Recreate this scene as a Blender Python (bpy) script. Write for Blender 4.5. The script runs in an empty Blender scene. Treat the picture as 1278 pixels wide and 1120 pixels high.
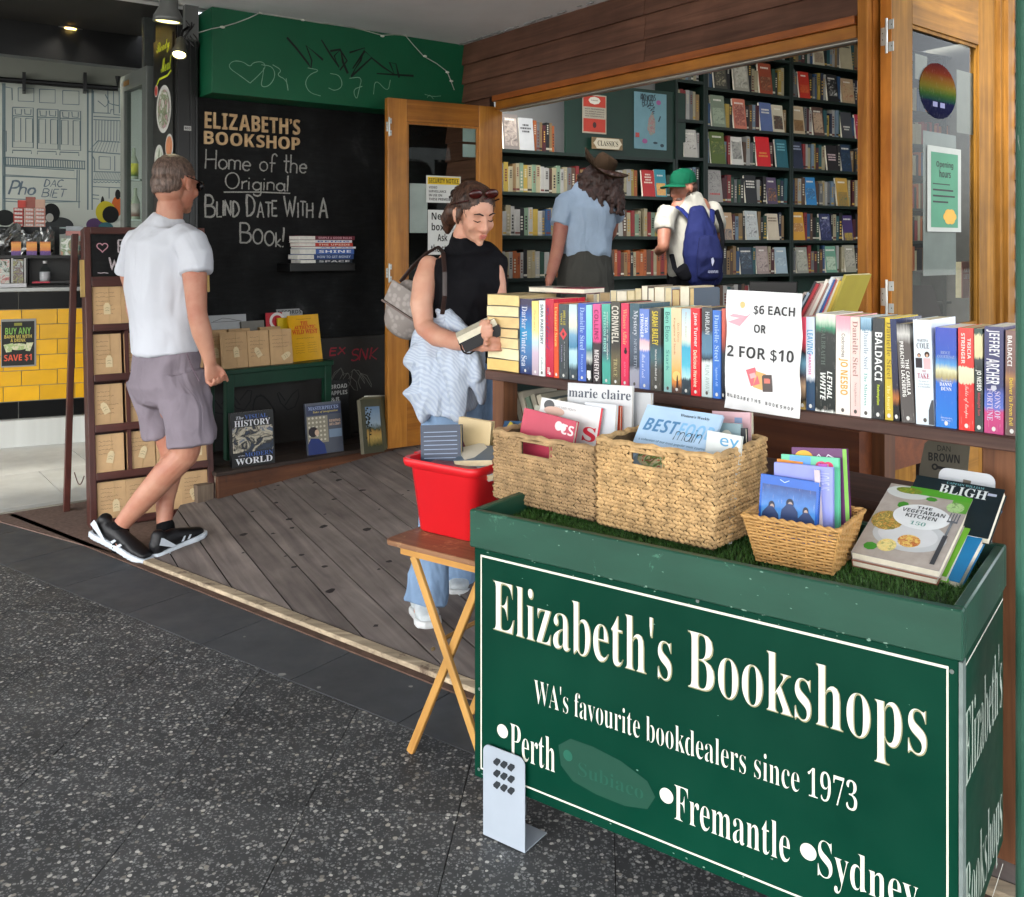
import bpy,bmesh,math,random
from mathutils import Vector,Matrix,Euler,noise
R=math.radians
rnd=random.Random(7)
scn=bpy.context.scene
COL=scn.collection
FPX,CX,HY,HC=1188.0,639.0,308.0,1.37
# - camera, sky, sun, exposure
cd=bpy.data.cameras.new('camera');cam=bpy.data.objects.new('camera',cd);COL.objects.link(cam)
cam.location=(0,0,HC);cam.rotation_euler=(R(90),0,0)
cd.sensor_width=36;cd.lens=36*FPX/1278;cd.shift_y=-(560-HY)/1278
cd.clip_start=0.05;cd.clip_end=500
scn.camera=cam
world=bpy.data.worlds.new('World');scn.world=world;world.use_nodes=True
wn=world.node_tree;bg=wn.nodes['Background']
SUN_EL,SUN_AZ=R(46),R(210)
sky=wn.nodes.new('ShaderNodeTexSky');sky.sky_type='NISHITA';sky.sun_disc=False
sky.sun_elevation=SUN_EL;sky.sun_rotation=SUN_AZ;sky.dust_density=3.0
hs=wn.nodes.new('ShaderNodeHueSaturation');hs.inputs['Saturation'].default_value=0.28
wn.links.new(sky.outputs[0],hs.inputs['Color']);wn.links.new(hs.outputs[0],bg.inputs['Color'])
bg.inputs['Strength'].default_value=0.15
sl=bpy.data.lights.new('sun','SUN');sl.energy=1.0;sl.angle=R(25);sl.color=(1.0,0.97,0.92)
so=bpy.data.objects.new('sun',sl);COL.objects.link(so)
sd=Vector((math.sin(SUN_AZ)*math.cos(SUN_EL),math.cos(SUN_AZ)*math.cos(SUN_EL),math.sin(SUN_EL)))
so.rotation_euler=sd.to_track_quat('Z','Y').to_euler()
scn.view_settings.view_transform='Standard';scn.view_settings.look='None'
scn.view_settings.gamma=1.0;scn.view_settings.exposure=2.78
try:scn.view_settings.use_curve_mapping=False
except Exception:pass
scn.cycles.max_bounces=8;scn.cycles.diffuse_bounces=5;scn.cycles.transparent_max_bounces=12
# - frames: real planes of the place, measured from the photograph
def ray(px,py):return Vector(((px-CX)/FPX,1.0,(HY-py)/FPX))
def W(px,py,d):
 r=ray(px,py);return Vector((r.x*d,d,HC+r.z*d))
def WH(px,py,h):
 r=ray(px,py);d=(h-HC)/r.z;return Vector((r.x*d,d,h))
class Fr:
 def __init__(s,x,y,deg,z=0.0):
  s.o=Vector((x,y,z));s.rz=R(deg)
  s.u=Vector((math.cos(s.rz),math.sin(s.rz),0));s.n=Vector((-math.sin(s.rz),math.cos(s.rz),0))
 def w(s,x,y=0,z=0):return s.o+s.u*x+s.n*y+Vector((0,0,z))
 def at(s,px,py,off=0.0):
  r=ray(px,py);c=Vector((0,0,HC));p0=s.o+s.n*off
  t=(p0-c).dot(s.n)/r.dot(s.n);p=c+r*t
  return(p-s.o).dot(s.u),p.z-s.o.z
 def sx(s,px,off=0.0):return s.at(px,300,off)[0]
 def hz(s,px,py,h):
  p=WH(px,py,h+s.o.z)-s.o;return p.dot(s.u),p.dot(s.n)
CABF=Fr(-.101,2.246,-35.84)
PLKF=Fr(-.086,3.086,-44.1)
CHKF=Fr(-1.767,5.342,36.87)
FACF=Fr(-.06,5.85,-53.7)
LDRF=Fr(-.724,5.55,31.1)
RDRF=Fr(1.50,3.76,40.8)
INTF=Fr(.128,7.26,30.95)
CTRF=Fr(-3.27,6.59,24.6)
MURF=Fr(-3.9,7.45,27.0)
PAVE=Fr(0,0,-5.24)
def ramp_h(x,y):
 return max(0.0,((x+.187)*.628+(y-3.0)*.778))*.092+.012
 # - materials
def hexc(h):
 h=h.lstrip('#');o=[]
 for i in(0,2,4):
  v=int(h[i:i+2],16)/255;o.append(v/12.92 if v<=.04045 else((v+.055)/1.055)**2.4)
 return(*o,1)
def col(c):return hexc(c)if isinstance(c,str)else((*c,1)if len(c)==3 else c)
MATS={}
def nd(nt,t,**k):
 n=nt.nodes.new(t)
 for a,b in k.items():setattr(n,a,b)
 return n
def base_mat(name):
 m=bpy.data.materials.new(name);m.use_nodes=True
 return m,m.node_tree,m.node_tree.nodes['Principled BSDF']
def mixc(nt,fac,a,b,mode='MIX'):
 n=nt.nodes.new('ShaderNodeMix');n.data_type='RGBA';n.blend_type=mode
 for sock,v in((n.inputs[0],fac),(n.inputs[6],a),(n.inputs[7],b)):
  if hasattr(v,'is_output'):nt.links.new(v,sock)
  else:sock.default_value=v
 return n.outputs[2]
def coords(nt,scale=(1,1,1),kind='Object',rot=(0,0,0)):
 tc=nt.nodes.new('ShaderNodeTexCoord');mp=nt.nodes.new('ShaderNodeMapping')
 mp.inputs['Scale'].default_value=scale;mp.inputs['Rotation'].default_value=rot
 nt.links.new(tc.outputs[kind],mp.inputs[0]);return mp.outputs[0]
def noi(nt,vec,scale=5,detail=4,rough=.55,dist=0.0):
 n=nt.nodes.new('ShaderNodeTexNoise');n.inputs['Scale'].default_value=scale
 n.inputs['Detail'].default_value=detail;n.inputs['Roughness'].default_value=rough
 n.inputs['Distortion'].default_value=dist
 nt.links.new(vec,n.inputs['Vector']);return n.outputs[0]
def rampn(nt,fac,stops,interp='LINEAR'):
 r=nt.nodes.new('ShaderNodeValToRGB');r.color_ramp.interpolation=interp
 e=r.color_ramp.elements
 while len(e)<len(stops):e.new(.5)
 for el,(p,c)in zip(e,stops):el.position=p;el.color=col(c)
 nt.links.new(fac,r.inputs[0]);return r.outputs[0]
def bump(nt,bs,h,s=.3,d=.002):
 b=nt.nodes.new('ShaderNodeBump');b.inputs['Strength'].default_value=s;b.inputs['Distance'].default_value=d
 nt.links.new(h,b.inputs['Height']);nt.links.new(b.outputs[0],bs.inputs['Normal'])
def dim(c,k):return(c[0]*k,c[1]*k,c[2]*k,1)
def M(c,rough=.6,var=.12,scale=9,bmp=0.0,metal=0.0,per=0.0,spec=.4):
 key=('M',c,rough,var,scale,bmp,metal,per)
 if key in MATS:return MATS[key]
 m,nt,bs=base_mat('surface');cc=col(c)
 bs.inputs['Roughness'].default_value=rough;bs.inputs['Metallic'].default_value=metal
 bs.inputs['Specular IOR Level'].default_value=spec
 v=coords(nt);n=noi(nt,v,scale,5)
 o=rampn(nt,n,[(.3,dim(cc,1-var)),(.7,dim(cc,1+var*.6))])
 if per:
  oi=nt.nodes.new('ShaderNodeObjectInfo')
  rr=rampn(nt,oi.outputs['Random'],[(0,(1-per,)*3),(1,(1+per*.5,)*3)])
  o=mixc(nt,1.0,o,rr,'MULTIPLY')
 nt.links.new(o,bs.inputs['Base Color'])
 if bmp:bump(nt,bs,noi(nt,v,scale*6,3),bmp)
 MATS[key]=m;return m
def wood(c1,c2,axis='x',rough=.5,scale=1.0,per=.15,worn=None,gloss=.4):
 key=('W',c1,c2,axis,rough,scale,per,worn)
 if key in MATS:return MATS[key]
 m,nt,bs=base_mat('wood');a,b=col(c1),col(c2)
 sc={'x':(1.2,22,22),'y':(22,1.2,22),'z':(22,22,1.2)}[axis]
 v=coords(nt,tuple(k*scale for k in sc))
 oi=nt.nodes.new('ShaderNodeObjectInfo')
 ad=nt.nodes.new('ShaderNodeVectorMath');ad.operation='ADD'
 mu=nt.nodes.new('ShaderNodeMath');mu.operation='MULTIPLY';mu.inputs[1].default_value=40
 nt.links.new(oi.outputs['Random'],mu.inputs[0]);nt.links.new(v,ad.inputs[0]);nt.links.new(mu.outputs[0],ad.inputs[1])
 n=noi(nt,ad.outputs[0],1.6,7,.62,.8)
 o=rampn(nt,n,[(.28,a),(.52,mixt(a,b,.5)),(.72,b)])
 big=noi(nt,coords(nt,(2,2,2)),2.3,3)
 o=mixc(nt,1.0,o,rampn(nt,big,[(.3,(.72,)*3),(.7,(1.1,)*3)]),'MULTIPLY')
 rr=rampn(nt,oi.outputs['Random'],[(0,(1-per,)*3),(1,(1+per*.5,)*3)])
 o=mixc(nt,1.0,o,rr,'MULTIPLY')
 if worn:
  w=rampn(nt,noi(nt,coords(nt),14,6,.7),[(.56,(0,0,0)),(.66,(1,1,1))])
  o=mixc(nt,w,o,col(worn))
 nt.links.new(o,bs.inputs['Base Color']);bs.inputs['Roughness'].default_value=rough
 bs.inputs['Specular IOR Level'].default_value=gloss
 bump(nt,bs,n,.25,.0015);MATS[key]=m;return m
def mixt(a,b,t):return tuple(a[i]*(1-t)+b[i]*t for i in range(3))+(1,)
def glassm(tint=(.92,.95,.94),rough=.02,op=0.0,base=.12):
 key=('G',tint,op,base)
 if key in MATS:return MATS[key]
 m=bpy.data.materials.new('glass');m.use_nodes=True;nt=m.node_tree
 for n in list(nt.nodes):
  if n.type=='BSDF_PRINCIPLED':nt.nodes.remove(n)
 out=[n for n in nt.nodes if n.type=='OUTPUT_MATERIAL'][0]
 tr=nt.nodes.new('ShaderNodeBsdfTransparent');tr.inputs[0].default_value=(*tint,1)
 gl=nt.nodes.new('ShaderNodeBsdfGlossy');gl.inputs['Roughness'].default_value=rough
 fr=nt.nodes.new('ShaderNodeFresnel');fr.inputs[0].default_value=1.22
 mx=nt.nodes.new('ShaderNodeMixShader');ge=nt.nodes.new('ShaderNodeNewGeometry');mm=nt.nodes.new('ShaderNodeMath');mm.operation='MULTIPLY_ADD';mm.inputs[1].default_value=-1;mm.inputs[2].default_value=1;m2=nt.nodes.new('ShaderNodeMath');m2.operation='MULTIPLY'
 nt.links.new(ge.outputs['Backfacing'],mm.inputs[0]);nt.links.new(mm.outputs[0],m2.inputs[0]);nt.links.new(fr.outputs[0],m2.inputs[1]);nt.links.new(m2.outputs[0],mx.inputs[0])
 nt.links.new(tr.outputs[0],mx.inputs[1]);nt.links.new(gl.outputs[0],mx.inputs[2])
 nt.links.new(mx.outputs[0],out.inputs[0]);MATS[key]=m;return m
def rampmat(stops,rough=.35,axis=2,noisy=0.0,kind='Generated',interp='LINEAR'):
 key=('R',tuple(stops),rough,axis,noisy,interp)
 if key in MATS:return MATS[key]
 m,nt,bs=base_mat('printed');v=coords(nt,kind=kind)
 sp=nt.nodes.new('ShaderNodeSeparateXYZ');nt.links.new(v,sp.inputs[0]);f=sp.outputs[axis]
 if noisy:
  n=noi(nt,v,6,5,.6);ma=nt.nodes.new('ShaderNodeMath');ma.operation='MULTIPLY_ADD'
  sb=nt.nodes.new('ShaderNodeMath');sb.operation='SUBTRACT';sb.inputs[1].default_value=.5
  nt.links.new(n,sb.inputs[0]);nt.links.new(sb.outputs[0],ma.inputs[0]);ma.inputs[1].default_value=noisy
  nt.links.new(f,ma.inputs[2]);f=ma.outputs[0]
 oc=rampn(nt,f,stops,interp);ov=coords(nt,(1,1,.12),'Object')
 wr_=rampn(nt,noi(nt,ov,260,4,.7),[(.60,(0,0,0)),(.72,(.35,)*3)]);oc=mixc(nt,wr_,oc,(.62,.60,.56,1))
 nt.links.new(oc,bs.inputs['Base Color']);bs.inputs['Roughness'].default_value=rough-.08;bs.inputs['Specular IOR Level'].default_value=.5 if rough<.9 else .05;bump(nt,bs,noi(nt,coords(nt,(1,1,.3),'Object'),160,3),.2,.0006)
 MATS[key]=m;return m
def picmat(cols,scale=6,rough=.35,dist=1.5):
 """photo-like print: blotches of several colours"""
 key=('P',tuple(cols),scale,dist)
 if key in MATS:return MATS[key]
 m,nt,bs=base_mat('photo_print');v=coords(nt,kind='Object');n=noi(nt,v,scale,6,.6,dist)
 k=len(cols);stops=[(.28+.44*i/max(1,k-1),c)for i,c in enumerate(cols)]
 nt.links.new(rampn(nt,n,stops),bs.inputs['Base Color']);bs.inputs['Roughness'].default_value=rough
 MATS[key]=m;return m
def emitm(c,s):
 m=bpy.data.materials.new('lit_lamp');m.use_nodes=True;bs=m.node_tree.nodes['Principled BSDF']
 bs.inputs['Emission Color'].default_value=col(c);bs.inputs['Emission Strength'].default_value=s
 bs.inputs['Base Color'].default_value=col(c);return m
 # - geometry
class G:
 def __init__(s):s.v,s.f,s.m=[],[],[]
 def add(s,vs,fs,m=0):
  b=len(s.v);s.v+=[tuple(v)for v in vs]
  s.f+=[tuple(b+i for i in f)for f in fs];s.m+=[m]*len(fs);return s
 def box(s,x0,x1,y0,y1,z0,z1,m=0,mt=None):
  vs=[Vector((x,y,z))for z in(z0,z1)for y in(y0,y1)for x in(x0,x1)]
  if mt:vs=[mt@v for v in vs]
  return s.add(vs,[(0,2,3,1),(4,5,7,6),(0,1,5,4),(2,6,7,3),(0,4,6,2),(1,3,7,5)],m)
 def quad(s,a,b,c,d,m=0):return s.add([a,b,c,d],[(0,1,2,3)],m)
 def prism(s,pts,z0,z1,m=0,top=None):
  n=len(pts);h=(lambda p:z1)if top is None else top
  vs=[(p[0],p[1],z0)for p in pts]+[(p[0],p[1],h(p))for p in pts]
  return s.add(vs,[tuple(range(n-1,-1,-1)),tuple(range(n,2*n))]+[(i,(i+1)%n,n+(i+1)%n,n+i)for i in range(n)],m)
 def plate(s,pts,y0,y1,m=0):
  """outline in the x-z plane, thickness along y (front is y0)"""
  n=len(pts);vs=[(p[0],y0,p[1])for p in pts]+[(p[0],y1,p[1])for p in pts]
  return s.add(vs,[tuple(range(n)),tuple(range(2*n-1,n-1,-1))]+[(n+i,n+(i+1)%n,(i+1)%n,i)for i in range(n)],m)
 def tube(s,path,r,n=8,m=0,caps=True):
  return s.loft(path,[(r,r)if not isinstance(r,(list,tuple))else(r[i],r[i])for i in range(len(path))],n,m,round_=False)
 def loft(s,path,rad,n=14,m=0,ref=None,round_=True):
  """closed tube through path; rad[i]=(a,b); a along ref direction projected, b across"""
  P=[Vector(p)for p in path];k=len(P);vs=[];rings=[]
  pr=None
  T=[]
  for i in range(k):
   t=(P[min(i+1,k-1)]-P[max(i-1,0)]);
   T.append(t.normalized()if t.length>1e-9 else Vector((0,0,1)))
  if ref is None:
   ref=Vector((0,0,1))if abs(T[0].z)<.9 else Vector((1,0,0))
  A=Vector(ref)
  def ring(c,t,a,b):
   nonlocal A
   x=(A-t*A.dot(t))
   x=x.normalized()if x.length>1e-6 else t.orthogonal().normalized()
   y=t.cross(x)
   if ref is None:A=x
   return[c+x*(a*math.cos(2*math.pi*j/n))+y*(b*math.sin(2*math.pi*j/n))for j in range(n)]
  if round_:
   a,b=rad[0]
   for q in(.92,.6):rings.append(ring(P[0]-T[0]*min(a,b)*q*.8,T[0],a*math.sqrt(1-q*q),b*math.sqrt(1-q*q)))
  for i in range(k):rings.append(ring(P[i],T[i],*rad[i]))
  if round_:
   a,b=rad[-1]
   for q in(.6,.92):rings.append(ring(P[-1]+T[-1]*min(a,b)*q*.8,T[-1],a*math.sqrt(1-q*q),b*math.sqrt(1-q*q)))
  for r_ in rings:vs+=r_
  q=len(rings);fs=[]
  for i in range(q-1):
   for j in range(n):fs.append((i*n+j,i*n+(j+1)%n,(i+1)*n+(j+1)%n,(i+1)*n+j))
  fs.append(tuple(range(n-1,-1,-1)));fs.append(tuple((q-1)*n+j for j in range(n)))
  return s.add(vs,fs,m)
 def lathe(s,prof,n=24,c=(0,0,0),m=0):
  vs=[(c[0]+r*math.cos(2*math.pi*j/n),c[1]+r*math.sin(2*math.pi*j/n),c[2]+z)for r,z in prof for j in range(n)]
  fs=[(i*n+j,i*n+(j+1)%n,(i+1)*n+(j+1)%n,(i+1)*n+j)for i in range(len(prof)-1)for j in range(n)]
  fs.append(tuple(range(n-1,-1,-1)));fs.append(tuple((len(prof)-1)*n+j for j in range(n)))
  return s.add(vs,fs,m)
 def ell(s,c,r,mt=None,n=16,k=10,m=0):
  vs=[];c=Vector(c)
  for i in range(1,k):
   th=math.pi*i/k
   for j in range(n):
    ph=2*math.pi*j/n
    vs.append(Vector((r[0]*math.sin(th)*math.cos(ph),r[1]*math.sin(th)*math.sin(ph),r[2]*math.cos(th))))
  vs+=[Vector((0,0,r[2])),Vector((0,0,-r[2]))]
  vs=[(c+v)if mt is None else mt@(c+v)for v in vs]
  fs=[((i)*n+j,(i+1)*n+j,(i+1)*n+(j+1)%n,i*n+(j+1)%n)for i in range(k-2)for j in range(n)]
  t=(k-1)*n
  fs+=[(t,j,(j+1)%n)for j in range(n)]+[(t+1,(k-2)*n+(j+1)%n,(k-2)*n+j)for j in range(n)]
  return s.add(vs,fs,m)
 def ribbon(s,pts,w,y=0.0,m=0,wob=0.0):
  """flat stroke in the x-z plane facing -y"""
  P=[Vector((p[0],p[1]))for p in pts];k=len(P)
  if k<2:return s
  vs=[]
  for i in range(k):
   t=P[min(i+1,k-1)]-P[max(i-1,0)]
   t=t.normalized()if t.length>1e-9 else Vector((1,0))
   nn=Vector((-t.y,t.x))*(w*.5*(1+wob*(rnd.random()-.5)))
   vs+=[(P[i].x+nn.x,y,P[i].y+nn.y),(P[i].x-nn.x,y,P[i].y-nn.y)]
  return s.add(vs,[(2*i,2*i+1,2*i+3,2*i+2)for i in range(k-1)],m)
 def disc(s,cx,cz,rx,rz,y=0.0,m=0,n=20,a0=0,a1=360):
  pts=[(cx+rx*math.cos(R(a0+(a1-a0)*i/n)),y,cz+rz*math.sin(R(a0+(a1-a0)*i/n)))for i in range(n+(0 if a1-a0>=360 else 1))]
  return s.add(pts,[tuple(range(len(pts)))],m)
 def rect(s,x0,x1,z0,z1,y=0.0,m=0):return s.add([(x0,y,z0),(x1,y,z0),(x1,y,z1),(x0,y,z1)],[(0,1,2,3)],m)
def put(o,parent=None,loc=None,rz=None,rot=None):
 COL.objects.link(o)
 if parent is not None:o.parent=parent
 if loc is not None:o.location=loc
 if rot is not None:o.rotation_euler=rot
 elif rz is not None:o.rotation_euler=(0,0,rz)
 return o
USED={}
def tag(o,label=None,cat=None,group=None,kind=None):
 if label:
  if label in USED and not group:print('DUP LABEL',label)
  USED[label]=1
  n=len(label.split())
  if n<4 or n>16:print('LABEL LENGTH',n,label)
  o['label']=label
 if cat:o['category']=cat
 if group:o['group']=group
 if kind:o['kind']=kind
 return o
def mesh(name,g,mats,bevel=0,smooth=False,seg=1):
 me=bpy.data.meshes.new(name);me.from_pydata(g.v,[],g.f);me.validate(clean_customdata=False)
 for m in(mats if isinstance(mats,(list,tuple))else[mats]):me.materials.append(m)
 if len(me.polygons)==len(g.m):me.polygons.foreach_set('material_index',g.m)
 if bevel:
  bm=bmesh.new();bm.from_mesh(me);bmesh.ops.remove_doubles(bm,verts=bm.verts,dist=1e-6)
  bm.normal_update()
  es=[e for e in bm.edges if len(e.link_faces)==2 and e.calc_face_angle(0)>.5]
  bmesh.ops.bevel(bm,geom=es,offset=bevel,segments=seg,affect='EDGES',profile=.6,clamp_overlap=True)
  bm.to_mesh(me);bm.free()
 if smooth:me.polygons.foreach_set('use_smooth',[True]*len(me.polygons))
 me.update();return me
def mk(name,g,mats,parent=None,bevel=0,smooth=False,loc=None,rz=None,rot=None,seg=1,**t):
 o=bpy.data.objects.new(name,mesh(name,g,mats,bevel,smooth,seg));put(o,parent,loc,rz,rot)
 return tag(o,t.get('label'),t.get('cat'),t.get('group'),t.get('kind'))
def thing(name,label,cat,loc=(0,0,0),rz=0.0,group=None,rot=None):
 o=bpy.data.objects.new(name,None);o.empty_display_size=.05
 put(o,None,loc,rz,rot);return tag(o,label,cat,group)
def dup(o,parent=None,loc=None,rz=None,rot=None,label=None,group=None,skip=()):
 kids=[c for c in COL.objects if c.parent==o]if parent is None or True else[]
 c=o.copy();COL.objects.link(c)
 if parent is not None:c.parent=parent
 if loc is not None:c.location=loc
 if rot is not None:c.rotation_euler=rot
 elif rz is not None:c.rotation_euler=(0,0,rz)
 if label:tag(c,label)
 if group:c['group']=group
 for k in kids:
  if k.name.split('.')[0]not in skip:dup(k,c)
 return c
 # ---- lettering.  Styles other than 'sans' use the mathematical alphabets that Blender's own built-in font carries
def sty(t,kind):
 if kind=='sans':return t
 U,L,D={'serif':(0x1D400,0x1D41A,0x1D7CE),'bold':(0x1D5D4,0x1D5EE,0x1D7EC),'ital':(0x1D468,0x1D482,0x1D7CE),'script':(0x1D4D0,0x1D4EA,0x1D7CE),'bi':(0x1D63C,0x1D656,0x1D7EC)}[kind]
 return ''.join(chr(U+ord(c)-65)if 'A'<=c<='Z' else chr(L+ord(c)-97)if 'a'<=c<='z' else chr(D+ord(c)-48)if '0'<=c<='9' else c for c in t)
TXT={}
def text_mesh(body,kind='sans',off=0.0,res=3):
 key=(body,kind,off)
 if key in TXT:return TXT[key]
 c=bpy.data.curves.new('lettering','FONT');c.body=sty(body,kind);c.size=1;c.offset=off;c.resolution_u=res
 o=bpy.data.objects.new('lettering',c);me=bpy.data.meshes.new_from_object(o)
 bpy.data.objects.remove(o)
 vs=[v.co.copy()for v in me.vertices];fs=[tuple(p.vertices)for p in me.polygons]
 if not vs:vs=[Vector((0,0,0))];fs=[]
 x0=min(v.x for v in vs);x1=max(v.x for v in vs);y0=min(v.y for v in vs);y1=max(v.y for v in vs)
 bpy.data.meshes.remove(me);TXT[key]=(vs,fs,x0,x1,y0,y1);return TXT[key]
def text_into(g,body,box,kind='sans',y=0.0,rot=0,off=0.0,m=0,shear=0.0,depth=0.0,keep=False):
 """letters filling box=(x0,z0,x1,z1) in the x-z plane facing -y; rot=-90 reads downwards"""
 vs,fs,a0,a1,b0,b1=text_mesh(body,kind,off)
 if not fs:return g
 x0,z0,x1,z1=box;out=[]
 if keep:
  k=min((x1-x0)/(a1-a0),(z1-z0)/(b1-b0))if rot==0 else min((x1-x0)/(b1-b0),(z1-z0)/(a1-a0))
  if rot==0:w,h=(a1-a0)*k,(b1-b0)*k
  else:w,h=(b1-b0)*k,(a1-a0)*k
  cx,cz=(x0+x1)/2,(z0+z1)/2;x0,x1,z0,z1=cx-w/2,cx+w/2,cz-h/2,cz+h/2
 for v in vs:
  s=(v.x-a0)/(a1-a0);t=(v.y-b0)/(b1-b0)
  if rot==0:out.append((x0+(x1-x0)*s+shear*t*(z1-z0),y,z0+(z1-z0)*t))
  elif rot==-90:out.append((x0+(x1-x0)*t,y,z1-(z1-z0)*s))
  else:out.append((x1-(x1-x0)*t,y,z0+(z1-z0)*s))
 if depth:
  n=len(out);g.add(out,fs,m)
  edges={}
  for f in fs:
   for i in range(len(f)):
    a,b=f[i],f[(i+1)%len(f)];edges[(a,b)]=1
  side=[(a,b)for(a,b)in edges if(b,a)not in edges]
  vv=out+[(p[0],p[1]+depth,p[2])for p in out]
  g.add(vv,[(b,a,a+n,b+n)for a,b in side],m)
 else:g.add(out,fs,m)
 return g
def T(name,body,box,parent,mat,kind='sans',y=-.0008,rot=0,off=0.0,**k):
 g=G();text_into(g,body,box,kind,y,rot,off,**k)
 return mk(name,g,mat,parent)if g.f else None
 # ---- single-stroke handwriting
def arc(cx,cy,rx,ry,a0,a1,n=10):return[(cx+rx*math.cos(R(a0+(a1-a0)*i/n)),cy+ry*math.sin(R(a0+(a1-a0)*i/n)))for i in range(n+1)]
HW={'H':([[(0,0),(0,1)],[(.5,0),(.5,1)],[(0,.48),(.5,.52)]],.62),'o':([arc(.22,.25,.2,.25,90,450)],.52),'a':([arc(.2,.25,.2,.25,40,400),[(.4,.5),(.4,.1),(.46,0)]],.55),'m':([[(0,0),(0,.5)],[(0,.35)]+arc(.14,.36,.14,.14,170,0,5)+[(.28,0)],[(.28,.35)]+arc(.42,.36,.14,.14,170,0,5)+[(.56,0)]],.68),'n':([[(0,0),(0,.5)],[(0,.35)]+arc(.16,.36,.16,.14,170,0,5)+[(.32,0)]],.44),'e':([[(.02,.27),(.38,.27)]+arc(.2,.25,.19,.25,10,320,9)],.5),'f':([arc(.25,.8,.13,.2,20,180,5)+[(.12,.0)],[(0,.5),(.3,.5)]],.38),'t':([[(.14,1),(.14,.1),(.24,0)],[(0,.62),(.32,.64)]],.38),'h':([[(0,0),(0,1)],[(0,.38)]+arc(.17,.38,.17,.16,170,0,5)+[(.34,0)]],.48),'O':([arc(.32,.5,.32,.5,100,460,16)],.78),'r':([[(0,0),(0,.5)],[(0,.32),(.1,.47),(.24,.5)]],.32),'i':([[(0,0),(0,.5)],[(0,.68),(.02,.74)]],.18),'l':([[(0,1),(0,0)]],.18),'g':([arc(.2,.25,.2,.25,40,400),[(.4,.5),(.4,-.2)]+arc(.22,-.22,.18,.16,0,-170,6)],.54),'B':([[(0,0),(0,1)],[(0,1)]+arc(.22,.76,.22,.24,80,-80,6)+[(0,.52)],[(0,.52)]+arc(.26,.26,.25,.26,80,-80,6)+[(0,0)]],.62),'L':([[(0,1),(0,0),(.38,.02)]],.48),'I':([[(.02,0),(.02,1)]],.18),'N':([[(0,0),(0,1),(.42,0),(.42,1)]],.58),'D':([[(0,0),(0,1)],[(0,1)]+arc(.05,.5,.4,.5,85,-85,10)+[(0,0)]],.6),'A':([[(0,0),(.25,1),(.5,0)],[(.1,.36),(.42,.38)]],.62),'T':([[(.24,0),(.24,1)],[(0,1),(.5,.98)]],.56),'E':([[(.38,1),(0,1),(0,0),(.4,0)],[(0,.52),(.32,.52)]],.52),'W':([[(0,1),(.18,0),(.34,.8),(.5,0),(.68,1)]],.8),'K':([[(0,0),(0,1)],[(.42,1),(.02,.42),(.44,0)]],.54),'k':([[(0,0),(0,1)],[(.32,.55),(.02,.25),(.34,0)]],.42),'!':([[(.1,1),(.05,.3)],[(.03,.05),(.05,0)]],.25),'.':([[(0,0),(.03,.03)]],.15),'P':([[(0,0),(.04,1)],[(0,1)]+arc(.22,.74,.24,.26,90,-90,8)+[(.04,.46)]],.56),'C':([arc(.3,.5,.3,.5,50,310,12)],.62),'S':([arc(.22,.75,.2,.24,40,270,8)+arc(.22,.26,.22,.25,90,-140,8)],.54),'Y':([[(0,1),(.22,.5),(.44,1)],[(.22,.5),(.22,0)]],.55),'R':([[(0,0),(0,1)],[(0,1)]+arc(.22,.76,.22,.24,80,-80,6)+[(0,.52),(.42,0)]],.58),'X':([[(0,0),(.45,1)],[(0,1),(.45,0)]],.55),'U':([[(0,1),(0,.3)]+arc(.2,.25,.2,.25,180,360,8)+[(.4,1)]],.55),' ':([],.35)}
def hand(g,s,x,z,h,w,y=-.0012,slant=.06,jit=.02,smallcap=False,xs=1.0,rise=0.0,width=None,m=0,passes=1):
 def length(xs_):
  return sum((HW.get(c,HW[' '])[1])*h*xs_*(.72 if smallcap and i and s[i-1]!=' ' and c.isalpha()else 1)for i,c in enumerate(s))
 if width:xs=width/length(1.0)
 cx=x
 for i,c in enumerate(s):
  st,adv=HW.get(c,HW[' ']);k=.72 if smallcap and i and s[i-1]!=' ' and c.isalpha()else 1
  dz=(rnd.random()-.5)*jit*h*2
  for _ in range(passes):
   for p in st:
    pp=[]
    for q in range(len(p)-1):
     a,b=Vector(p[q]),Vector(p[q+1]);n=max(1,int((b-a).length/.2))
     pp+=[a.lerp(b,t/n)for t in range(n)]
    pp.append(Vector(p[-1]))
    ox,oz=(rnd.random()-.5)*jit,(rnd.random()-.5)*jit
    g.ribbon([(cx+(v.x*xs+v.y*slant+ox+(rnd.random()-.5)*jit*.5)*h*k,z+dz+(v.y+oz)*h*k+rise*(cx-x))for v in pp],w*(1-.25*rnd.random()),y-.0002*_,m,wob=.7)
  cx+=adv*h*xs*k
 return cx
def scribble(g,x,z,w,h,lw=.0012,y=-.0012,m=0):
 n=max(6,int(w/(h*.35)));pts=[]
 for i in range(n):pts.append((x+w*i/n,z+h*(rnd.random()*.9 if rnd.random()>.12 else .1)))
 k=0
 while k<n:
  e=min(n,k+rnd.randint(4,8));g.ribbon(pts[k:e],lw,y,m);k=e
def chaik(p,k=2):
 for _ in range(k):
  q=[p[0]]
  for a,b in zip(p,p[1:]):q+=[(a[0]*.75+b[0]*.25,a[1]*.75+b[1]*.25),(a[0]*.25+b[0]*.75,a[1]*.25+b[1]*.75)]
  p=q+[p[-1]]
 return p
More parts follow.
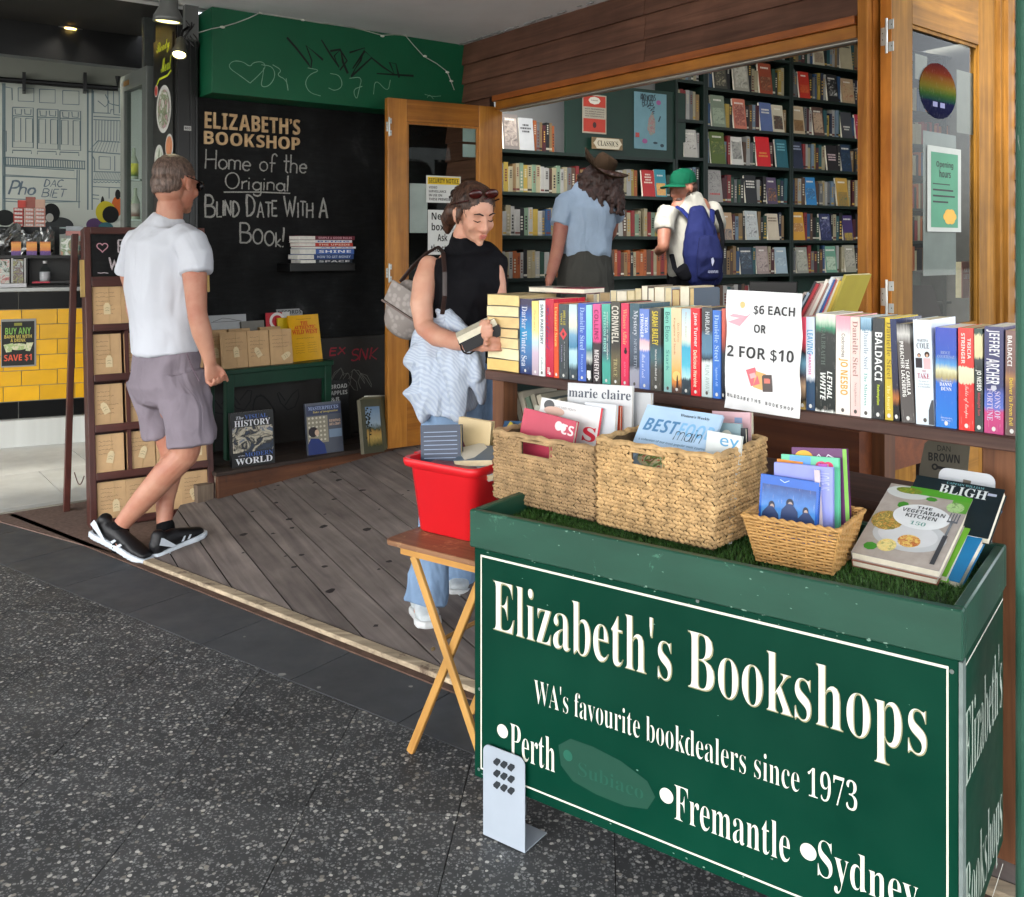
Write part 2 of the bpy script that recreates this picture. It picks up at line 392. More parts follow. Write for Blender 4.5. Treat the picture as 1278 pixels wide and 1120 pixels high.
def clip(poly,p,n):
 """keep the side of the line through p where (q-p).n >= 0"""
 out=[]
 for i in range(len(poly)):
  a,b=poly[i],poly[(i+1)%len(poly)]
  da=(a[0]-p[0])*n[0]+(a[1]-p[1])*n[1];db=(b[0]-p[0])*n[0]+(b[1]-p[1])*n[1]
  if da>=0:out.append(a)
  if da*db<0:
   t=da/(da-db);out.append((a[0]+(b[0]-a[0])*t,a[1]+(b[1]-a[1])*t))
 return out
 # =========================== THE SETTING
def terrazzo(name,base,lo,hi,spec=True):
 m,nt,bs=base_mat(name)
 oi=nt.nodes.new('ShaderNodeObjectInfo')
 v=coords(nt)
 ad=nt.nodes.new('ShaderNodeVectorMath');ad.operation='ADD'
 nt.links.new(v,ad.inputs[0]);nt.links.new(oi.outputs['Location'],ad.inputs[1]);v=ad.outputs[0]
 sv=nt.nodes.new('ShaderNodeMapping');sv.inputs['Scale'].default_value=(1.0,1.0,.0)
 nt.links.new(v,sv.inputs[0])
 wob=nt.nodes.new('ShaderNodeTexNoise');wob.inputs['Scale'].default_value=60
 nt.links.new(sv.outputs[0],wob.inputs['Vector'])
 sc=nt.nodes.new('ShaderNodeVectorMath');sc.operation='SCALE';sc.inputs['Scale'].default_value=.010
 nt.links.new(wob.outputs['Color'],sc.inputs[0])
 a2=nt.nodes.new('ShaderNodeVectorMath');a2.operation='ADD'
 nt.links.new(sv.outputs[0],a2.inputs[0]);nt.links.new(sc.outputs[0],a2.inputs[1]);v2=a2.outputs[0]
 out=rampn(nt,noi(nt,sv.outputs[0],3.0,5,.6),[(.3,lo),(.7,hi)])
 if spec:
  for s_,thr,keep,c in((95,.36,.48,(.24,.245,.24)),(170,.38,.48,(.17,.175,.178)),(62,.30,.66,(.46,.45,.42)),(42,.24,.80,(.34,.32,.28))):
   vo=nt.nodes.new('ShaderNodeTexVoronoi');vo.inputs['Scale'].default_value=s_
   vo.inputs['Randomness'].default_value=1
   nt.links.new(v2,vo.inputs['Vector'])
   d=rampn(nt,vo.outputs['Distance'],[(thr,(1,1,1)),(thr+.05,(0,0,0))])
   sp=nt.nodes.new('ShaderNodeSeparateColor');nt.links.new(vo.outputs['Color'],sp.inputs[0])
   k=rampn(nt,sp.outputs[0],[(keep,(0,0,0)),(keep+.01,(1,1,1))])
   f=mixc(nt,1.0,d,k,'MULTIPLY')
   br=rampn(nt,sp.outputs[1],[(0,dim((*c,1),.45)),(1,dim((*c,1),1.15))])
   out=mixc(nt,f,out,br)
 stn=rampn(nt,noi(nt,sv.outputs[0],1.1,6,.65),[(.35,(.78,)*3),(.65,(1.08,)*3)])
 out=mixc(nt,1.0,out,stn,'MULTIPLY')
 rr=rampn(nt,oi.outputs['Random'],[(0,(.86,)*3),(1,(1.1,)*3)])
 out=mixc(nt,1.0,out,rr,'MULTIPLY')
 nt.links.new(out,bs.inputs['Base Color'])
 nt.links.new(rampn(nt,noi(nt,sv.outputs[0],9,4),[(.3,(.5,)*3),(.7,(.75,)*3)]),bs.inputs['Roughness']);bs.inputs['Specular IOR Level'].default_value=.3
 bump(nt,bs,noi(nt,v,160,3),.15,.001)
 return m
m_terr=terrazzo('terrazzo',None,(.036,.038,.040,1),(.060,.062,.064,1))
m_gran=terrazzo('granite',None,(.058,.062,.067,1),(.080,.084,.090,1),False)
m_pale=terrazzo('pale_stone',None,(.50,.51,.48,1),(.62,.63,.60,1),False)
m_joint=M('#1a1a1a',.9)
g=G();g.box(-60,60,-60,60,-.3,-.05);mk('ground',g,M('#9b9a94',.9,.12,2),kind='structure')
g=G();g.box(-14,14,-1.6,14,-.2,-.006);pav=mk('pavement',g,m_joint,kind='structure')
Tn,Td=(.628,.778),(.778,-.628);Gn,Gd=(.590,.807),(.807,-.590)
T1,G1=(-1.549,4.10),(-.084,2.555)
TS=.375
for i in range(-11,8):
 for j in range(2,14):
  a=(i*TS+.035,j*TS+.02)
  q=[(a[0]+.0012,a[1]+.0012),(a[0]+TS-.0012,a[1]+.0012),(a[0]+TS-.0012,a[1]+TS-.0012),(a[0]+.0012,a[1]+TS-.0012)]
  q=[tuple(PAVE.w(*p)[:2])for p in q]
  q=clip(q,(G1[0]-Gn[0]*.003,G1[1]-Gn[1]*.003),(-Gn[0],-Gn[1]))
  if len(q)<3:continue
  c=Vector((sum(p[0]for p in q)/len(q),sum(p[1]for p in q)/len(q),0))
  g=G();g.prism([(p[0]-c.x,p[1]-c.y)for p in q],-.005,rnd.uniform(-.0006,.0006))
  mk('paving_tile',g,m_terr,pav,loc=c)
g=G();strip=[(-5.2,6.32),(-.084-4.0,2.555+2.92)]
for k in range(-13,8):
 s0=.16+k*.46;p0=(G1[0]+Gd[0]*s0,G1[1]+Gd[1]*s0);p1=(p0[0]+Gd[0]*.4545,p0[1]+Gd[1]*.4545)
 q=[p0,p1,(p1[0]+Gn[0]*1.2,p1[1]+Gn[1]*1.2),(p0[0]+Gn[0]*1.2,p0[1]+Gn[1]*1.2)]
 q=clip(q,(T1[0]-Tn[0]*.03,T1[1]-Tn[1]*.03),(-Tn[0],-Tn[1]))
 if len(q)<3:continue
 c=Vector((sum(p[0]for p in q)/len(q),sum(p[1]for p in q)/len(q),0))
 g=G();g.prism([(p[0]-c.x,p[1]-c.y)for p in q],-.005,.001)
 mk('granite_slab',g,m_gran,pav,loc=c)
g=G()
for(px,py,r)in((352,842,.012),(398,858,.009),(305,795,.006),(513,857,.008),(417,799,.008),(384,951,.006),(70,760,.007)):
 p=WH(px,py,.002);a=[(p.x+r*math.cos(k*.9)*rnd.uniform(.7,1.2),p.y+r*math.sin(k*.9)*rnd.uniform(.7,1.2),.0025)for k in range(7)]
 g.add(a,[tuple(range(7))])
mk('gum_spots',g,M('#8d8d88',.8),pav,kind='stuff')
g=G();g.prism([(-2.66,4.80),(-1.56,4.10),(-1.3,5.0),(-1.6,5.5),(-1.95,5.35)],-.02,.006)
m_brick=M('#6f5a50',.85,.35,60,.5)
mk('entrance_floor',g,m_brick,kind='structure')
DECK=[(-1.57,4.115),(1.75,1.435),(2.1,3.1),(-.4,6.35),(-1.767,5.342)]
g=G();g.prism(DECK,-.02,0,top=lambda p:ramp_h(*p)-.007);deck=mk('deck',g,M('#15110f',.9),kind='structure')
bd,bn=(-.496,.868),(.868,.496)
m_deck=wood('#655c5a','#90867f','y',.75,.6,.18,worn=None,gloss=.25)
def deckboards(poly,hfun,parent,width=.140,off=1.053,th=.012):
 for k in range(-14,20):
  c0=off+k*width
  q=clip(poly,(bn[0]*(c0+.004),bn[1]*(c0+.004)),bn)
  if len(q)>2:q=clip(q,(bn[0]*(c0+width-.004),bn[1]*(c0+width-.004)),(-bn[0],-bn[1]))
  if len(q)<3:continue
  c=Vector((sum(p[0]for p in q)/len(q),sum(p[1]for p in q)/len(q),0));a=math.atan2(bd[1],bd[0])-math.pi/2
  rm=Matrix.Rotation(-a,3,'Z');lo=[rm@Vector((p[0]-c.x,p[1]-c.y,0))for p in q]
  rv=Matrix.Rotation(a,3,'Z')
  def top(p):
   w_=rv@Vector((p[0],p[1],0));return hfun(w_.x+c.x,w_.y+c.y)
  g=G();vs=[(v.x,v.y)for v in lo];n=len(vs)
  g.add([(x,y,top((x,y))-th)for x,y in vs]+[(x,y,top((x,y)))for x,y in vs],[tuple(range(n-1,-1,-1)),tuple(range(n,2*n))]+[(i,(i+1)%n,n+(i+1)%n,n+i)for i in range(n)])
  mk('deck_board',g,m_deck,parent,loc=c,rz=a)
dp=clip(DECK,(T1[0]+Tn[0]*.03,T1[1]+Tn[1]*.03),Tn)
deckboards(dp,ramp_h,deck)
g=G()
for _ in range(70):
 x,y=rnd.uniform(-1.3,.3),rnd.uniform(3.3,5.3);d=(x-T1[0])*Tn[0]+(y-T1[1])*Tn[1]
 if d<.1 or(x+1.5)*-.6+(y-4.9)*.8>0:continue
 r=rnd.choice((.008,.011,.014,.02));n=8;q=[(x+r*rnd.uniform(.6,1.3)*math.cos(k*.785),y+r*rnd.uniform(.6,1.2)*math.sin(k*.785))for k in range(n)]
 g.add([(a,b,ramp_h(a,b)+.0012)for a,b in q],[tuple(range(n))])
mk('dark_spots',g,M('#241f1e',.8),deck,kind='stuff')
def strip_along(s0,s1,w0,w1,z0,z1):
 a=[(T1[0]+Td[0]*s+Tn[0]*w,T1[1]+Td[1]*s+Tn[1]*w)for s,w in((s0,w0),(s1,w0),(s1,w1),(s0,w1))]
 return a
m_thr=wood('#8b7c68','#c9b79a','x',.8,1.0,.1,worn='#6b5a4b')
g=G();g.prism(strip_along(-.03,4.2,-.028,.022,0,0),-.02,.019);mk('threshold_strip',g,m_thr,kind='structure',bevel=.004)
g=G();g.prism(strip_along(-1.25,4.2,-.06,-.03,0,0),-.02,.006);mk('threshold_dirt_line',g,M('#5a4438',.9,.4,20),kind='structure')
g=G();NPOLY=[(-2.66,4.83),(-1.95,5.38),(-2.5,9),(-8,9),(-8,8.92)]
g.prism(NPOLY,-.02,-.001);nfl=mk('shop_floor',g,M('#57564f',.8),kind='structure')
nf=Fr(-2.40,5.15,36.87)
for i in range(-7,5):
 for j in range(-2,6):
  q=[tuple(nf.w(i*.8+.002+(j%2)*.3,j*.8+.002)[:2]),tuple(nf.w(i*.8+.798+(j%2)*.3,j*.8+.002)[:2]),tuple(nf.w(i*.8+.798+(j%2)*.3,j*.8+.798)[:2]),tuple(nf.w(i*.8+.002+(j%2)*.3,j*.8+.798)[:2])]
  P_=NPOLY
  for k in range(len(P_)):
   a,b=P_[k],P_[(k+1)%len(P_)];n=(-(b[1]-a[1]),b[0]-a[0])
   if len(q)>2:q=clip(q,a,n)
  if len(q)<3:continue
  c=Vector((sum(p[0]for p in q)/len(q),sum(p[1]for p in q)/len(q),0))
  g=G();g.prism([(p[0]-c.x,p[1]-c.y)for p in q],-.001,.004);mk('floor_tile',g,m_pale,nfl,loc=c)
g=G();g.tube([(-2.66,4.82,.004),(-1.97,5.36,.004)],.008,6);mk('floor_edge_strip',g,M('#8f8a7e',.5),kind='structure')
g=G();p=[FACF.w(-.3,.02),FACF.w(3.4,.02),(6.5,6.0,0),(4.2,10.2,0),(-2.0,6.7,0)]
g.prism([(q[0],q[1])for q in p],.0,.2);mk('interior_floor',g,wood('#2e2018','#4b3526','x',.5),kind='structure')
m_green=M('#08271c',.5,.15,6);m_dgreen=M('#0b2a20',.55,.15,8)
m_white=M('#6c6d6b',.8,.08,3)
g=G();g.box(-1.2,5.2,.30,.36,.2,3.5);mk('interior_wall',g,m_white,loc=INTF.o,rz=INTF.rz,kind='structure')
g=G();g.box(5.2,5.26,-3.2,.36,.2,3.5);mk('interior_side_wall',g,M('#5e5c55',.8),loc=INTF.o,rz=INTF.rz,kind='structure')
g=G();p=[FACF.w(-1.0,.13),FACF.w(3.6,.13),(7,6.0,0),(4.2,10.4,0),(-2.0,6.9,0)]
g.prism([(q[0],q[1])for q in p],3.45,3.5);mk('interior_ceiling',g,M('#4a4a46',.8),kind='structure')
m_soff=M('#eff0f1',.85,.12,1.2,.15)
g=G();a=CHKF.w(-4.5,-.03);b=CHKF.w(1.75,-.03)
fa,fb=FACF.w(-.62,.0),FACF.w(5.2,.0)
g.prism([(a.x,a.y),(-7.0,.8),(-1.6,-3.0),(3.8,-3.0),(fb.x,fb.y),(fa.x,fa.y),(b.x,b.y)],2.68,2.72)
mk('awning_ceiling',g,m_soff,kind='structure')
g=G()
for k in range(46):
 s=rnd.uniform(-.5,2.3);w_=rnd.uniform(.01,.05)
 q=FACF.w(s,-.035-rnd.random()*.02,2.679);h_=rnd.uniform(.002,.007)
 g.box(-w_,w_,-.006,.006,-h_,0,0,Matrix.Translation(q)@Matrix.Rotation(FACF.rz,4,'Z'))
mk('paint_flakes',g,M('#9b9c9b',.8),kind='stuff')
def slab(name,poly,z0,z1,mat):
 g=G();g.prism(poly,z0,z1);return mk(name,g,mat,kind='structure')
m_dark=M('#34322f',.7,.1,3)
c=[CHKF.w(-6.0,-.03),CHKF.w(-.02,-.03),CHKF.w(-.02,1.2),CHKF.w(-6.0,1.2)]
slab('neighbour_ceiling',[(q.x,q.y)for q in c],2.74,2.80,m_dark)
c=[CHKF.w(-6.0,1.2),CHKF.w(.2,1.2),CHKF.w(1.6,4),CHKF.w(-6.0,4)]
slab('neighbour_inner_ceiling',[(q.x,q.y)for q in c],2.86,2.90,M('#3b3b3a',.8))
m_black=M('#0c0c0d',.35,.1,6)
g=G();x0=CHKF.sx(-200,1.1);x1=CHKF.sx(200,1.1)
g.box(x0,x1,1.08,1.18,CHKF.at(120,80,1.08)[1],2.739);mk('header_beam',g,m_black,loc=CHKF.o,rz=CHKF.rz,label='black header beam across the neighbouring shop opening',cat='beam')
g=G();g.box(-6,1.5,0,.06,0,2.86);mk('neighbour_back_wall',g,M('#8d9087',.8,.05,2),loc=MURF.o,rz=MURF.rz,kind='structure')
g=G();q0,q1=Vector((-2.07,5.59,0)),Vector((-2.5,8.6,0));g.prism([(q0.x,q0.y),(q0.x+.08,q0.y+.02),(q1.x+.08,q1.y+.02),(q1.x,q1.y)],0,2.86)
mk('party_wall',g,M('#5d605e',.7),kind='structure')
# =========================== BOOKSHOP FRONT
m_board=wood('#54382c','#7c5746','x',.55,.8,.2,gloss=.35)
m_trim=wood('#8a4a22','#b8692f','x',.35,.8,.1,gloss=.5)
m_oak=wood('#9a5d1c','#c98a3a','z',.32,.7,.12,gloss=.5)
m_oakx=wood('#8d5217','#bd7c2e','x',.32,.7,.12,gloss=.5)
m_oakd=wood('#7d4716','#a9692a','z',.35,.7,.12,gloss=.5)
fw=thing('shopfront_wall','brown weatherboard wall above the open folding doors of the bookshop','wall',FACF.o,FACF.rz)
L=2.482
xj=FACF.sx(804,-.02)
g=G();g.box(-.62,L,.0,.10,2.30,2.679);g.box(-.62,-.13,.0,.03,0,2.299);mk('wall_core',g,M('#2a1c16',.8),fw)
def lap(x0,x1,z0,z1,parent):
 g=G();w_=x1-x0;h_=z1-z0
 g.add([(0,-.024,0),(w_,-.024,0),(w_,-.006,h_),(0,-.006,h_),(0,-.002,0),(w_,-.002,0),(w_,-.002,h_),(0,-.002,h_)],[(0,1,2,3),(4,7,6,5),(0,4,5,1),(3,2,6,7),(0,3,7,4),(1,5,6,2)])
 return mk('weatherboard',g,m_board,parent,loc=(x0,0,z0))
zz=[2.679,2.545,2.42,2.302]
for i in range(3):
 lap(-.62,xj-.0015,zz[i+1],zz[i],fw);lap(xj+.0015,L,zz[i+1],zz[i],fw)
z=2.300
while z>.2:lap(-.62,-.13,z-.122,z,fw);z-=.124
g=G();g.box(-.05,L,-.045,.06,2.264,2.2995);mk('upper_trim',g,m_trim,fw,bevel=.002)
g=G();g.box(-.03,L,-.03,.09,2.212,2.262);mk('lintel',g,m_oakx,fw,bevel=.002)
g=G();g.box(-.02,L,.0,.03,2.2035,2.2105);mk('door_track',g,M('#b9b6ae',.35,.05,5,0,.6),fw)
xp=FACF.sx(1079);g=G();g.box(xp,xp+.045,-.05,.05,.1,2.679)
mk('corner_post',g,wood('#824c1c','#b87c34','z',.5,.8,gloss=.2),fw,bevel=.003)
g=G();g.box(L+.0,L+.07,-.02,.06,.02,2.679);mk('rear_post',g,m_oakd,fw)
# ---- hinge
def hinge(parent,x,z,y=-.004,w_=.03,h_=.09,turn=0):
 g=G()
 g.box(-w_,-.006,-.002,0,-h_*.28,h_*.28);g.box(.006,w_,-.002,0,h_*.2,h_*.5);g.box(.006,w_,-.002,0,-h_*.5,-h_*.2)
 g.tube([(0,-.006,-h_*.55),(0,-.006,h_*.55)],.0055,8)
 o=mk('hinge',g,M('#b9bab6',.3,.1,30,0,.8),parent,loc=(x,y,z));o.rotation_euler=(0,0,turn)
 g=G()
 for sx_,sz_ in((-.7,.1),(-.7,-.1),(.7,.34),(.7,-.34)):g.disc(sx_*w_,sz_*h_,.0025,.0025,-.0026)
 mk('screws',g,M('#55554f',.4,.1,9,0,.8),o)
 return o
 # ---- left folding door leaf, opened outwards
ld=thing('folding_door','honey timber folding door with security notice, standing open beside the chalkboard','door',LDRF.w(0,0,.19),LDRF.rz)
def leaf(root,W_,H_,sl_,sr_,top_,bot_,th=.045,mats=None):
 ma,mx=mats or(m_oak,m_oakx)
 g=G();g.box(0,sl_,0,th,0,H_);mk('stile',g,ma,root,bevel=.002)
 g=G();g.box(W_-sr_,W_,0,th,0,H_);mk('stile',g,ma,root,bevel=.002)
 g=G();g.box(sl_+.0005,W_-sr_-.0005,.001,th-.001,H_-top_,H_);mk('top_rail',g,mx,root,bevel=.002)
 g=G();g.box(sl_+.0005,W_-sr_-.0005,.001,th-.001,0,bot_);mk('bottom_rail',g,mx,root,bevel=.002)
 g=G();a,b,c,d=sl_+.0005,W_-sr_-.0005,bot_+.0005,H_-top_-.0005
 for q in((a,a+.014,c,d),(b-.014,b,c,d)):g.box(q[0],q[1],.008,.018,q[2],q[3])
 for q in((a+.0145,b-.0145,c,c+.014),(a+.0145,b-.0145,d-.014,d)):g.box(q[0],q[1],.008,.018,q[2],q[3])
 mk('glazing_bead',g,ma,root)
 g=G();g.box(a+.001,b-.001,.020,.024,c+.001,d-.001);mk('glass_pane',g,glassm(),root)
x1,x2,x3=LDRF.sx(508),LDRF.sx(598),LDRF.sx(627)
HL=LDRF.at(520,125)[1]-.19;TR=HL-(LDRF.at(540,154)[1]-.19)
leaf(ld,x3,HL,x1,x3-x2,TR,.34)
for py in(158,341):hinge(ld,.004,LDRF.at(477,py)[1]-.19,-.005,.018,.10,0)
m_paper=M('#d9dbd8',.7,.05,12);m_ink=M('#141414',.6);m_chalk=M('#9d9c98',.9,.45,160)
def on(fr,root_z,px0,py0,px1,py1,off=0):
 a=fr.at(px0,py0,off);b=fr.at(px1,py1,off)
 return min(a[0],b[0]),min(a[1],b[1])-root_z,max(a[0],b[0]),max(a[1],b[1])-root_z
def sheet(name,label,cat,fr,box,mat,y=-.001,th=.0012,tilt=0,group=None,curl=0):
 """thin printed sheet or board, its own thing; box in frame coords (x0,z0,x1,z1)"""
 x0,z0,x1,z1=box;cx=(x0+x1)/2
 t=thing(name,label,cat,fr.w(cx,y,z0),fr.rz,group)
 t.rotation_euler=(0,R(tilt),fr.rz)
 w_,h_=(x1-x0)/2,z1-z0
 g=G();n=6 if curl else 1
 if curl:
  vs=[]
  for i in range(n+1):
   for j in range(n+1):
    vs.append((-w_+2*w_*i/n,-curl*(math.sin(i*1.9+j)*.5+(j/n)**2*.6),h_*j/n))
  g.add(vs,[(i*(n+1)+j,(i+1)*(n+1)+j,(i+1)*(n+1)+j+1,i*(n+1)+j+1)for i in range(n)for j in range(n)])
 else:g.box(-w_,w_,0,th,0,h_)
 mk('sheet',g,mat,t,smooth=bool(curl));return t,w_,h_
t,w_,h_=sheet('security_notice','yellow and white security notice stuck on the open door glass','sign',LDRF,on(LDRF,0,532,219,575,254,.017),m_paper,.0165)
g=G();g.rect(-w_*.93,w_*.93,h_*.68,h_*.95,-.0006);mk('yellow_band',g,M('#e3bf1e',.5),t)
T('notice_heading','SECURITY NOTICE',(-w_*.86,h_*.73,w_*.86,h_*.9),t,m_ink,'bold',-.0012)
g=G()
for i,s in enumerate(('VIDEO','SURVEILLANCE','IN USE ON','THESE PREMISES')):
 text_into(g,s,(-w_*.86,h_*(.52-.145*i),-w_*.86+w_*2*(.24,.5,.38,.66)[i],h_*(.61-.145*i)),'bold',-.0008)
g.disc(w_*.62,h_*.36,w_*.24,h_*.17,-.0008);g.ribbon([(w_*.3,h_*.2),(w_*.92,h_*.5)],h_*.08,-.0009)
mk('notice_text',g,m_ink,t)
t,w_,h_=sheet('boxes_notice','white sheet asking about boxes below the security notice','sign',LDRF,on(LDRF,0,534,262,570,318,.017),m_paper,.0165)
g=G()
for i,(s,a,b)in enumerate((('Need',.08,.8),('boxes?',-.1,.95),('Ask',-.35,.35),('the staff',-.8,.8))):
 text_into(g,s,(-w_*.75 if i<2 else w_*a,h_*(.78-.24*i),w_*(.55,.8,.35,.8)[i],h_*(.95-.24*i)),'bold',-.0008)
mk('notice_text',g,m_ink,t)
sheet('blank_paper','blank white paper taped on the door glass left of the notices','paper',LDRF,on(LDRF,0,511,229,533,291,.03),M('#b9bcba',.8),.0255)
sheet('window_sticker','upper of two pale squares in the corner of the open door glass','sticker',LDRF,on(LDRF,0,577,159,595,178,.03),M('#9fb0ab',.6),.0255)
sheet('window_sticker','lower of two pale squares in the corner of the open door glass','sticker',LDRF,on(LDRF,0,577,180,595,197,.03),M('#a8b8b4',.6),.0255)
# ---- right leaf beside the corner post
xr=[RDRF.sx(p)for p in(1111,1139,1222,1240)]
rd=thing('shop_door','honey timber glazed door with green opening hours poster right of the corner post','door',RDRF.w(0,0,.12),RDRF.rz)
HR=RDRF.at(1240,8)[1]-.12+.06;TRR=HR-(RDRF.at(1139,30)[1]-.12)
leaf(rd,xr[3],HR,xr[1],xr[3]-xr[2],TRR,.9,.045,(wood('#6c4712','#a0702a','z',.55,.7,.05,gloss=.15),wood('#6c4712','#a0702a','x',.5,.7,.05,gloss=.2)))
g=G();g.box(-.004,-.0005,0,.045,0,HR);mk('door_edge',g,wood('#a05a1c','#cc8434','z',.5,.8,.05,gloss=.2),rd)
for py in(41,372):
 h=hinge(rd,-.012,RDRF.at(1099,py)[1]-.12,.012,.028,.125);h.rotation_euler=(0,0,FACF.rz-RDRF.rz)
m_post2=wood('#6a4516','#96682a','z',.5,.8,.05,gloss=.2)
jx=xr[3]
for i,(a,b,y0)in enumerate(((.004,.05,.01),(.052,.085,-.01),(.088,.16,-.03))):
 g=G();g.box(0,b-a,y0,.08,0,2.55);mk('door_jamb',g,m_post2,rd,loc=(jx+a,0,0),bevel=.002)
sw=thing('side_wall','brown lapped boards at the far right beyond the glazed door','wall',RDRF.w(jx+.165,0,0),RDRF.rz)
g=G();g.box(0,1.6,.0,.06,0,2.679);mk('wall_core',g,M('#2a1c16',.8),sw)
z=2.679
while z>.1:
 g=G();g.add([(0,-.05,0),(1.6,-.05,0),(1.6,-.012,.122),(0,-.012,.122),(0,-.001,0),(1.6,-.001,0),(1.6,-.001,.122),(0,-.001,.122)],[(0,1,2,3),(4,7,6,5),(0,4,5,1),(3,2,6,7),(0,3,7,4),(1,5,6,2)])
 mk('weatherboard',g,m_board,sw,loc=(0,0,z-.123));z-=.1245
bx=on(RDRF,0,1147,73,1193,153,.02)
t=thing('rainbow_sticker','oval rainbow sticker on the glazed door right of the corner post','sticker',RDRF.w((bx[0]+bx[2])/2,.0185,bx[1]),RDRF.rz)
w_,h_=(bx[2]-bx[0])/2,bx[3]-bx[1]
g=G();g.plate([(w_*math.cos(a*.2618),h_/2+h_/2*math.sin(a*.2618))for a in range(24)],0,.001)
mk('sheet',g,rampmat([(0,'#080a24'),(.30,'#0c0e2c'),(.34,'#103028'),(.45,'#2a4418'),(.56,'#564f18'),(.68,'#5e4012'),(.82,'#541e0e'),(1,'#3a0e12')],1.0,2,.05),t)
for a,b in((-.3,-.05),(.1,.35)):mk('print',G().rect(w_*a,w_*b,h_*.21,h_*.3,-.0006),M('#6f6f94',.6),t)
sheet('paper_sheet','plain grey paper behind glass right of the rainbow sticker','paper',RDRF,on(RDRF,0,1193,87,1219,170,.03),M('#625f56',.8),.026)
sheet('paper_sheet','small plain paper behind glass left of the rainbow sticker','paper',RDRF,on(RDRF,0,1141,67,1156,102,.03),M('#6d6a60',.8),.026)
sheet('paper_sheet','long pale paper behind the green opening hours poster','paper',RDRF,on(RDRF,0,1151,163,1192,343,.03),M('#6f706b',.8),.026)
t,w_,h_=sheet('opening_hours_poster','green opening hours poster with orange flower on the glazed door','poster',RDRF,on(RDRF,0,1157,181,1199,290,.02),M('#a9aca4',.6),.0185)
g=G();g.rect(-w_*.8,w_*.8,h_*.05,h_*.93,-.0006);mk('green_panel',g,M('#3f8060',.6),t)
g=G();text_into(g,'Opening',(-w_*.5,h_*.74,w_*.5,h_*.83),'bold',-.0012);text_into(g,'hours',(-w_*.32,h_*.64,w_*.35,h_*.73),'bold',-.0012)
for k,(a,b)in enumerate(((.2,.3),(.5,.5),(.48,.6),(.4,.2))):g.ribbon([(-w_*.7,h_*(.56-.07*k)),(w_*b,h_*(.56-.07*k))],h_*(.012 if k==0 else .02),-.0012)
mk('poster_text',g,m_ink,t)
g=G()
for k in range(6):g.disc(w_*.3+w_*.2*math.cos(k*1.05),h_*.18+h_*.045*math.sin(k*1.05),w_*.2,h_*.05,-.0012-.0001*k)
mk('flower',g,M('#c99a34',.6),t)
# ---- green awning pole at the far right edge
g=G();pc=W(1295,560,1.75);g.lathe([(.075,0),(.075,.012),(.036,.016),(.036,2.679)],24)
m_pole,nt,bs=base_mat('scuffed_green');v=coords(nt,(1,1,.5))
o_=mixc(nt,rampn(nt,noi(nt,v,9,6,.7,.6),[(.62,(0,0,0)),(.66,(1,1,1))]),col('#3c6b5a'),col('#a9b5ae'))
nt.links.new(o_,bs.inputs['Base Color']);bs.inputs['Roughness'].default_value=.45
mk('awning_pole',g,m_pole,loc=(pc.x,pc.y,0),smooth=False,label='scuffed green steel awning pole at the right edge of the cabinet',cat='pole')
# =========================== CHALKBOARD WALL, BULKHEAD, PILLAR
cw=thing('chalkboard_wall','black chalkboard wall with handwriting below the green bulkhead','wall',CHKF.o,CHKF.rz)
m_cb,nt,bs=base_mat('chalkboard');v=coords(nt)
sm=rampn(nt,noi(nt,coords(nt,(1.6,1,1.1)),2.6,6,.65,.4),[(.35,'#0e0e0f'),(.62,'#1c1d1e'),(.78,'#3a3b3c')])
st=rampn(nt,noi(nt,coords(nt,(3,1,14)),3.0,5,.7,.3),[(.45,(.85,)*3),(.75,(1.5,)*3)])
nt.links.new(mixc(nt,1.0,sm,st,'MULTIPLY'),bs.inputs['Base Color']);bs.inputs['Roughness'].default_value=.65;bs.inputs['Specular IOR Level'].default_value=.15
zl=CHKF.at(420,421)[1]
xe=1.72
g=G();g.box(-.0,xe,0,.03,zl,2.2095);mk('chalkboard',g,m_cb,cw)
g=G();g.box(-.0,xe,.004,.03,0,zl-.004);mk('lower_panel',g,M('#2a2826',.6,.35,4,.1),cw)
g=G();g.box(-.0,xe,.031,.12,0,2.679);mk('wall_core',g,M('#222222',.8),cw)
def chk(px,py,off=0):return CHKF.at(px,py,off)
m_let=wood('#c29c70','#e0c298','x',.6,1,.05)
for s,(pa,pb)in(('ELIZABETH\u2019S',((255,162.5),(374,141))),('BOOKSHOP',((254,180),(374,163)))):
 a=chk(*pa);b=chk(*pb);top=chk(pb[0],pb[1]if s[0]=='E' else 163)
 zb,zt=(chk(255,160)[1],chk(255,139)[1])if s[0]=='E' else(chk(254,180)[1],chk(254,163)[1])
 zt=zb+(zt-zb)*.96
 t=thing('raised_letters','pale timber letters '+('of the top line' if s[0]=='E' else 'of the second line')+' fixed on the chalkboard','lettering',CHKF.w(a[0],-.014,zb),CHKF.rz)
 full=b[0]-a[0];wid=[text_mesh(c_,'bold')[3]-text_mesh(c_,'bold')[2]+.09 for c_ in s];tot=sum(wid)-.09;x=0
 for c_,w0 in zip(s,wid):
  g=G();ww=(w0-.09)/tot*full
  z0_=0 if c_!='\u2019' else(zt-zb)*.66
  text_into(g,c_,(0,z0_,ww*.93,zt-zb),'bold',0,0,.0,depth=.013)
  mk('letter',g,m_let,t,loc=(x,0,0));x+=w0/tot*full*1.0
def chalkline(s,pxa,pya,pxb,pyb,hpx,sc=False,slant=.04,w=.008,jit=.03,passes=2):
 a,b=chk(pxa,pya),chk(pxb,pyb);top=chk(pxa,pya-hpx);g=G()
 hand(g,s,0,0,top[1]-a[1],w,0,slant,jit,sc,rise=(b[1]-a[1])/(b[0]-a[0]),width=b[0]-a[0],passes=passes)
 return mk('chalk_writing',g,m_chalk,cw,loc=(a[0],-.0015,a[1]))
chalkline('Home of the',256,210,385,217,24)
chalkline('Original',281,235,363,239,20)
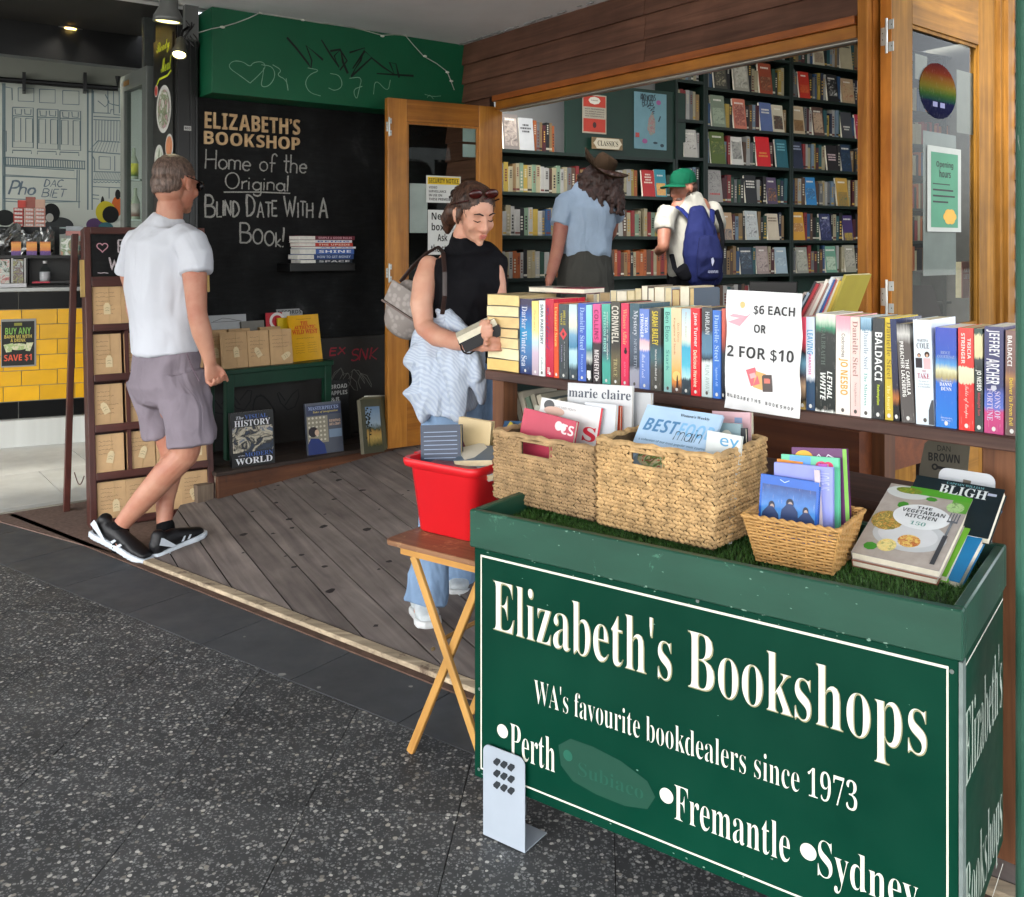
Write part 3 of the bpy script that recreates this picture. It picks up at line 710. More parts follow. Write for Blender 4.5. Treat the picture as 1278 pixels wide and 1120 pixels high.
g=G();a,b=chk(279,240),chk(362,241.5);g.ribbon([(a[0],a[1]),((a[0]+b[0])/2,(a[1]+b[1])/2+.004),(b[0],b[1])],.008,-.0015);mk('chalk_underline',g,m_chalk,cw)
chalkline('BLIND DATE WITH A',256,270,411,271,27,True,0,.009,.05,3)
chalkline('BOOk!',300,303,358,309,25,True,0,.009,.04,3)
g=G()
for(cx_,cz_)in((275,505),(300,500),(330,505),(360,500)):
 a=chk(cx_,cz_);g.ribbon([(a[0]+.07*math.cos(k*.7+cx_),a[1]+.06*math.sin(k*1.1))for k in range(10)],.008,.0028)
mk('black_graffiti',g,M('#0b0b0b',.6),cw)
g=G()
for s,px,py,pw,hh in(('EX',412,443,20,10),('SNK',438,450,34,17)):
 a=chk(px,py);b=chk(px+pw,py);hand(g,s,a[0],a[1],.06*hh/14,.009,.002,.2,.12,width=b[0]-a[0])
mk('red_graffiti',g,M('#8c1f2e',.6),cw)
g=G()
for k in range(5):
 a=chk(420+9*k,470+5*(k%3));g.ribbon([(a[0]+.05*math.cos(q*.9+k),a[1]+.05*math.sin(q*1.3+k*2))for q in range(8)],.003,.0028)
mk('chalk_scratches',g,M('#77756f',.9),cw)
BF=Fr(*CHKF.w(0,-.2).to_2d(),36.87)
xb0=BF.sx(264.5);xb1=1.70
bk=thing('green_bulkhead','green box bulkhead with scrawled graffiti above the chalkboard','bulkhead',BF.w(xb0,0,2.21),BF.rz)
g=G();g.box(0,xb1-xb0,0,.31,0,.469);m_bulk=M('#07593a',.5,.1,3);mk('casing',g,m_bulk,bk,bevel=.002)
def bul(px,py):a=BF.at(px,py);return a[0]-xb0,a[1]-2.21
g=G()
S=[[(358,47),(371,62),(384,79),(388,85),(389,76),(382,57),(395,68),(403,75)],[(401,50),(412,68),(423,84),(417,70),(425,62),(428,78),(434,92)],[(412,64),(424,62),(433,76),(424,88)],[(436,66),(455,60),(450,76),(438,96),(464,72),(455,64),(440,86)],[(463,72),(478,84),(492,93),(486,78),(494,80),(498,97)],[(470,92),(516,95)]]
for st_ in S:mk('black_scrawl',G().ribbon([bul(*p)for p in st_],.011,-.0014,wob=.8),M('#0a0f0d',.5),bk)
g=G()
Wl=[[(312,104),(300,95),(284,84),(290,76),(303,77),(312,84),(316,78),(328,77),(332,84),(322,95),(312,104)],[(326,81),(340,83),(344,95),(336,108),(325,109),(328,95),(329,85)],[(340,81),(352,88),(345,94),(358,100),(360,118),(357,98)],[(384,85),(400,88),(386,93),(380,104),(386,116),(400,120)],[(412,92),(424,94),(428,108),(418,114),(410,110)],[(436,98),(452,96),(448,112),(445,126),(440,112),(452,108)],[(466,118),(468,98),(484,116),(487,100)]]
for st_ in Wl+[[(530,118),(540,121),(550,120)],[(533,122),(536,118),(541,124)]]:mk('white_scrawl',G().ribbon(chaik([bul(*p)for p in st_]),.0038,-.0014,wob=.5),M('#7fa890',.8),bk)
sl_t=thing('string_lights','thin white string of fairy lights clipped along the top of the bulkhead','string lights',BF.w(0,-.01,2.6),BF.rz)
pts=[(246,42),(262,37),(278,34),(292,30),(308,24),(323,17),(345,21),(376,26),(400,30),(424,32),(450,38),(475,45),(490,44),(504,45),(515,58),(527,71),(543,80),(556,90),(561,102),(565,113)]
P3=[]
for(px,py)in pts:a=BF.at(px,py);P3.append((a[0],-.008,a[1]-2.6))
g=G();g.tube(P3,.0028,6);mk('cable',g,M('#b9b9b2',.5),sl_t,smooth=True)
for(px,py)in((276,35),(323,17),(376,26),(424,32),(475,46),(504,45),(528,71),(556,91),(561,102)):
 a=BF.at(px,py);g=G();g.ell((0,0,0),(.014,.009,.007));mk('bulb',g,M('#d8d8cf',.3),sl_t,loc=(a[0],-.012,a[1]-2.6),smooth=True)
pl=thing('black_pillar','glossy black pillar between the chalkboard and the neighbouring shop','pillar',CHKF.w(-.125,0,0),CHKF.rz)
g=G();g.box(0,.122,-.02,.35,0,2.739);mk('casing',g,m_black,pl)
for a in(.008,.078,.108):g=G();g.box(a,a+.006,-.026,-.0205,0,2.73);mk('trim_strip',g,M('#1f2021',.3),pl)
a=chk(229,163,-.02);b=chk(238,158,-.02)
g=G();g.rect(a[0]+.125,b[0]+.125,a[1],b[1],-.0285);mk('number_label',g,M('#b9b9b9',.6),pl)
g=G();text_into(g,'B03',(a[0]+.129,a[1]+.006,b[0]+.121,b[1]-.006),'bold',-.029);mk('label_text',g,m_ink,pl)
q0=CHKF.w(-.128,.0);BNF=Fr(q0.x,q0.y,36.87+90)
bn_=thing('menu_banner','tall black menu banner with round food dishes beside the pillar','banner',q0,math.atan2(-.8,.6))
g=G();g.box(-.37,-.01,-.004,0,.55,2.56);mk('banner_sheet',g,m_black,bn_)
def bdish(cx_,cz_,r,cols):
 g=G();g.disc(cx_,cz_,r,r,-.005,n=32);mk('dish',g,M('#c9c9c4',.5),bn_)
 g=G();g.disc(cx_,cz_,r*.82,r*.82,-.006,n=28);mk('food',g,picmat(cols,14),bn_)
bdish(-.17,2.15,.135,('#3a2a2a','#b98f98','#5f7f4a','#d9d0cf','#6f4a45'));bdish(-.26,1.87,.085,('#8fa08a','#d0d4c8','#4f6b3f'));bdish(-.07,1.93,.07,('#b9603a','#d98a5a','#7a3a2a'))
bdish(-.31,2.27,.035,('#a02a2a','#c94a3a','#7a1a1a'))
g=G();text_into(g,'Ready',(-.30,2.46,-.06,2.54),'script',-.006);text_into(g,'Meal',(-.22,2.36,-.03,2.44),'script',-.006)
g.ribbon([(-.3,2.30),(-.25,2.33),(-.1,2.33),(-.03,2.35)],.012,-.006);mk('banner_title',g,M('#c5d62a',.6),bn_)
g=G()
for k in range(4):g.ribbon([(-.12,1.80-.03*k),(-.04,1.80-.03*k)],.008,-.006)
for k in range(3):g.ribbon([(-.26,2.12+0*k),(-.06,2.12)],.008,-.006)
mk('banner_text',g,M('#9a9a95',.6),bn_)
def P_at(px,py,d):return W(px,py,d)
def lamp(label,top,r0,r1,length,tiltx,tilty,mat,lit,power):
 t=thing('spot_lamp',label,'lamp',top)
 t.rotation_euler=(R(tiltx),R(tilty),0)
 g=G();g.lathe([(r0*.35,0),(r0,-.02),(r0,-length*.45),(r1,-length*.8),(r1*1.02,-length),(r1*.94,-length),(r0*.9,-length*.5),(r0*.3,-length*.45)],24)
 mk('lamp_shade',g,mat,t,smooth=True)
 g=G();g.lathe([(.001,-length*.98),(r1*.8,-length*.97),(r1*.8,-length*.9),(.001,-length*.88)],20);mk('light_bulb',g,emitm('#f6e58a',lit),t)
 g=G();g.tube([(0,0,-.01),(0,.01,.05),(.02,.03,.09)],.008,8);mk('bracket',g,m_black,t,smooth=True)
 if power:
  l=bpy.data.lights.new('spot_light','SPOT');l.energy=power;l.color=(1,.9,.62);l.spot_size=R(80);l.shadow_soft_size=.03
  o=bpy.data.objects.new('spot_light',l);put(o,t,(0,0,-length-.01))
 return t
lamp('grey cone spot lamp at the soffit above the black pillar',W(211,-6,4.75),.045,.07,.135,3,4,M('#6f716f',.35,.1,9,0,.3),1.0,0)
lamp('small dark lit spot lamp below the grey one at the pillar top',W(226,47,4.95),.026,.038,.115,-26,-4,M('#4a4a48',.4,.1,9,0,.3),3.0,1)
g=G()
for k in range(5):
 g.tube([tuple(W(232+3*k+5*math.sin(i*1.3+k),26+7*i+2*k,5.0+.01*k))for i in range(5)],.0035,5)
o=mk('cable_tangle',g,m_black,label='tangle of black lamp cables beside the left end of the bulkhead',cat='cables')
g=G();q=W(238,22,5.05);g.box(-.035,.035,-.02,.02,-.12,.06);mk('junction_box',g,M('#5b5d5c',.5),loc=q,rz=CHKF.rz,label='grey junction box behind the lamp cables',cat='box')
# =========================== NEIGHBOURING SHOP
def box_thing(name,label,cat,fr,px0,py0,px1,py1,off,dep,mat,group=None,bevel=0,**k):
 x0,z0,x1,z1=on(fr,0,px0,py0,px1,py1,off)
 t=thing(name,label,cat,fr.w((x0+x1)/2,off,z0),fr.rz,group)
 w_,h_=(x1-x0)/2,z1-z0
 g=G();g.box(-w_,w_,0,dep,0,h_);mk(k.get('part','body'),g,mat,t,bevel=bevel);return t,w_,h_
ct=thing('tiled_counter','food shop counter faced with yellow brick tiles between black tiles','counter',CTRF.w(0,0,0),CTRF.rz)
cx0,cx1=CTRF.sx(-90),CTRF.sx(150)
def ch(py,px=50):return CTRF.at(px,py)[1]
H_=[ch(364),ch(386),ch(499.5),ch(521)]
g=G();g.box(cx0,cx1,.012,.55,0,H_[0]);mk('counter_body',g,M('#3a3a38',.7),ct)
g=G();g.box(cx0,cx1,-.03,.58,H_[0]+.001,H_[0]+.03);mk('worktop',g,M('#8f918f',.3,.1,5,0,.6),ct,bevel=.003)
g=G();g.box(cx0,cx1,-.05,.011,0,H_[3]-.002);mk('stone_plinth',g,m_pale,ct,bevel=.004)
g=G();g.box(cx0,cx1,.004,.0118,H_[3],H_[0]);mk('grout',g,M('#77766f',.8),ct)
m_ytile=M('#e0a80f',.25,.1,7,.05,0,.12);m_btile=M('#08090a',.25,.1,7,0,0,0,.15)
nrow=6;rh=(H_[1]-H_[2])/nrow;tw=.222
tm=None
for r in range(nrow):
 k=0;x=cx0+(r%2)*tw/2-tw
 while x<cx1:
  a,b=max(x,cx0),min(x+tw-.004,cx1)
  if b-a>.02:
   g=G();g.box(0,b-a,-.002,.0035,0,rh-.004)
   if abs((b-a)-(tw-.004))<1e-6:
    if tm is None:tm=mesh('yellow_tile',g,m_ytile,.0015)
    o=bpy.data.objects.new('yellow_tile',tm);put(o,ct,(a,0,H_[2]+r*rh+.002))
   else:mk('yellow_tile',g,m_ytile,ct,loc=(a,0,H_[2]+r*rh+.002))
  x+=tw
xg=CTRF.sx(23)
for(z0,z1)in((H_[1]+.003,H_[0]-.003),(H_[3]+.003,H_[2]-.003)):
 for k in range(-3,6):
  a,b=max(cx0,xg+k*.34+.003),min(cx1,xg+(k+1)*.34-.003)
  if b>a:g=G();g.box(0,b-a,-.001,.0035,0,z1-z0);mk('black_tile',g,m_btile,ct,loc=(a,0,z0))
t,w_,h_=sheet('offer_poster','black poster offering a dollar off, taped to the yellow tiles','poster',CTRF,on(CTRF,0,1,399,45,457,-.006),M('#8f8f8a',.6),-.006,.002)
g=G();g.rect(-w_*.95,w_*.9,h_*.03,h_*.95,-.0007);mk('black_print',g,M('#141613',.5),t)
def tcol(parent,items,y=-.0015):
 for s,bx_,c,kd in items:T('poster_lettering',s,bx_,parent,M(c,.6),kd,y)
tcol(t,[('BUY ANY',(-w_*.75,h_*.68,w_*.7,h_*.82),'#7fae52','bold'),('BANH MI WITH',(-w_*.8,h_*.60,w_*.75,h_*.67),'#c9b457','bold'),('A DRINK',(-w_*.45,h_*.52,w_*.4,h_*.59),'#c9b457','bold'),('SAVE $1',(-w_*.82,h_*.11,w_*.75,h_*.26),'#d1573a','bold')])
g=G();g.rect(-w_*.25,w_*.2,h_*.86,h_*.92,-.0015);mk('badge',g,M('#8a8a3a',.6),t)
g=G();g.disc(0,h_*.42,w_*.55,h_*.07,-.0015);g.add([(-w_*.85,-.0012,h_*.47),(-w_*.3,-.0012,h_*.5),(-w_*.4,-.0012,h_*.32),(-w_*.7,-.0012,h_*.31)],[(0,1,2,3)]);g.add([(w_*.45,-.0012,h_*.5),(w_*.85,-.0012,h_*.5),(w_*.65,-.0012,h_*.32),(w_*.4,-.0012,h_*.33)],[(0,1,2,3)])
mk('roll_picture',g,picmat(('#b8a878','#d8d0b0','#8fae6a','#c9b48f'),30),t)
zt=H_[0]+.031
def cbox(name,label,cat,px0,py0,px1,py1,off,dep,mat,group=None,rest=None,bevel=0,part='body'):
 x0,z0,x1,z1=on(CTRF,0,px0,py0,px1,py1,off)
 if rest is not None:z0=rest
 t=thing(name,label,cat,CTRF.w((x0+x1)/2,off,z0),CTRF.rz,group);w_,h_=(x1-x0)/2,z1-z0
 g=G();g.box(-w_,w_,0,dep,0,h_);mk(part,g,mat,t,bevel=bevel);return t,w_,h_
x0,z0,x1,z1=on(CTRF,0,32,319,104,350,.16)
nc=thing('display_cabinet','low black open-fronted cabinet on the food shop counter','cabinet',CTRF.w(0,.16,zt),CTRF.rz)
zs=z1-zt
g=G();g.box(x0-.5,x1,.0,.30,zs-.02,zs+.0);mk('top_board',g,m_black,nc)
g=G();g.box(x1-.02,x1,.0,.30,0,zs-.021);mk('side_board',g,m_black,nc)
g=G();g.box(x0,x0+.012,.0,.30,0,zs-.021);mk('side_board',g,m_black,nc)
g=G();g.box(x0-.5,x1-.021,.28,.30,0,zs-.021);mk('back_board',g,m_black,nc)
zc=zt+zs+.001
gc=thing('glass_case','glass case of small packets at the left end of the counter','case',CTRF.w(0,.13,zt),CTRF.rz)
x0,z0,x1,z1=on(CTRF,0,-40,322,31,350,.13)
g=G();g.box(x0,x1,0,.004,0,zs-.025);mk('glass_front',g,glassm(),gc)
for a in(CTRF.sx(14,.13),CTRF.sx(30,.13)):g=G();g.box(a,a+.012,-.006,-.001,0,zs-.02);mk('divider',g,M('#a9a9a6',.3),gc)
for i,(a,b)in enumerate(((-12,12),(15,29))):
 cbox('snack_packet',('tall snack packets in the left bay of the glass case','colourful snack packets in the right bay of the glass case')[i],'packet',a,324,b,348,.16,.08,picmat(('#b9b4b0','#c94a4a','#e5e0da','#3a3f3a','#b99a3a')if i==0 else('#2a2420','#c9c08a','#7a4a5a','#dfe0da','#a9a43a'),24),rest=zt)
t,w_,h_=cbox('paper_stack','stack of white paper at the left front of the counter','paper',-30,355,33,361,-.0,.10,M('#c4c4c6',.7),rest=zt)
t,w_,h_=cbox('card_reader_tray','thin dark tray on the counter in front of the cabinet','tray',34,357,93,362,.01,.13,m_black,rest=zt)
t,w_,h_=cbox('red_folder','glossy red folder lying on the dark tray','folder',40,352,62,357,.02,.11,M('#b0203a',.3),rest=zt+.026)
t,w_,h_=cbox('black_folder','black folder lying on the tray right of the red folder','folder',63,351,90,357,.02,.11,M('#19191b',.3),rest=zt+.026)
b0=CTRF.at(56,340,.17);bt=thing('water_bottle','clear bottle with white label standing in the black cabinet','bottle',CTRF.w(b0[0],.20,zt+.001),CTRF.rz)
hb=.165
g=G();g.lathe([(.03,0),(.034,.01),(.034,hb*.62),(.028,hb*.75),(.012,hb*.88),(.012,hb)],20);mk('bottle_body',g,glassm((.8,.85,.85)),bt,smooth=True)
g=G();g.lathe([(.0345,hb*.18),(.0345,hb*.6)],20);mk('bottle_label',g,M('#b9bcc0',.5),bt,smooth=True)
g=G();g.lathe([(.014,hb*.96),(.014,hb*1.07)],16);mk('bottle_cap',g,M('#c9c9c9',.4),bt)
for i,(a,b,c)in enumerate(((-20,26,282),(26,52,290),(50,68,286))):
 x0,z0,x1,z1=on(CTRF,0,a,c,b,318,.26)
 t=thing('snack_bag',('large crinkled silver snack bag at the left of the cabinet top','middle crinkled silver snack bag on the cabinet top','right crinkled silver snack bag leaning on the dark panel')[i],'bag',CTRF.w((x0+x1)/2,.28,zc),CTRF.rz)
 g=G();n=9;w_,h_=(x1-x0)/2,z1-zc;vs=[]
 for p in range(n+1):
  for q in range(n+1):
   u,v=p/n,q/n;bul_=math.sin(math.pi*u)*math.sin(math.pi*v)*.05+.012*noise.noise(Vector((u*7+i*3,v*7,i)))
   vs.append((-w_+2*w_*u,-bul_,h_*v*(1+.12*math.sin(u*9+i))))
 g.add(vs,[(p*(n+1)+q,(p+1)*(n+1)+q,(p+1)*(n+1)+q+1,p*(n+1)+q+1)for p in range(n)for q in range(n)])
 g.box(-w_,w_,0.02,.03,0,h_*.9)
 mk('foil',g,M('#8f9190',.25,.3,25,.4,.85),t)
for i,(a,b)in enumerate(((14,26),(33,46),(50,63))):
 t,w_,h_=cbox('noodle_packet',('left','middle','right')[i]+' of three orange and purple noodle packets on the cabinet edge','packet',a,302,b,319,.17,.04,rampmat([(0,'#4a2470'),(.28,'#5c3080'),(.36,'#c9702a'),(.8,'#dd9a38'),(1,'#c96a2a')],.4,2,.25),rest=zc,group=None)
x0,z0,x1,z1=on(CTRF,0,24,283,74,318,.30)
bbx=thing('dark_panel','dark board standing behind the silver bags','board',CTRF.w(0,.36,zc),CTRF.rz)
g=G();g.box(x0-.6,x1,.0,.015,0,z1-zc);mk('panel',g,M('#24282a',.6),bbx)
g=G();g.box(x0-.6,x1+.18,.016,.22,z1-zc-.01,z1-zc);mk('shelf',g,M('#8fa5a2',.2),bbx)
zsh=z1+.001
k=0
for i,(pa,pb,n)in enumerate(((17,30,5),(31,43,5),(44,57,5))):
 for j in range(n):
  x0,z0,x1,z1=on(CTRF,0,pa,258,pb-.6,282,.42);hh=(z1-z0)/n
  t=thing('tea_box',('left','middle','right')[i]+' stack of small pink boxes, '+('bottom','second','third','fourth','top')[j]+' box','box',CTRF.w((x0+x1)/2,.40,zsh+j*hh),CTRF.rz,'small pink boxes stacked above the counter')
  w_=(x1-x0)/2;g=G();g.box(-w_,w_,0,.1,0,hh-.002);mk('carton',g,M('#c98a7c' if i else '#b5463e',.5,.1),t)
  g=G();g.rect(-w_*.8,w_*.8,hh*.2,hh*.75,-.0006);mk('print',g,picmat(('#3a2a2a','#d8cfca','#8a5a52'),60),t)
for i,(px,py)in enumerate(((28,256),(38,252),(50,255))):
 cbox('tea_box','small box lying on top of the '+('left','middle','right')[i]+' pink stack','box',px-6,py-6,px+6,py+1.5,.41,.08,M(('#c4483e','#9a5a50','#c9a490')[i],.5),rest=zsh+(on(CTRF,0,17,258,30,282,.42)[3]-on(CTRF,0,17,258,30,282,.42)[1])+.001)
cbox('picture_carton','white carton with green picture at the right of the counter','box',76,298,98,320,.17,.1,picmat(('#c9c6c0','#dfe0da','#6f8f6a','#c98a7a','#3f5f6a'),12),rest=zc)
for j in range(4):
 cbox('flat_packet',('bottom','second','third','top')[j]+' of the flat packets stacked behind the picture carton','packet',82,283+4,102,297,.34,.12,M(('#b98f84','#8fa49f','#c9a59a','#a9b5b0')[j],.5))if False else None
x0,z0,x1,z1=on(CTRF,0,82,282,104,318,.32);hh=(z1-zc)/6
for j in range(6):
 t=thing('flat_packet',('lowest','second lowest','third lowest','third highest','second highest','highest')[j]+' packet in the flat stack behind the picture carton','packet',CTRF.w((x0+x1)/2,.32,zc+j*hh),CTRF.rz)
 w_=(x1-x0)/2*(1-.03*(j%2));g=G();g.box(-w_,w_,0,.14,0,hh-.003);mk('packet_body',g,M(('#b98f84','#8fa49f','#c9a59a','#a9b5b0','#c98f8a','#a9b0b5')[j],.5,.2),t)
def mu(px,py):return MURF.at(px,py,-.02)
mw=thing('street_mural','pale wall mural of shopfronts drawn in thin blue lines','mural',MURF.w(0,-.02,0),MURF.rz)
mx0,mx1=MURF.sx(-60,-.02),MURF.sx(216,-.02);mzt=mu(60,104)[1]
g=G();g.box(mx0,mx1,0,.018,.4,mzt);mk('panel',g,M('#c6ccc3',.75,.06,2),mw)
g=G()
def ml(pts,w=.012):g.ribbon([mu(*p)for p in pts],w*.62,-.001,wob=.25)
def zc2(x,y):return(x/6.39,y/6.39+90)
def Z(*pts,w=.012):ml([zc2(*p)for p in pts],w)
def rc(x0,y0,x1,y1,sk=.04,w=.011):Z((x0,y0),(x1,y0+(x1-x0)*sk),(x1,y1+(x1-x0)*sk),(x0,y1),(x0,y0),w=w)
for a in(24,38,700,735):Z((a,90 if a<600 else 140),(a,1100),w=.018)
for a in(145,315,500):rc(a,118+a*.06,a+125 if a<400 else a+130,222+a*.07)
for a in(100,298,478):
 rc(a,275+a*.07,a+165,595+a*.06,.03,.014);Z((a,345+a*.05),(a+165,352+a*.05))
 rc(a+12,360+a*.05,a+65,550+a*.06);rc(a+105,365+a*.05,a+160,556+a*.06)
 for q in(20,95):Z((a+q,290+a*.06),(a+q+4,330+a*.06),(a+q+50,335+a*.06),(a+q+52,292+a*.06))
 Z((a,645+a*.04),(a,620+a*.04),(a+150,625+a*.04),(a+150,650+a*.04))
rc(32,680,680,742,.05,.014)
for k in range(34):Z((45+k*19,682+k*.95),(45+k*19+2,740+k*.95),w=.012)
rc(38,752,592,820,.06);rc(30,830,610,1010,.04,.012);Z((30,1030),(200,1040),(640,1035))
Z((615,780),(612,1030));Z((632,780),(630,1086));Z((40,1010),(40,1100))
for a in(745,860,905,950):Z((a,150),(a+2,330))
Z((745,325),(880,330),(885,300),(905,300),(908,340),(960,345));Z((745,355),(965,365));Z((745,380),(965,390))
for k in range(9):Z((765+k*24,385),(763+k*24,550),w=.009)
Z((780,550),(960,560));Z((780,550),(705,635),(960,655),w=.016)
for k in range(8):Z((790+k*22,552),(745+k*26,640),w=.006)
rc(790,675,880,775);Z((730,660),(755,700),(755,790));Z((915,670),(915,790));Z((745,795),(965,800));Z((745,860),(965,865))
for k in range(16):Z((750+k*13,858),(768+k*13,800),w=.005)
Z(*[(745+k*14,875+9*(k%2))for k in range(16)]);Z((740,915),(960,925));Z((740,980),(790,985));Z((740,1010),(790,1015));Z((870,920),(870,1010))
rc(25,470,50,635,0);Z((45,120),(95,130),(98,225));Z((780,230),(840,280),(870,240),(840,180));Z((870,250),(900,260),(950,270))
mk('line_drawing',g,M('#6f8288',.8),mw)
g=G()
def rel(a):return a
a,b=mu(11,243),mu(45,243);hand(g,'Pho',a[0],a[1],mu(11,226)[1]-a[1],.016,-.0012,.25,.02,width=b[0]-a[0])
a,b=mu(55,233),mu(79,233);hand(g,'DAC',a[0],a[1],.055,.008,-.0012,.25,.02,width=b[0]-a[0])
a,b=mu(52,246),mu(82,247);hand(g,'BIET',a[0],a[1],.065,.008,-.0012,.25,.02,width=b[0]-a[0])
mk('sign_lettering',g,M('#6a7a86',.8),mw)
def blob(name,px,py,rx,ry,c,y):
 a=mu(px,py);k=8.2/FPX;g=G();g.disc(a[0],a[1],rx*k*1.0,ry*k,y,n=24);return mk(name,g,M(c,.7,.08),mw)
blob('painted_shape',118,281,9,8,'#5a3f6a',-.002);blob('painted_shape',128,262,2.5,16,'#16181a',-.0022);blob('painted_shape',146,258,6,12,'#c9642a',-.0024)
blob('painted_shape',132,265,11,13,'#c3b52a',-.0030);blob('painted_shape',138,268,9,10,'#101214',-.0036);blob('painted_shape',132,284,8,6,'#3f6f78',-.0042)
blob('painted_shape',147,243,3,6,'#16181a',-.0030);blob('painted_shape',64,266,9,11,'#141618',-.002);blob('painted_shape',6,272,10,9,'#161a1b',-.002)
blob('painted_shape',74,282,15,10,'#3b3f40',-.0016);blob('painted_shape',62,272,4,5,'#b5b5b0',-.003)
g=G();a,b=MURF.at(-30,97,-.12),MURF.at(147,111,-.12)
cdt=thing('black_conduit','black conduit pipe running above the mural','pipe',MURF.w(0,-.12,0),MURF.rz)
g.tube([(a[0],0,a[1]),(b[0],0,b[1]),(b[0],0,b[1]+.10)],.022,10);mk('pipe',g,m_black,cdt)
for px in(106,30):a=MURF.at(px,107,-.12);g=G();g.box(a[0]-.012,a[0]+.012,-.03,.11,a[1]-.05,a[1]+.10);mk('bracket',g,m_black,cdt)
dl=WH(86,36.5,2.738);t=thing('ceiling_downlight','round lit downlight in the dark ceiling of the neighbouring shop','lamp',dl)
g=G();g.lathe([(.062,-.006),(.085,-.004),(.085,.0)],28);mk('trim_ring',g,M('#8a8a88',.3,.1,9,0,.6),t)
g=G();g.lathe([(.001,-.0075),(.058,-.0075)],24);mk('lens',g,emitm('#fff3c0',9),t)
l=bpy.data.lights.new('downlight','SPOT');l.energy=400;l.color=(1,.93,.8);l.spot_size=R(140);l.spot_blend=.6;l.shadow_soft_size=.06
put(bpy.data.objects.new('downlight',l),t,(0,0,-.02))
q0,q1=W(150,200,6.02),W(183,200,5.62);DN=Fr(q0.x,q0.y,math.degrees(math.atan2(q1.y-q0.y,q1.x-q0.x)))
wn_=(q1-q0).to_2d().length
nd_=thing('grey_glazed_door','open grey framed glass door in front of the mural','door',q0-Vector((0,0,q0.z)),DN.rz)
hN=2.44;m_gfr=M('#5b605d',.4,.08,5)
g=G();g.box(0,.075,0,.045,0.01,hN);mk('stile',g,m_gfr,nd_,bevel=.003)
g=G();g.box(wn_-.085,wn_,0,.045,0.01,hN);mk('stile',g,m_gfr,nd_,bevel=.003)
g=G();g.box(.0755,wn_-.0855,.001,.044,hN-.10,hN);mk('top_rail',g,m_gfr,nd_)
g=G();g.box(.0755,wn_-.0855,.001,.044,.01,.25);mk('bottom_rail',g,m_gfr,nd_)
g=G();g.box(.076,wn_-.086,.02,.026,.25,hN-.101);mk('glass_pane',g,glassm((.85,.9,.88)),nd_)
g=G();g.box(.08,.18,-.004,-.0005,hN-.07,hN-.04);mk('brass_plate',g,M('#b98a4a',.3,.1,9,0,.8),nd_)
g=G();q=W(192,200,5.7);g.box(-.055,.075,0,.05,0,2.739);mk('door_post',g,M('#3c403e',.45),loc=q-Vector((0,0,q.z)),rz=CHKF.rz,label='dark grey door post left of the menu banner',cat='post')
for i,(px,py,c1,c2)in enumerate(((167,212,'#c9c93a','#3f7a3a'),(169,262,'#b9b0a8','#8a4a3a'))):
 q=W(px,py+12,6.7);t=thing('sauce_bottle',('yellow and green labelled glass bottle seen through the grey door','pale bottle with brown label below the yellow labelled one')[i],'bottle',q,0)
 g=G();g.lathe([(.028,0),(.03,.01),(.03,.12),(.012,.17),(.011,.22)],18);mk('bottle_body',g,M('#a9b5a0',.15),t,smooth=True)
 g=G();g.lathe([(.0308,.02),(.0308,.11)],18);mk('bottle_label',g,rampmat([(0,c2),(.4,c1),(1,c1)],.5),t,smooth=True)
 g=G();g.box(-.06,.06,-.04,.04,-.012,-.001);mk('glass_shelf',g,M('#7f8f88',.2),label=('upper','lower')[i]+' small glass shelf behind the grey framed door',cat='shelf',loc=q)
 # =========================== TIMBER STEP WITH BOOKS, GREEN STOOL, WALL SHELF
m_step=wood('#4a2b1b','#6e452c','x',.55,.8,.1,worn='#3a2a22');m_steptop=wood('#2b2320','#45372f','x',.7,.6,.1)
st_=thing('timber_step','low brown timber step along the foot of the chalkboard wall','step',(-1.514,4.9,0),math.atan2(.81,.914))
SF=Fr(-1.514,4.9,math.degrees(math.atan2(.81,.914)))
g=G();g.box(0,1.22,0,.028,ramp_h(-1.514,4.9)-.04,.185);mk('front_board',g,m_step,st_,bevel=.003)
g=G();g.box(-.001,.03,.0285,.5,.0,.185);mk('side_board',g,wood('#6b5a4c','#8f7f70','y',.8,.8,.1),st_,bevel=.003)
g=G();g.box(-.10,-.012,.02,.11,.0,.15);mk('end_block',g,wood('#5a4a3e','#94826f','z',.8,.8,.1),st_,bevel=.003)
for k in range(3):
 a=(-.004,.168,.340)[k];g=G();g.box(-.01,1.22,a,a+.168,.186,.206);mk('top_board',g,m_steptop,st_,bevel=.002)
m_page=M('#d9cba6',.85,.12,40,.2);m_page2=M('#e6dfcc',.85,.1,40,.2);m_page3=M('#cdb483',.85,.12,40,.2)
def book(label,loc,rz,th,h,d,cover,pages=None,rot=None,group=None,cat='book',spine_w=True,hard=False):
 """upright book: spine faces local -y; thickness along x, height z, depth y"""
 t=thing('book',label,cat,loc,rz,group)
 if rot is not None:t.rotation_euler=rot
 c=.0022 if hard else .0009;o=.003 if hard else .0008
 g=G();g.box(-th/2,th/2,0,c,0,h);g.box(-th/2,-th/2+c,c,d,0,h);g.box(th/2-c,th/2,c,d,0,h);mk('cover',g,cover,t)
 g=G();g.box(-th/2+c+.0002,th/2-c-.0002,c+.0002,d-o,o,h-o);mk('page_block',g,pages or m_page,t)
 return t
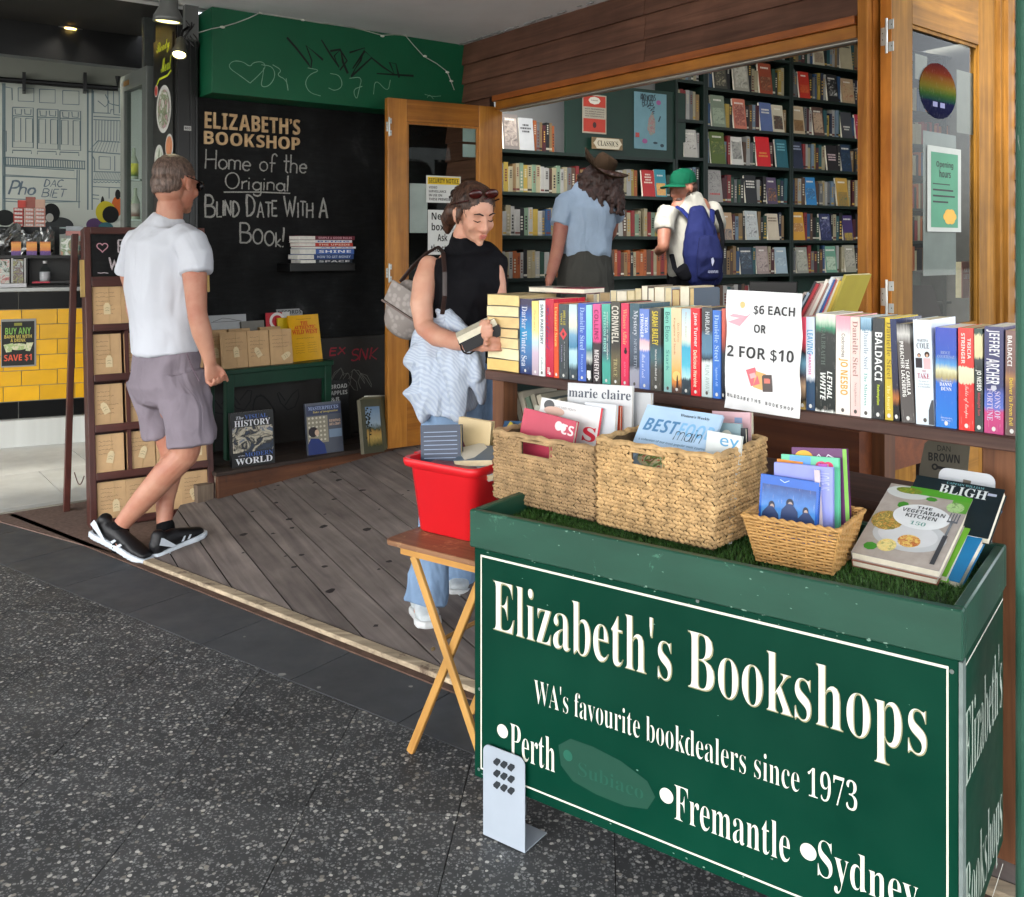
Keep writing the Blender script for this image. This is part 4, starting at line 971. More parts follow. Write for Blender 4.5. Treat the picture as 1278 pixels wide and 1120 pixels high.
def faceout(label,loc,rz,w_,h_,th,cover,lean=-8,group=None,pages=None,cat='book',side=None,roll=0):
 """book shown with its front cover towards local -y"""
 t=thing('book',label,cat,loc,rz,group);t.rotation_euler=(R(lean),R(roll),rz)
 g=G();g.box(-w_/2,w_/2,0,.0012,0,h_);mk('front_cover',g,cover,t)
 g=G();g.box(-w_/2+.0013,w_/2-.003,.0013,th-.0013,.002,h_-.002);mk('page_block',g,pages or m_page2,t)
 g=G();g.box(-w_/2,-w_/2+.0012,.0013,th-.0013,0,h_);g.box(-w_/2,w_/2,th-.0012,th,0,h_);mk('back_cover',g,side or cover,t)
 return t
def FL(t,s,w_,h_,box,c,kind='bold',y=-.0007,**k):
 return T('cover_lettering',s,(box[0]*w_,box[1]*h_,box[2]*w_,box[3]*h_),t,M(c,.5),kind,y,**k)
def panel(t,name,w_,h_,box,mat,y=-.0004):
 g=G();g.rect(box[0]*w_,box[2]*w_,box[1]*h_,box[3]*h_,y);return mk(name,g,mat,t)
ZP=.2068
q=WH(317,581,ZP);w_,h_=.235,.285
t=faceout('black illustrated world history book standing on the timber step',q,SF.rz-.1,w_,h_,.035,M('#0b0c0e',.3),-6,side=M('#11151a',.3))
panel(t,'cover_picture',w_,h_,(-.47,.26,.47,.72),picmat(('#0c1420','#1f2f44','#0a0d12','#b9b09a','#2c4a6a','#8a5a3a'),14))
FL(t,'The',w_,h_,(-.38,.87,-.2,.93),'#b9bcc4','ital');FL(t,'VISUAL',w_,h_,(-.18,.865,.36,.945),'#3b5a9a','serif')
FL(t,'HISTORY',w_,h_,(-.42,.735,.42,.85),'#d8dade','serif');FL(t,'of the',w_,h_,(-.36,.185,-.2,.215),'#b9bcc4','ital')
FL(t,'MODERN',w_,h_,(-.2,.17,.46,.25),'#3b5a9a','serif');FL(t,'WORLD',w_,h_,(-.42,.04,.44,.155),'#d8dade','serif')
q=WH(407,566,ZP);w_,h_=.215,.285
t=faceout('grey and blue book with a seated woman on its cover on the step',q,SF.rz-.12,w_,h_,.02,M('#454a56',.3),-9)
panel(t,'dotted_panel',w_,h_,(-.48,.22,.1,.74),M('#8a8472',.5));panel(t,'title_band',w_,h_,(-.48,.76,.48,.95),M('#2b3350',.4))
panel(t,'side_panel',w_,h_,(.12,.3,.48,.46),M('#6d8095',.4));g=G()
for a in range(5):
 for b in range(6):g.disc((-.42+a*.105)*w_,(.28+b*.085)*h_,.03*w_,.022*h_,-.0007,n=10)
mk('dots',g,M('#c9c4b0',.6),t)
g=G();g.disc(-.32*w_,.44*h_,.13*w_,.1*h_,-.001);mk('hair_print',g,M('#20161a',.5),t)
g=G();g.disc(-.22*w_,.42*h_,.06*w_,.06*h_,-.0013);mk('face_print',g,M('#c9a98f',.5),t)
g=G();g.add([(-.48*w_,-.001,0),(.02*w_,-.001,0),(-.02*w_,-.001,.18*h_),(-.18*w_,-.001,.3*h_),(-.4*w_,-.001,.32*h_),(-.48*w_,-.001,.2*h_)],[(0,1,2,3,4,5)]);mk('dress_print',g,M('#1c2f6a',.5),t)
FL(t,'MASTERPIECES',w_,h_,(-.42,.86,.42,.93),'#8fa0c4','serif');FL(t,'Tales of imagination',w_,h_,(-.3,.79,.4,.84),'#c9b45a','ital');FL(t,'SEWING',w_,h_,(.14,.6,.46,.65),'#c9a98f');FL(t,'ART & CRAFT',w_,h_,(.14,.53,.46,.58),'#c9a98f')
for i in range(4):
 px=470+i*6.5;q=WH(px,566-i*1.2,ZP)+SF.n*(.02+i*.03);w_,h_=.21,.30
 t=faceout(('front book of four leaning art books, landscape with trees on its cover','second of four leaning art books behind the landscape one','third of four leaning art books on the step','white rearmost of four leaning art books beside the door')[i],q,SF.rz+.42,w_,h_,.022,M(('#4a4c3a','#5c5a40','#6d6b52','#c4c4b8')[i],.4),-10,roll=7,side=M(('#4f4a34','#66614a','#5e5c46','#b5b5aa')[i],.5))
 if i==0:
  panel(t,'cover_picture',w_,h_,(-.30,.12,.42,.86),rampmat([(0,'#2c3a1c'),(.22,'#c9a85a'),(.36,'#b98f4a'),(.44,'#2f3f22'),(.56,'#9fb5c4'),(1,'#6f8fae')],.4,2,.3))
  g=G()
  for k in range(40):a,b=rnd.gauss(-.16,.08),rnd.gauss(.62,.13);g.disc(a*w_,min(.83,b)*h_,.035*w_,.018*h_,-.0008,n=7)
  g.ribbon([(-.2*w_,.15*h_),(-.17*w_,.6*h_)],.006,-.0008);mk('tree_print',g,M('#17200f',.6),t)
q=WH(425,508,ZP);q=CHKF.w(CHKF.sx(425,-.14),-.14,ZP)
t=faceout('black book with bold white letters standing behind the seated woman book',q,CHKF.rz,.13,.36,.02,M('#121212',.4),-4)
for i,s in enumerate(('BROAD','APPLES','&8')):FL(t,s,.13,.36,(-.42,.86-.105*i,(.42,.42,0)[i],.93-.105*i),'#a9a9a6')
a=WH(283,462,.70);b=WH(414,450,.70);SG=Fr(a.x,a.y,math.degrees(math.atan2(b.y-a.y,b.x-a.x)));ws=(b-a).to_2d().length
gs=thing('green_bench','dark green painted bench holding wrapped books beneath the chalkboard','bench',SG.w(0,0,ZP),SG.rz)
hs_=.70-ZP;m_gp=M('#0b3826',.42,.2,8,.1)
g=G();g.box(-.01,ws+.01,-.01,.30,hs_-.026,hs_);mk('seat',g,m_gp,gs,bevel=.003)
g=G();g.box(.045,ws-.045,.012,.03,hs_-.10,hs_-.0265);mk('apron',g,m_gp,gs)
g=G();g.box(.045,ws-.045,.26,.278,hs_-.10,hs_-.0265);mk('apron',g,m_gp,gs)
for x in(.0,ws-.044):
 for y in(.0,.245):g=G();g.box(x,x+.044,y,y+.044,0,hs_-.0265);mk('leg',g,m_gp,gs,bevel=.003)
m_kraft=M('#c6a378',.8,.12,14,.1,0,.12);m_tag=M('#d8c59c',.7,.08,20);m_ink2=M('#3a2c20',.8);m_twine=M('#c2a678',.9)
def wrapped(label,loc,rz,w_,h_,th=.028,rot=None,tagr=None,parent=None,group=None):
 t=thing('wrapped_book',label,'wrapped book',loc,rz,group)
 if rot is not None:t.rotation_euler=rot
 g=G();g.box(-w_/2,w_/2,0,th,0,h_);mk('kraft_wrapper',g,m_kraft,t,bevel=.0025)
 g=G();x=w_*rnd.uniform(.02,.1);g.tube([(x,-.001,.0),(x,-.0015,h_)],.0011,5);mk('twine',g,m_twine,t)
 g=G()
 for k in range(rnd.randint(4,6)):scribble(g,-w_*.38,h_*(.80-.105*k),w_*rnd.uniform(.4,.75),.007,.0012,-.0009)
 mk('handwriting',g,m_ink2,t)
 a=R(tagr if tagr is not None else rnd.uniform(-25,30));tw_,th_=.032,.058
 pts=[(-tw_/2,0),(tw_/2,0),(tw_/2,th_*.75),(tw_*.22,th_),(-tw_*.22,th_),(-tw_/2,th_*.75)]
 cxx,czz=x+rnd.uniform(-.012,.012),h_*rnd.uniform(.16,.3)
 pp=[(cxx+p[0]*math.cos(a)-p[1]*math.sin(a),czz+p[0]*math.sin(a)+p[1]*math.cos(a))for p in pts]
 g=G();g.plate(pp,-.0035,-.0025);tg=mk('gift_tag',g,m_tag,t)
 g=G()
 for k in range(2):
  c0,c1=(-tw_*.3,th_*(.3+.22*k)),(tw_*.3,th_*(.3+.22*k))
  g.ribbon([(cxx+p[0]*math.cos(a)-p[1]*math.sin(a),czz+p[0]*math.sin(a)+p[1]*math.cos(a))for p in(c0,((c0[0]+c1[0])/2,c0[1]+.004),c1)],.0012,-.0042)
 mk('tag_writing',g,m_ink2,tg)
 return t
x=.0
for i in range(3):
 w_=(.145,.13,.14)[i];h_=.20
 wrapped(('left','middle','right')[i]+' kraft wrapped book in the front row on the green bench',SG.w(-.005+(.075,.215,.355)[i],.03,.7008),SG.rz,w_,h_,.03,(R(-8),0,SG.rz),(4,28,-60)[i])
for i in range(3):
 w_=(.15,.13,.13)[i]
 wrapped(('left','middle','right')[i]+' kraft wrapped book in the second row on the green bench',SG.w((-.01,.14,.33)[i],.11,.7008),SG.rz,w_,.21,.03,(R(-8),0,SG.rz))
t=faceout('white book with a line drawing behind the wrapped books on the bench',SG.w(.09,.17,.7008),SG.rz,.24,.285,.02,M('#a9adb0',.5),-6)
g=G();g.ribbon([(-.08,.25),(-.05,.258),(-.02,.268),(.02,.262),(.06,.252),(.08,.25)],.002,-.0008);g.ribbon([(-.09,.247),(.09,.247)],.002,-.0008);mk('cover_drawing',g,m_ink2,t)
t=faceout('grey book behind the wrapped books right of the white one',SG.w(.24,.15,.7008),SG.rz,.14,.245,.02,M('#77756e',.5),-6)
t=faceout('red magazine with a round white letter beside the yellow book',SG.w(.405,.16,.7008),SG.rz,.155,.285,.006,M('#b5172a',.3),-6)
g=G()
for k in range(24):
 a0,a1=k*15,(k+1)*15;r0,r1=.034,.05
 g.add([(-.005+r*math.cos(R(a)),-.0008,.235+r*math.sin(R(a)))for r,a in((r0,a0),(r1,a0),(r1,a1),(r0,a1))],[(0,1,2,3)])
g.ribbon([(.012,.22),(.045,.19)],.013,-.0008);mk('round_letter',g,M('#dcd8d6',.5),t)
panel(t,'white_strip',.155,.285,(.18,.6,.5,1.0),M('#c9c9c6',.5),-.0006)
t=faceout('grey magazine with a dark headline behind the yellow book',SG.w(.50,.19,.7008),SG.rz,.17,.30,.006,M('#9a9c9c',.4),-6)
FL(t,'RECORDS',.17,.30,(-.45,.9,.45,.975),'#26282a')
t=faceout('thin yellow book partly hidden behind the large yellow book',SG.w(.465,.13,.7008),SG.rz,.15,.255,.012,M('#d1b312',.4),-8,side=M('#c9b02a',.4))
w_,h_=.215,.27
t=faceout('large bright yellow book with orange lettering on the green bench',SG.w(.545,.085,.7008),SG.rz+.12,w_,h_,.012,M('#e2a90c',.35),-10)
for s,b_,k_ in(('THE',(-.12,.78,.12,.86),'serif'),('AUTHENTIC',(-.34,.69,.38,.77),'serif'),('WILD WEST',(-.42,.58,.42,.68),'serif')):FL(t,s,w_,h_,b_,'#cf4a16',k_,off=.02)
g=G()
for k in range(5):scribble(g,-.36*w_,h_*(.37-.05*k),.3*w_,.006,.0012,-.0008);scribble(g,.04*w_,h_*(.37-.05*k),.3*w_,.006,.0012,-.0008)
scribble(g,-.3*w_,h_*.48,.6*w_,.007,.0015,-.0008);scribble(g,-.25*w_,h_*.9,.5*w_,.006,.0013,-.0008);mk('small_print',g,M('#6a4a10',.6),t)
a,b=CHKF.at(362,330,-.19),CHKF.at(443,333,-.19)
ws2=thing('wall_shelf','small black floating shelf on the chalkboard carrying stacked books','shelf',CHKF.w(a[0],-.001,0),CHKF.rz)
zs_=CHKF.at(400,329,-.19)[1]
g=G();g.box(0,b[0]-a[0],-.19,0,zs_-.045,zs_);mk('shelf_board',g,M('#0e0e0f',.4),ws2,bevel=.002)
rows=[('#12202c','SPACE','#c9c9c9',.022),('#1a3a72','HOW TO GET MONEY','#b5c0d4',.03),('#3d5fa6','SHINE','#dfe3ea',.032),('#cfcfd2','ATLAS','#4a6ab0',.012),('#b23022','THE UPSIDE','#e0c9b5',.022),('#d6d6d8','BEING','#3a5a9a',.016),('#5c1626','SIMPLE & GOOD RULES','#c99aa4',.024)]
z=zs_+.0008
for i,(c,s,tc,hh)in enumerate(rows):
 x0=CHKF.sx(372+rnd.uniform(0,4),-.18);x1=CHKF.sx(441+rnd.uniform(-2,3),-.18);xm=x0+(x1-x0)*.28
 t=thing('book',('black bottom book','navy blue second book','mid blue third book','thin white fourth book','red fifth book','white sixth book','maroon top book')[i]+' of the stack on the floating wall shelf','book',CHKF.w((x0+x1)/2,-.18,z),CHKF.rz)
 hw=(x1-x0)/2;xm-=(x0+x1)/2
 g=G();g.box(-hw,xm,.002,.14,.0015,hh-.0025);mk('page_block',g,M('#d9d7cf',.8,.1,50,.2),t)
 g=G();g.box(xm,hw,0,.14,0,hh-.001);g.box(-hw-.003,xm,0,.141,hh-.0022,hh-.001);g.box(-hw-.003,xm,0,.141,0,.0012);mk('cover',g,M(c,.4),t)
 T('spine_lettering',s,(xm+.02,hh*.25,hw-.02,hh*.75),t,M(tc,.5),'bold',-.0008);z+=hh+.0006
 # =========================== RACK OF WRAPPED BOOKS
ro=WH(113,660,.008);RF=Fr(ro.x,ro.y,33)
TL=math.tan(R(8))
def rh_(px,py):
 h=.5
 for _ in range(5):x,h=RF.at(px,py,h*TL)
 return x,h/math.cos(R(8))-.008
wr=rh_(268,633)[0]
m_rk=wood('#3b1b15','#5a2d24','z',.4,.8,.08);m_rkx=wood('#3b1b15','#5a2d24','x',.4,.8,.08)
rk=thing('book_rack','dark brown A-frame rack of wrapped books with chalk header panel','rack',ro,RF.rz);rk.rotation_euler=(R(-8),0,RF.rz)
ht=rh_(125,284)[1]
yr=[rh_(113,y)[1]for y in(593,533,470,407)];hdr=rh_(110,346)[1]
for x in(0,wr-.03):g=G();g.box(x,x+.03,-.01,.10,0,ht);mk('side_board',g,m_rk,rk,bevel=.002)
g=G();g.box(.0305,wr-.0305,.088,.1,0.0,ht-.04);mk('back_board',g,m_rkx,rk)
levels=[.03]+yr
for z in levels:g=G();g.box(.0305,wr-.0305,-.012,.087,z-.026,z-.004);mk('shelf',g,m_rkx,rk,bevel=.002);g=G();g.box(.03,wr-.03,-.022,-.0125,z-.03,z+.006);mk('shelf_lip',g,m_rkx,rk,bevel=.002)
for i,z in enumerate(levels[1:4]):
 zt_=(levels+[hdr])[i+2]-.03
 g=G();x=wr*.30;g.box(x,x+.018,-.008,.08,z,zt_);mk('divider',g,m_rk,rk)
g=G();g.box(.0305,wr-.0305,-.012,.0,hdr-.05,hdr);mk('header_rail',g,m_rkx,rk,bevel=.002)
g=G();g.box(.0305,wr-.0305,-.012,.0,ht-.035,ht);mk('header_rail',g,m_rkx,rk,bevel=.002)
g=G();g.box(.031,wr-.031,-.004,.006,hdr+.0,ht-.035);hp=mk('chalk_panel',g,m_cb,rk)
g=G();zz0=hdr+(ht-hdr)*.5
for k,s in enumerate(('BLIND DATE','WITH A BOOk')):hand(g,s,.16 if k==0 else .115,hdr+(.125 if k==0 else .035),.062,.007,-.005,.02,.03,width=.36 if k==0 else .42,passes=3)
g.ribbon([(.06,hdr+.02),(.075,hdr+.018),(.09,hdr+.02),(.11,hdr+.017)],.004,-.005)
mk('chalk_writing',g,M('#b9aeb2',.9,.4,160),rk)
g=G();c0=(.085,hdr+.15);g.ribbon([(c0[0]+.026*.062*16*math.sin(t_)**3,c0[1]+.0016*(13*math.cos(t_)-5*math.cos(2*t_)-2*math.cos(3*t_)-math.cos(4*t_)))for t_ in[k*.2618 for k in range(25)]],.005,-.005);mk('chalk_heart',g,M('#b98a94',.9),rk)
g=G();g.box(-.02,-.001,-.01,.012,hdr-.10,hdr+.085);mk('pale_strip',g,wood('#a88a50','#caa864','z',.6),rk)
g=G();g.box(wr+.001,wr+.015,-.01,.01,hdr-.09,hdr+.07);mk('pale_strip',g,wood('#a88a50','#caa864','z',.6),rk)
for x in(-.035,wr+.003):
 g=G();g.box(x,x+.03,.11,.15,0,ht*.99);o=mk('rear_leg',g,m_rk,rk,bevel=.002)
 for v in o.data.vertices:v.co.y+=(ht-v.co.z)/ht*.30;v.co.z-=.04*(ht-v.co.z)/ht;v.co.x-=.03*(ht-v.co.z)/ht if x<0 else 0
g=G();p0,p1=(-.02,.32,.27),(0,.02,.22);g.tube([(p0[0],p0[1]+(p1[1]-p0[1])*k/8,.25-.05*math.sin(math.pi*k/8))for k in range(9)],.003,5);mk('chain',g,M('#6a4a42',.4,.1,9,0,.7),rk)
rm=Matrix.Translation(ro)@Euler((R(-8),0,RF.rz)).to_matrix().to_4x4()
ordn=('leftmost','second from left','third from left','rightmost')
for r,z in enumerate(levels):
 top_=(levels+[hdr])[r+1];hb_=(top_-z)-.043
 xs=[.10,.255,.40,.53]if r in(1,2,3)else[.105,.245,.385,.52]
 for k,x in enumerate(xs):
  x=x*(wr/.62);w_=.14*(wr/.62)
  if r in(1,2,3)and k==0:x=.098*wr/.60
  wrapped('kraft wrapped book, '+ordn[k]+' on the '+('bottom','fourth','third','second','top')[r]+' shelf of the rack',rm@Vector((x,.004,z+.0)),RF.rz,w_,hb_,.03,(R(-9),0,RF.rz))
  # =========================== LONG BOOK SHELF UNIT
ZS=.97;PL=1.64
def pk(px,off=0.0):return PLKF.sx(px,off)
m_plank=wood('#3f2a24','#6e4f45','x',.6,.7,.05,worn='#4a3630');m_postp=wood('#5a3620','#8a5a3a','z',.6,.8,.1)
su=thing('shelf_unit','dark weathered plank shelf on timber posts carrying the long row of books','shelf',PLKF.o,PLKF.rz)
g=G();g.box(-.004,PL,0,.42,ZS-.030,ZS);mk('shelf_board',g,m_plank,su,bevel=.003)
g=G();g.box(.0,.05,.03,.10,0,ZS-.0305);mk('post',g,m_postp,su,bevel=.003)
g=G();g.box(.0,.05,.32,.39,ramp_h(0,3.4),ZS-.0305);mk('post',g,m_postp,su,bevel=.003)
xrp=pk(1229,.12);g=G();g.box(xrp,xrp+.13,.10,.145,0.0,ZS-.0305);mk('post',g,m_postp,su,bevel=.003)
g=G();g.box(.051,xrp-.001,.33,.35,.60,.72);mk('rear_rail',g,m_postp,su)
g=G();g.box(.051,xrp-.001,.10,.36,.735,.755);mk('lower_shelf',g,m_plank,su)
def gp(stops,noisy=.12):return rampmat(stops,.32,2,noisy)
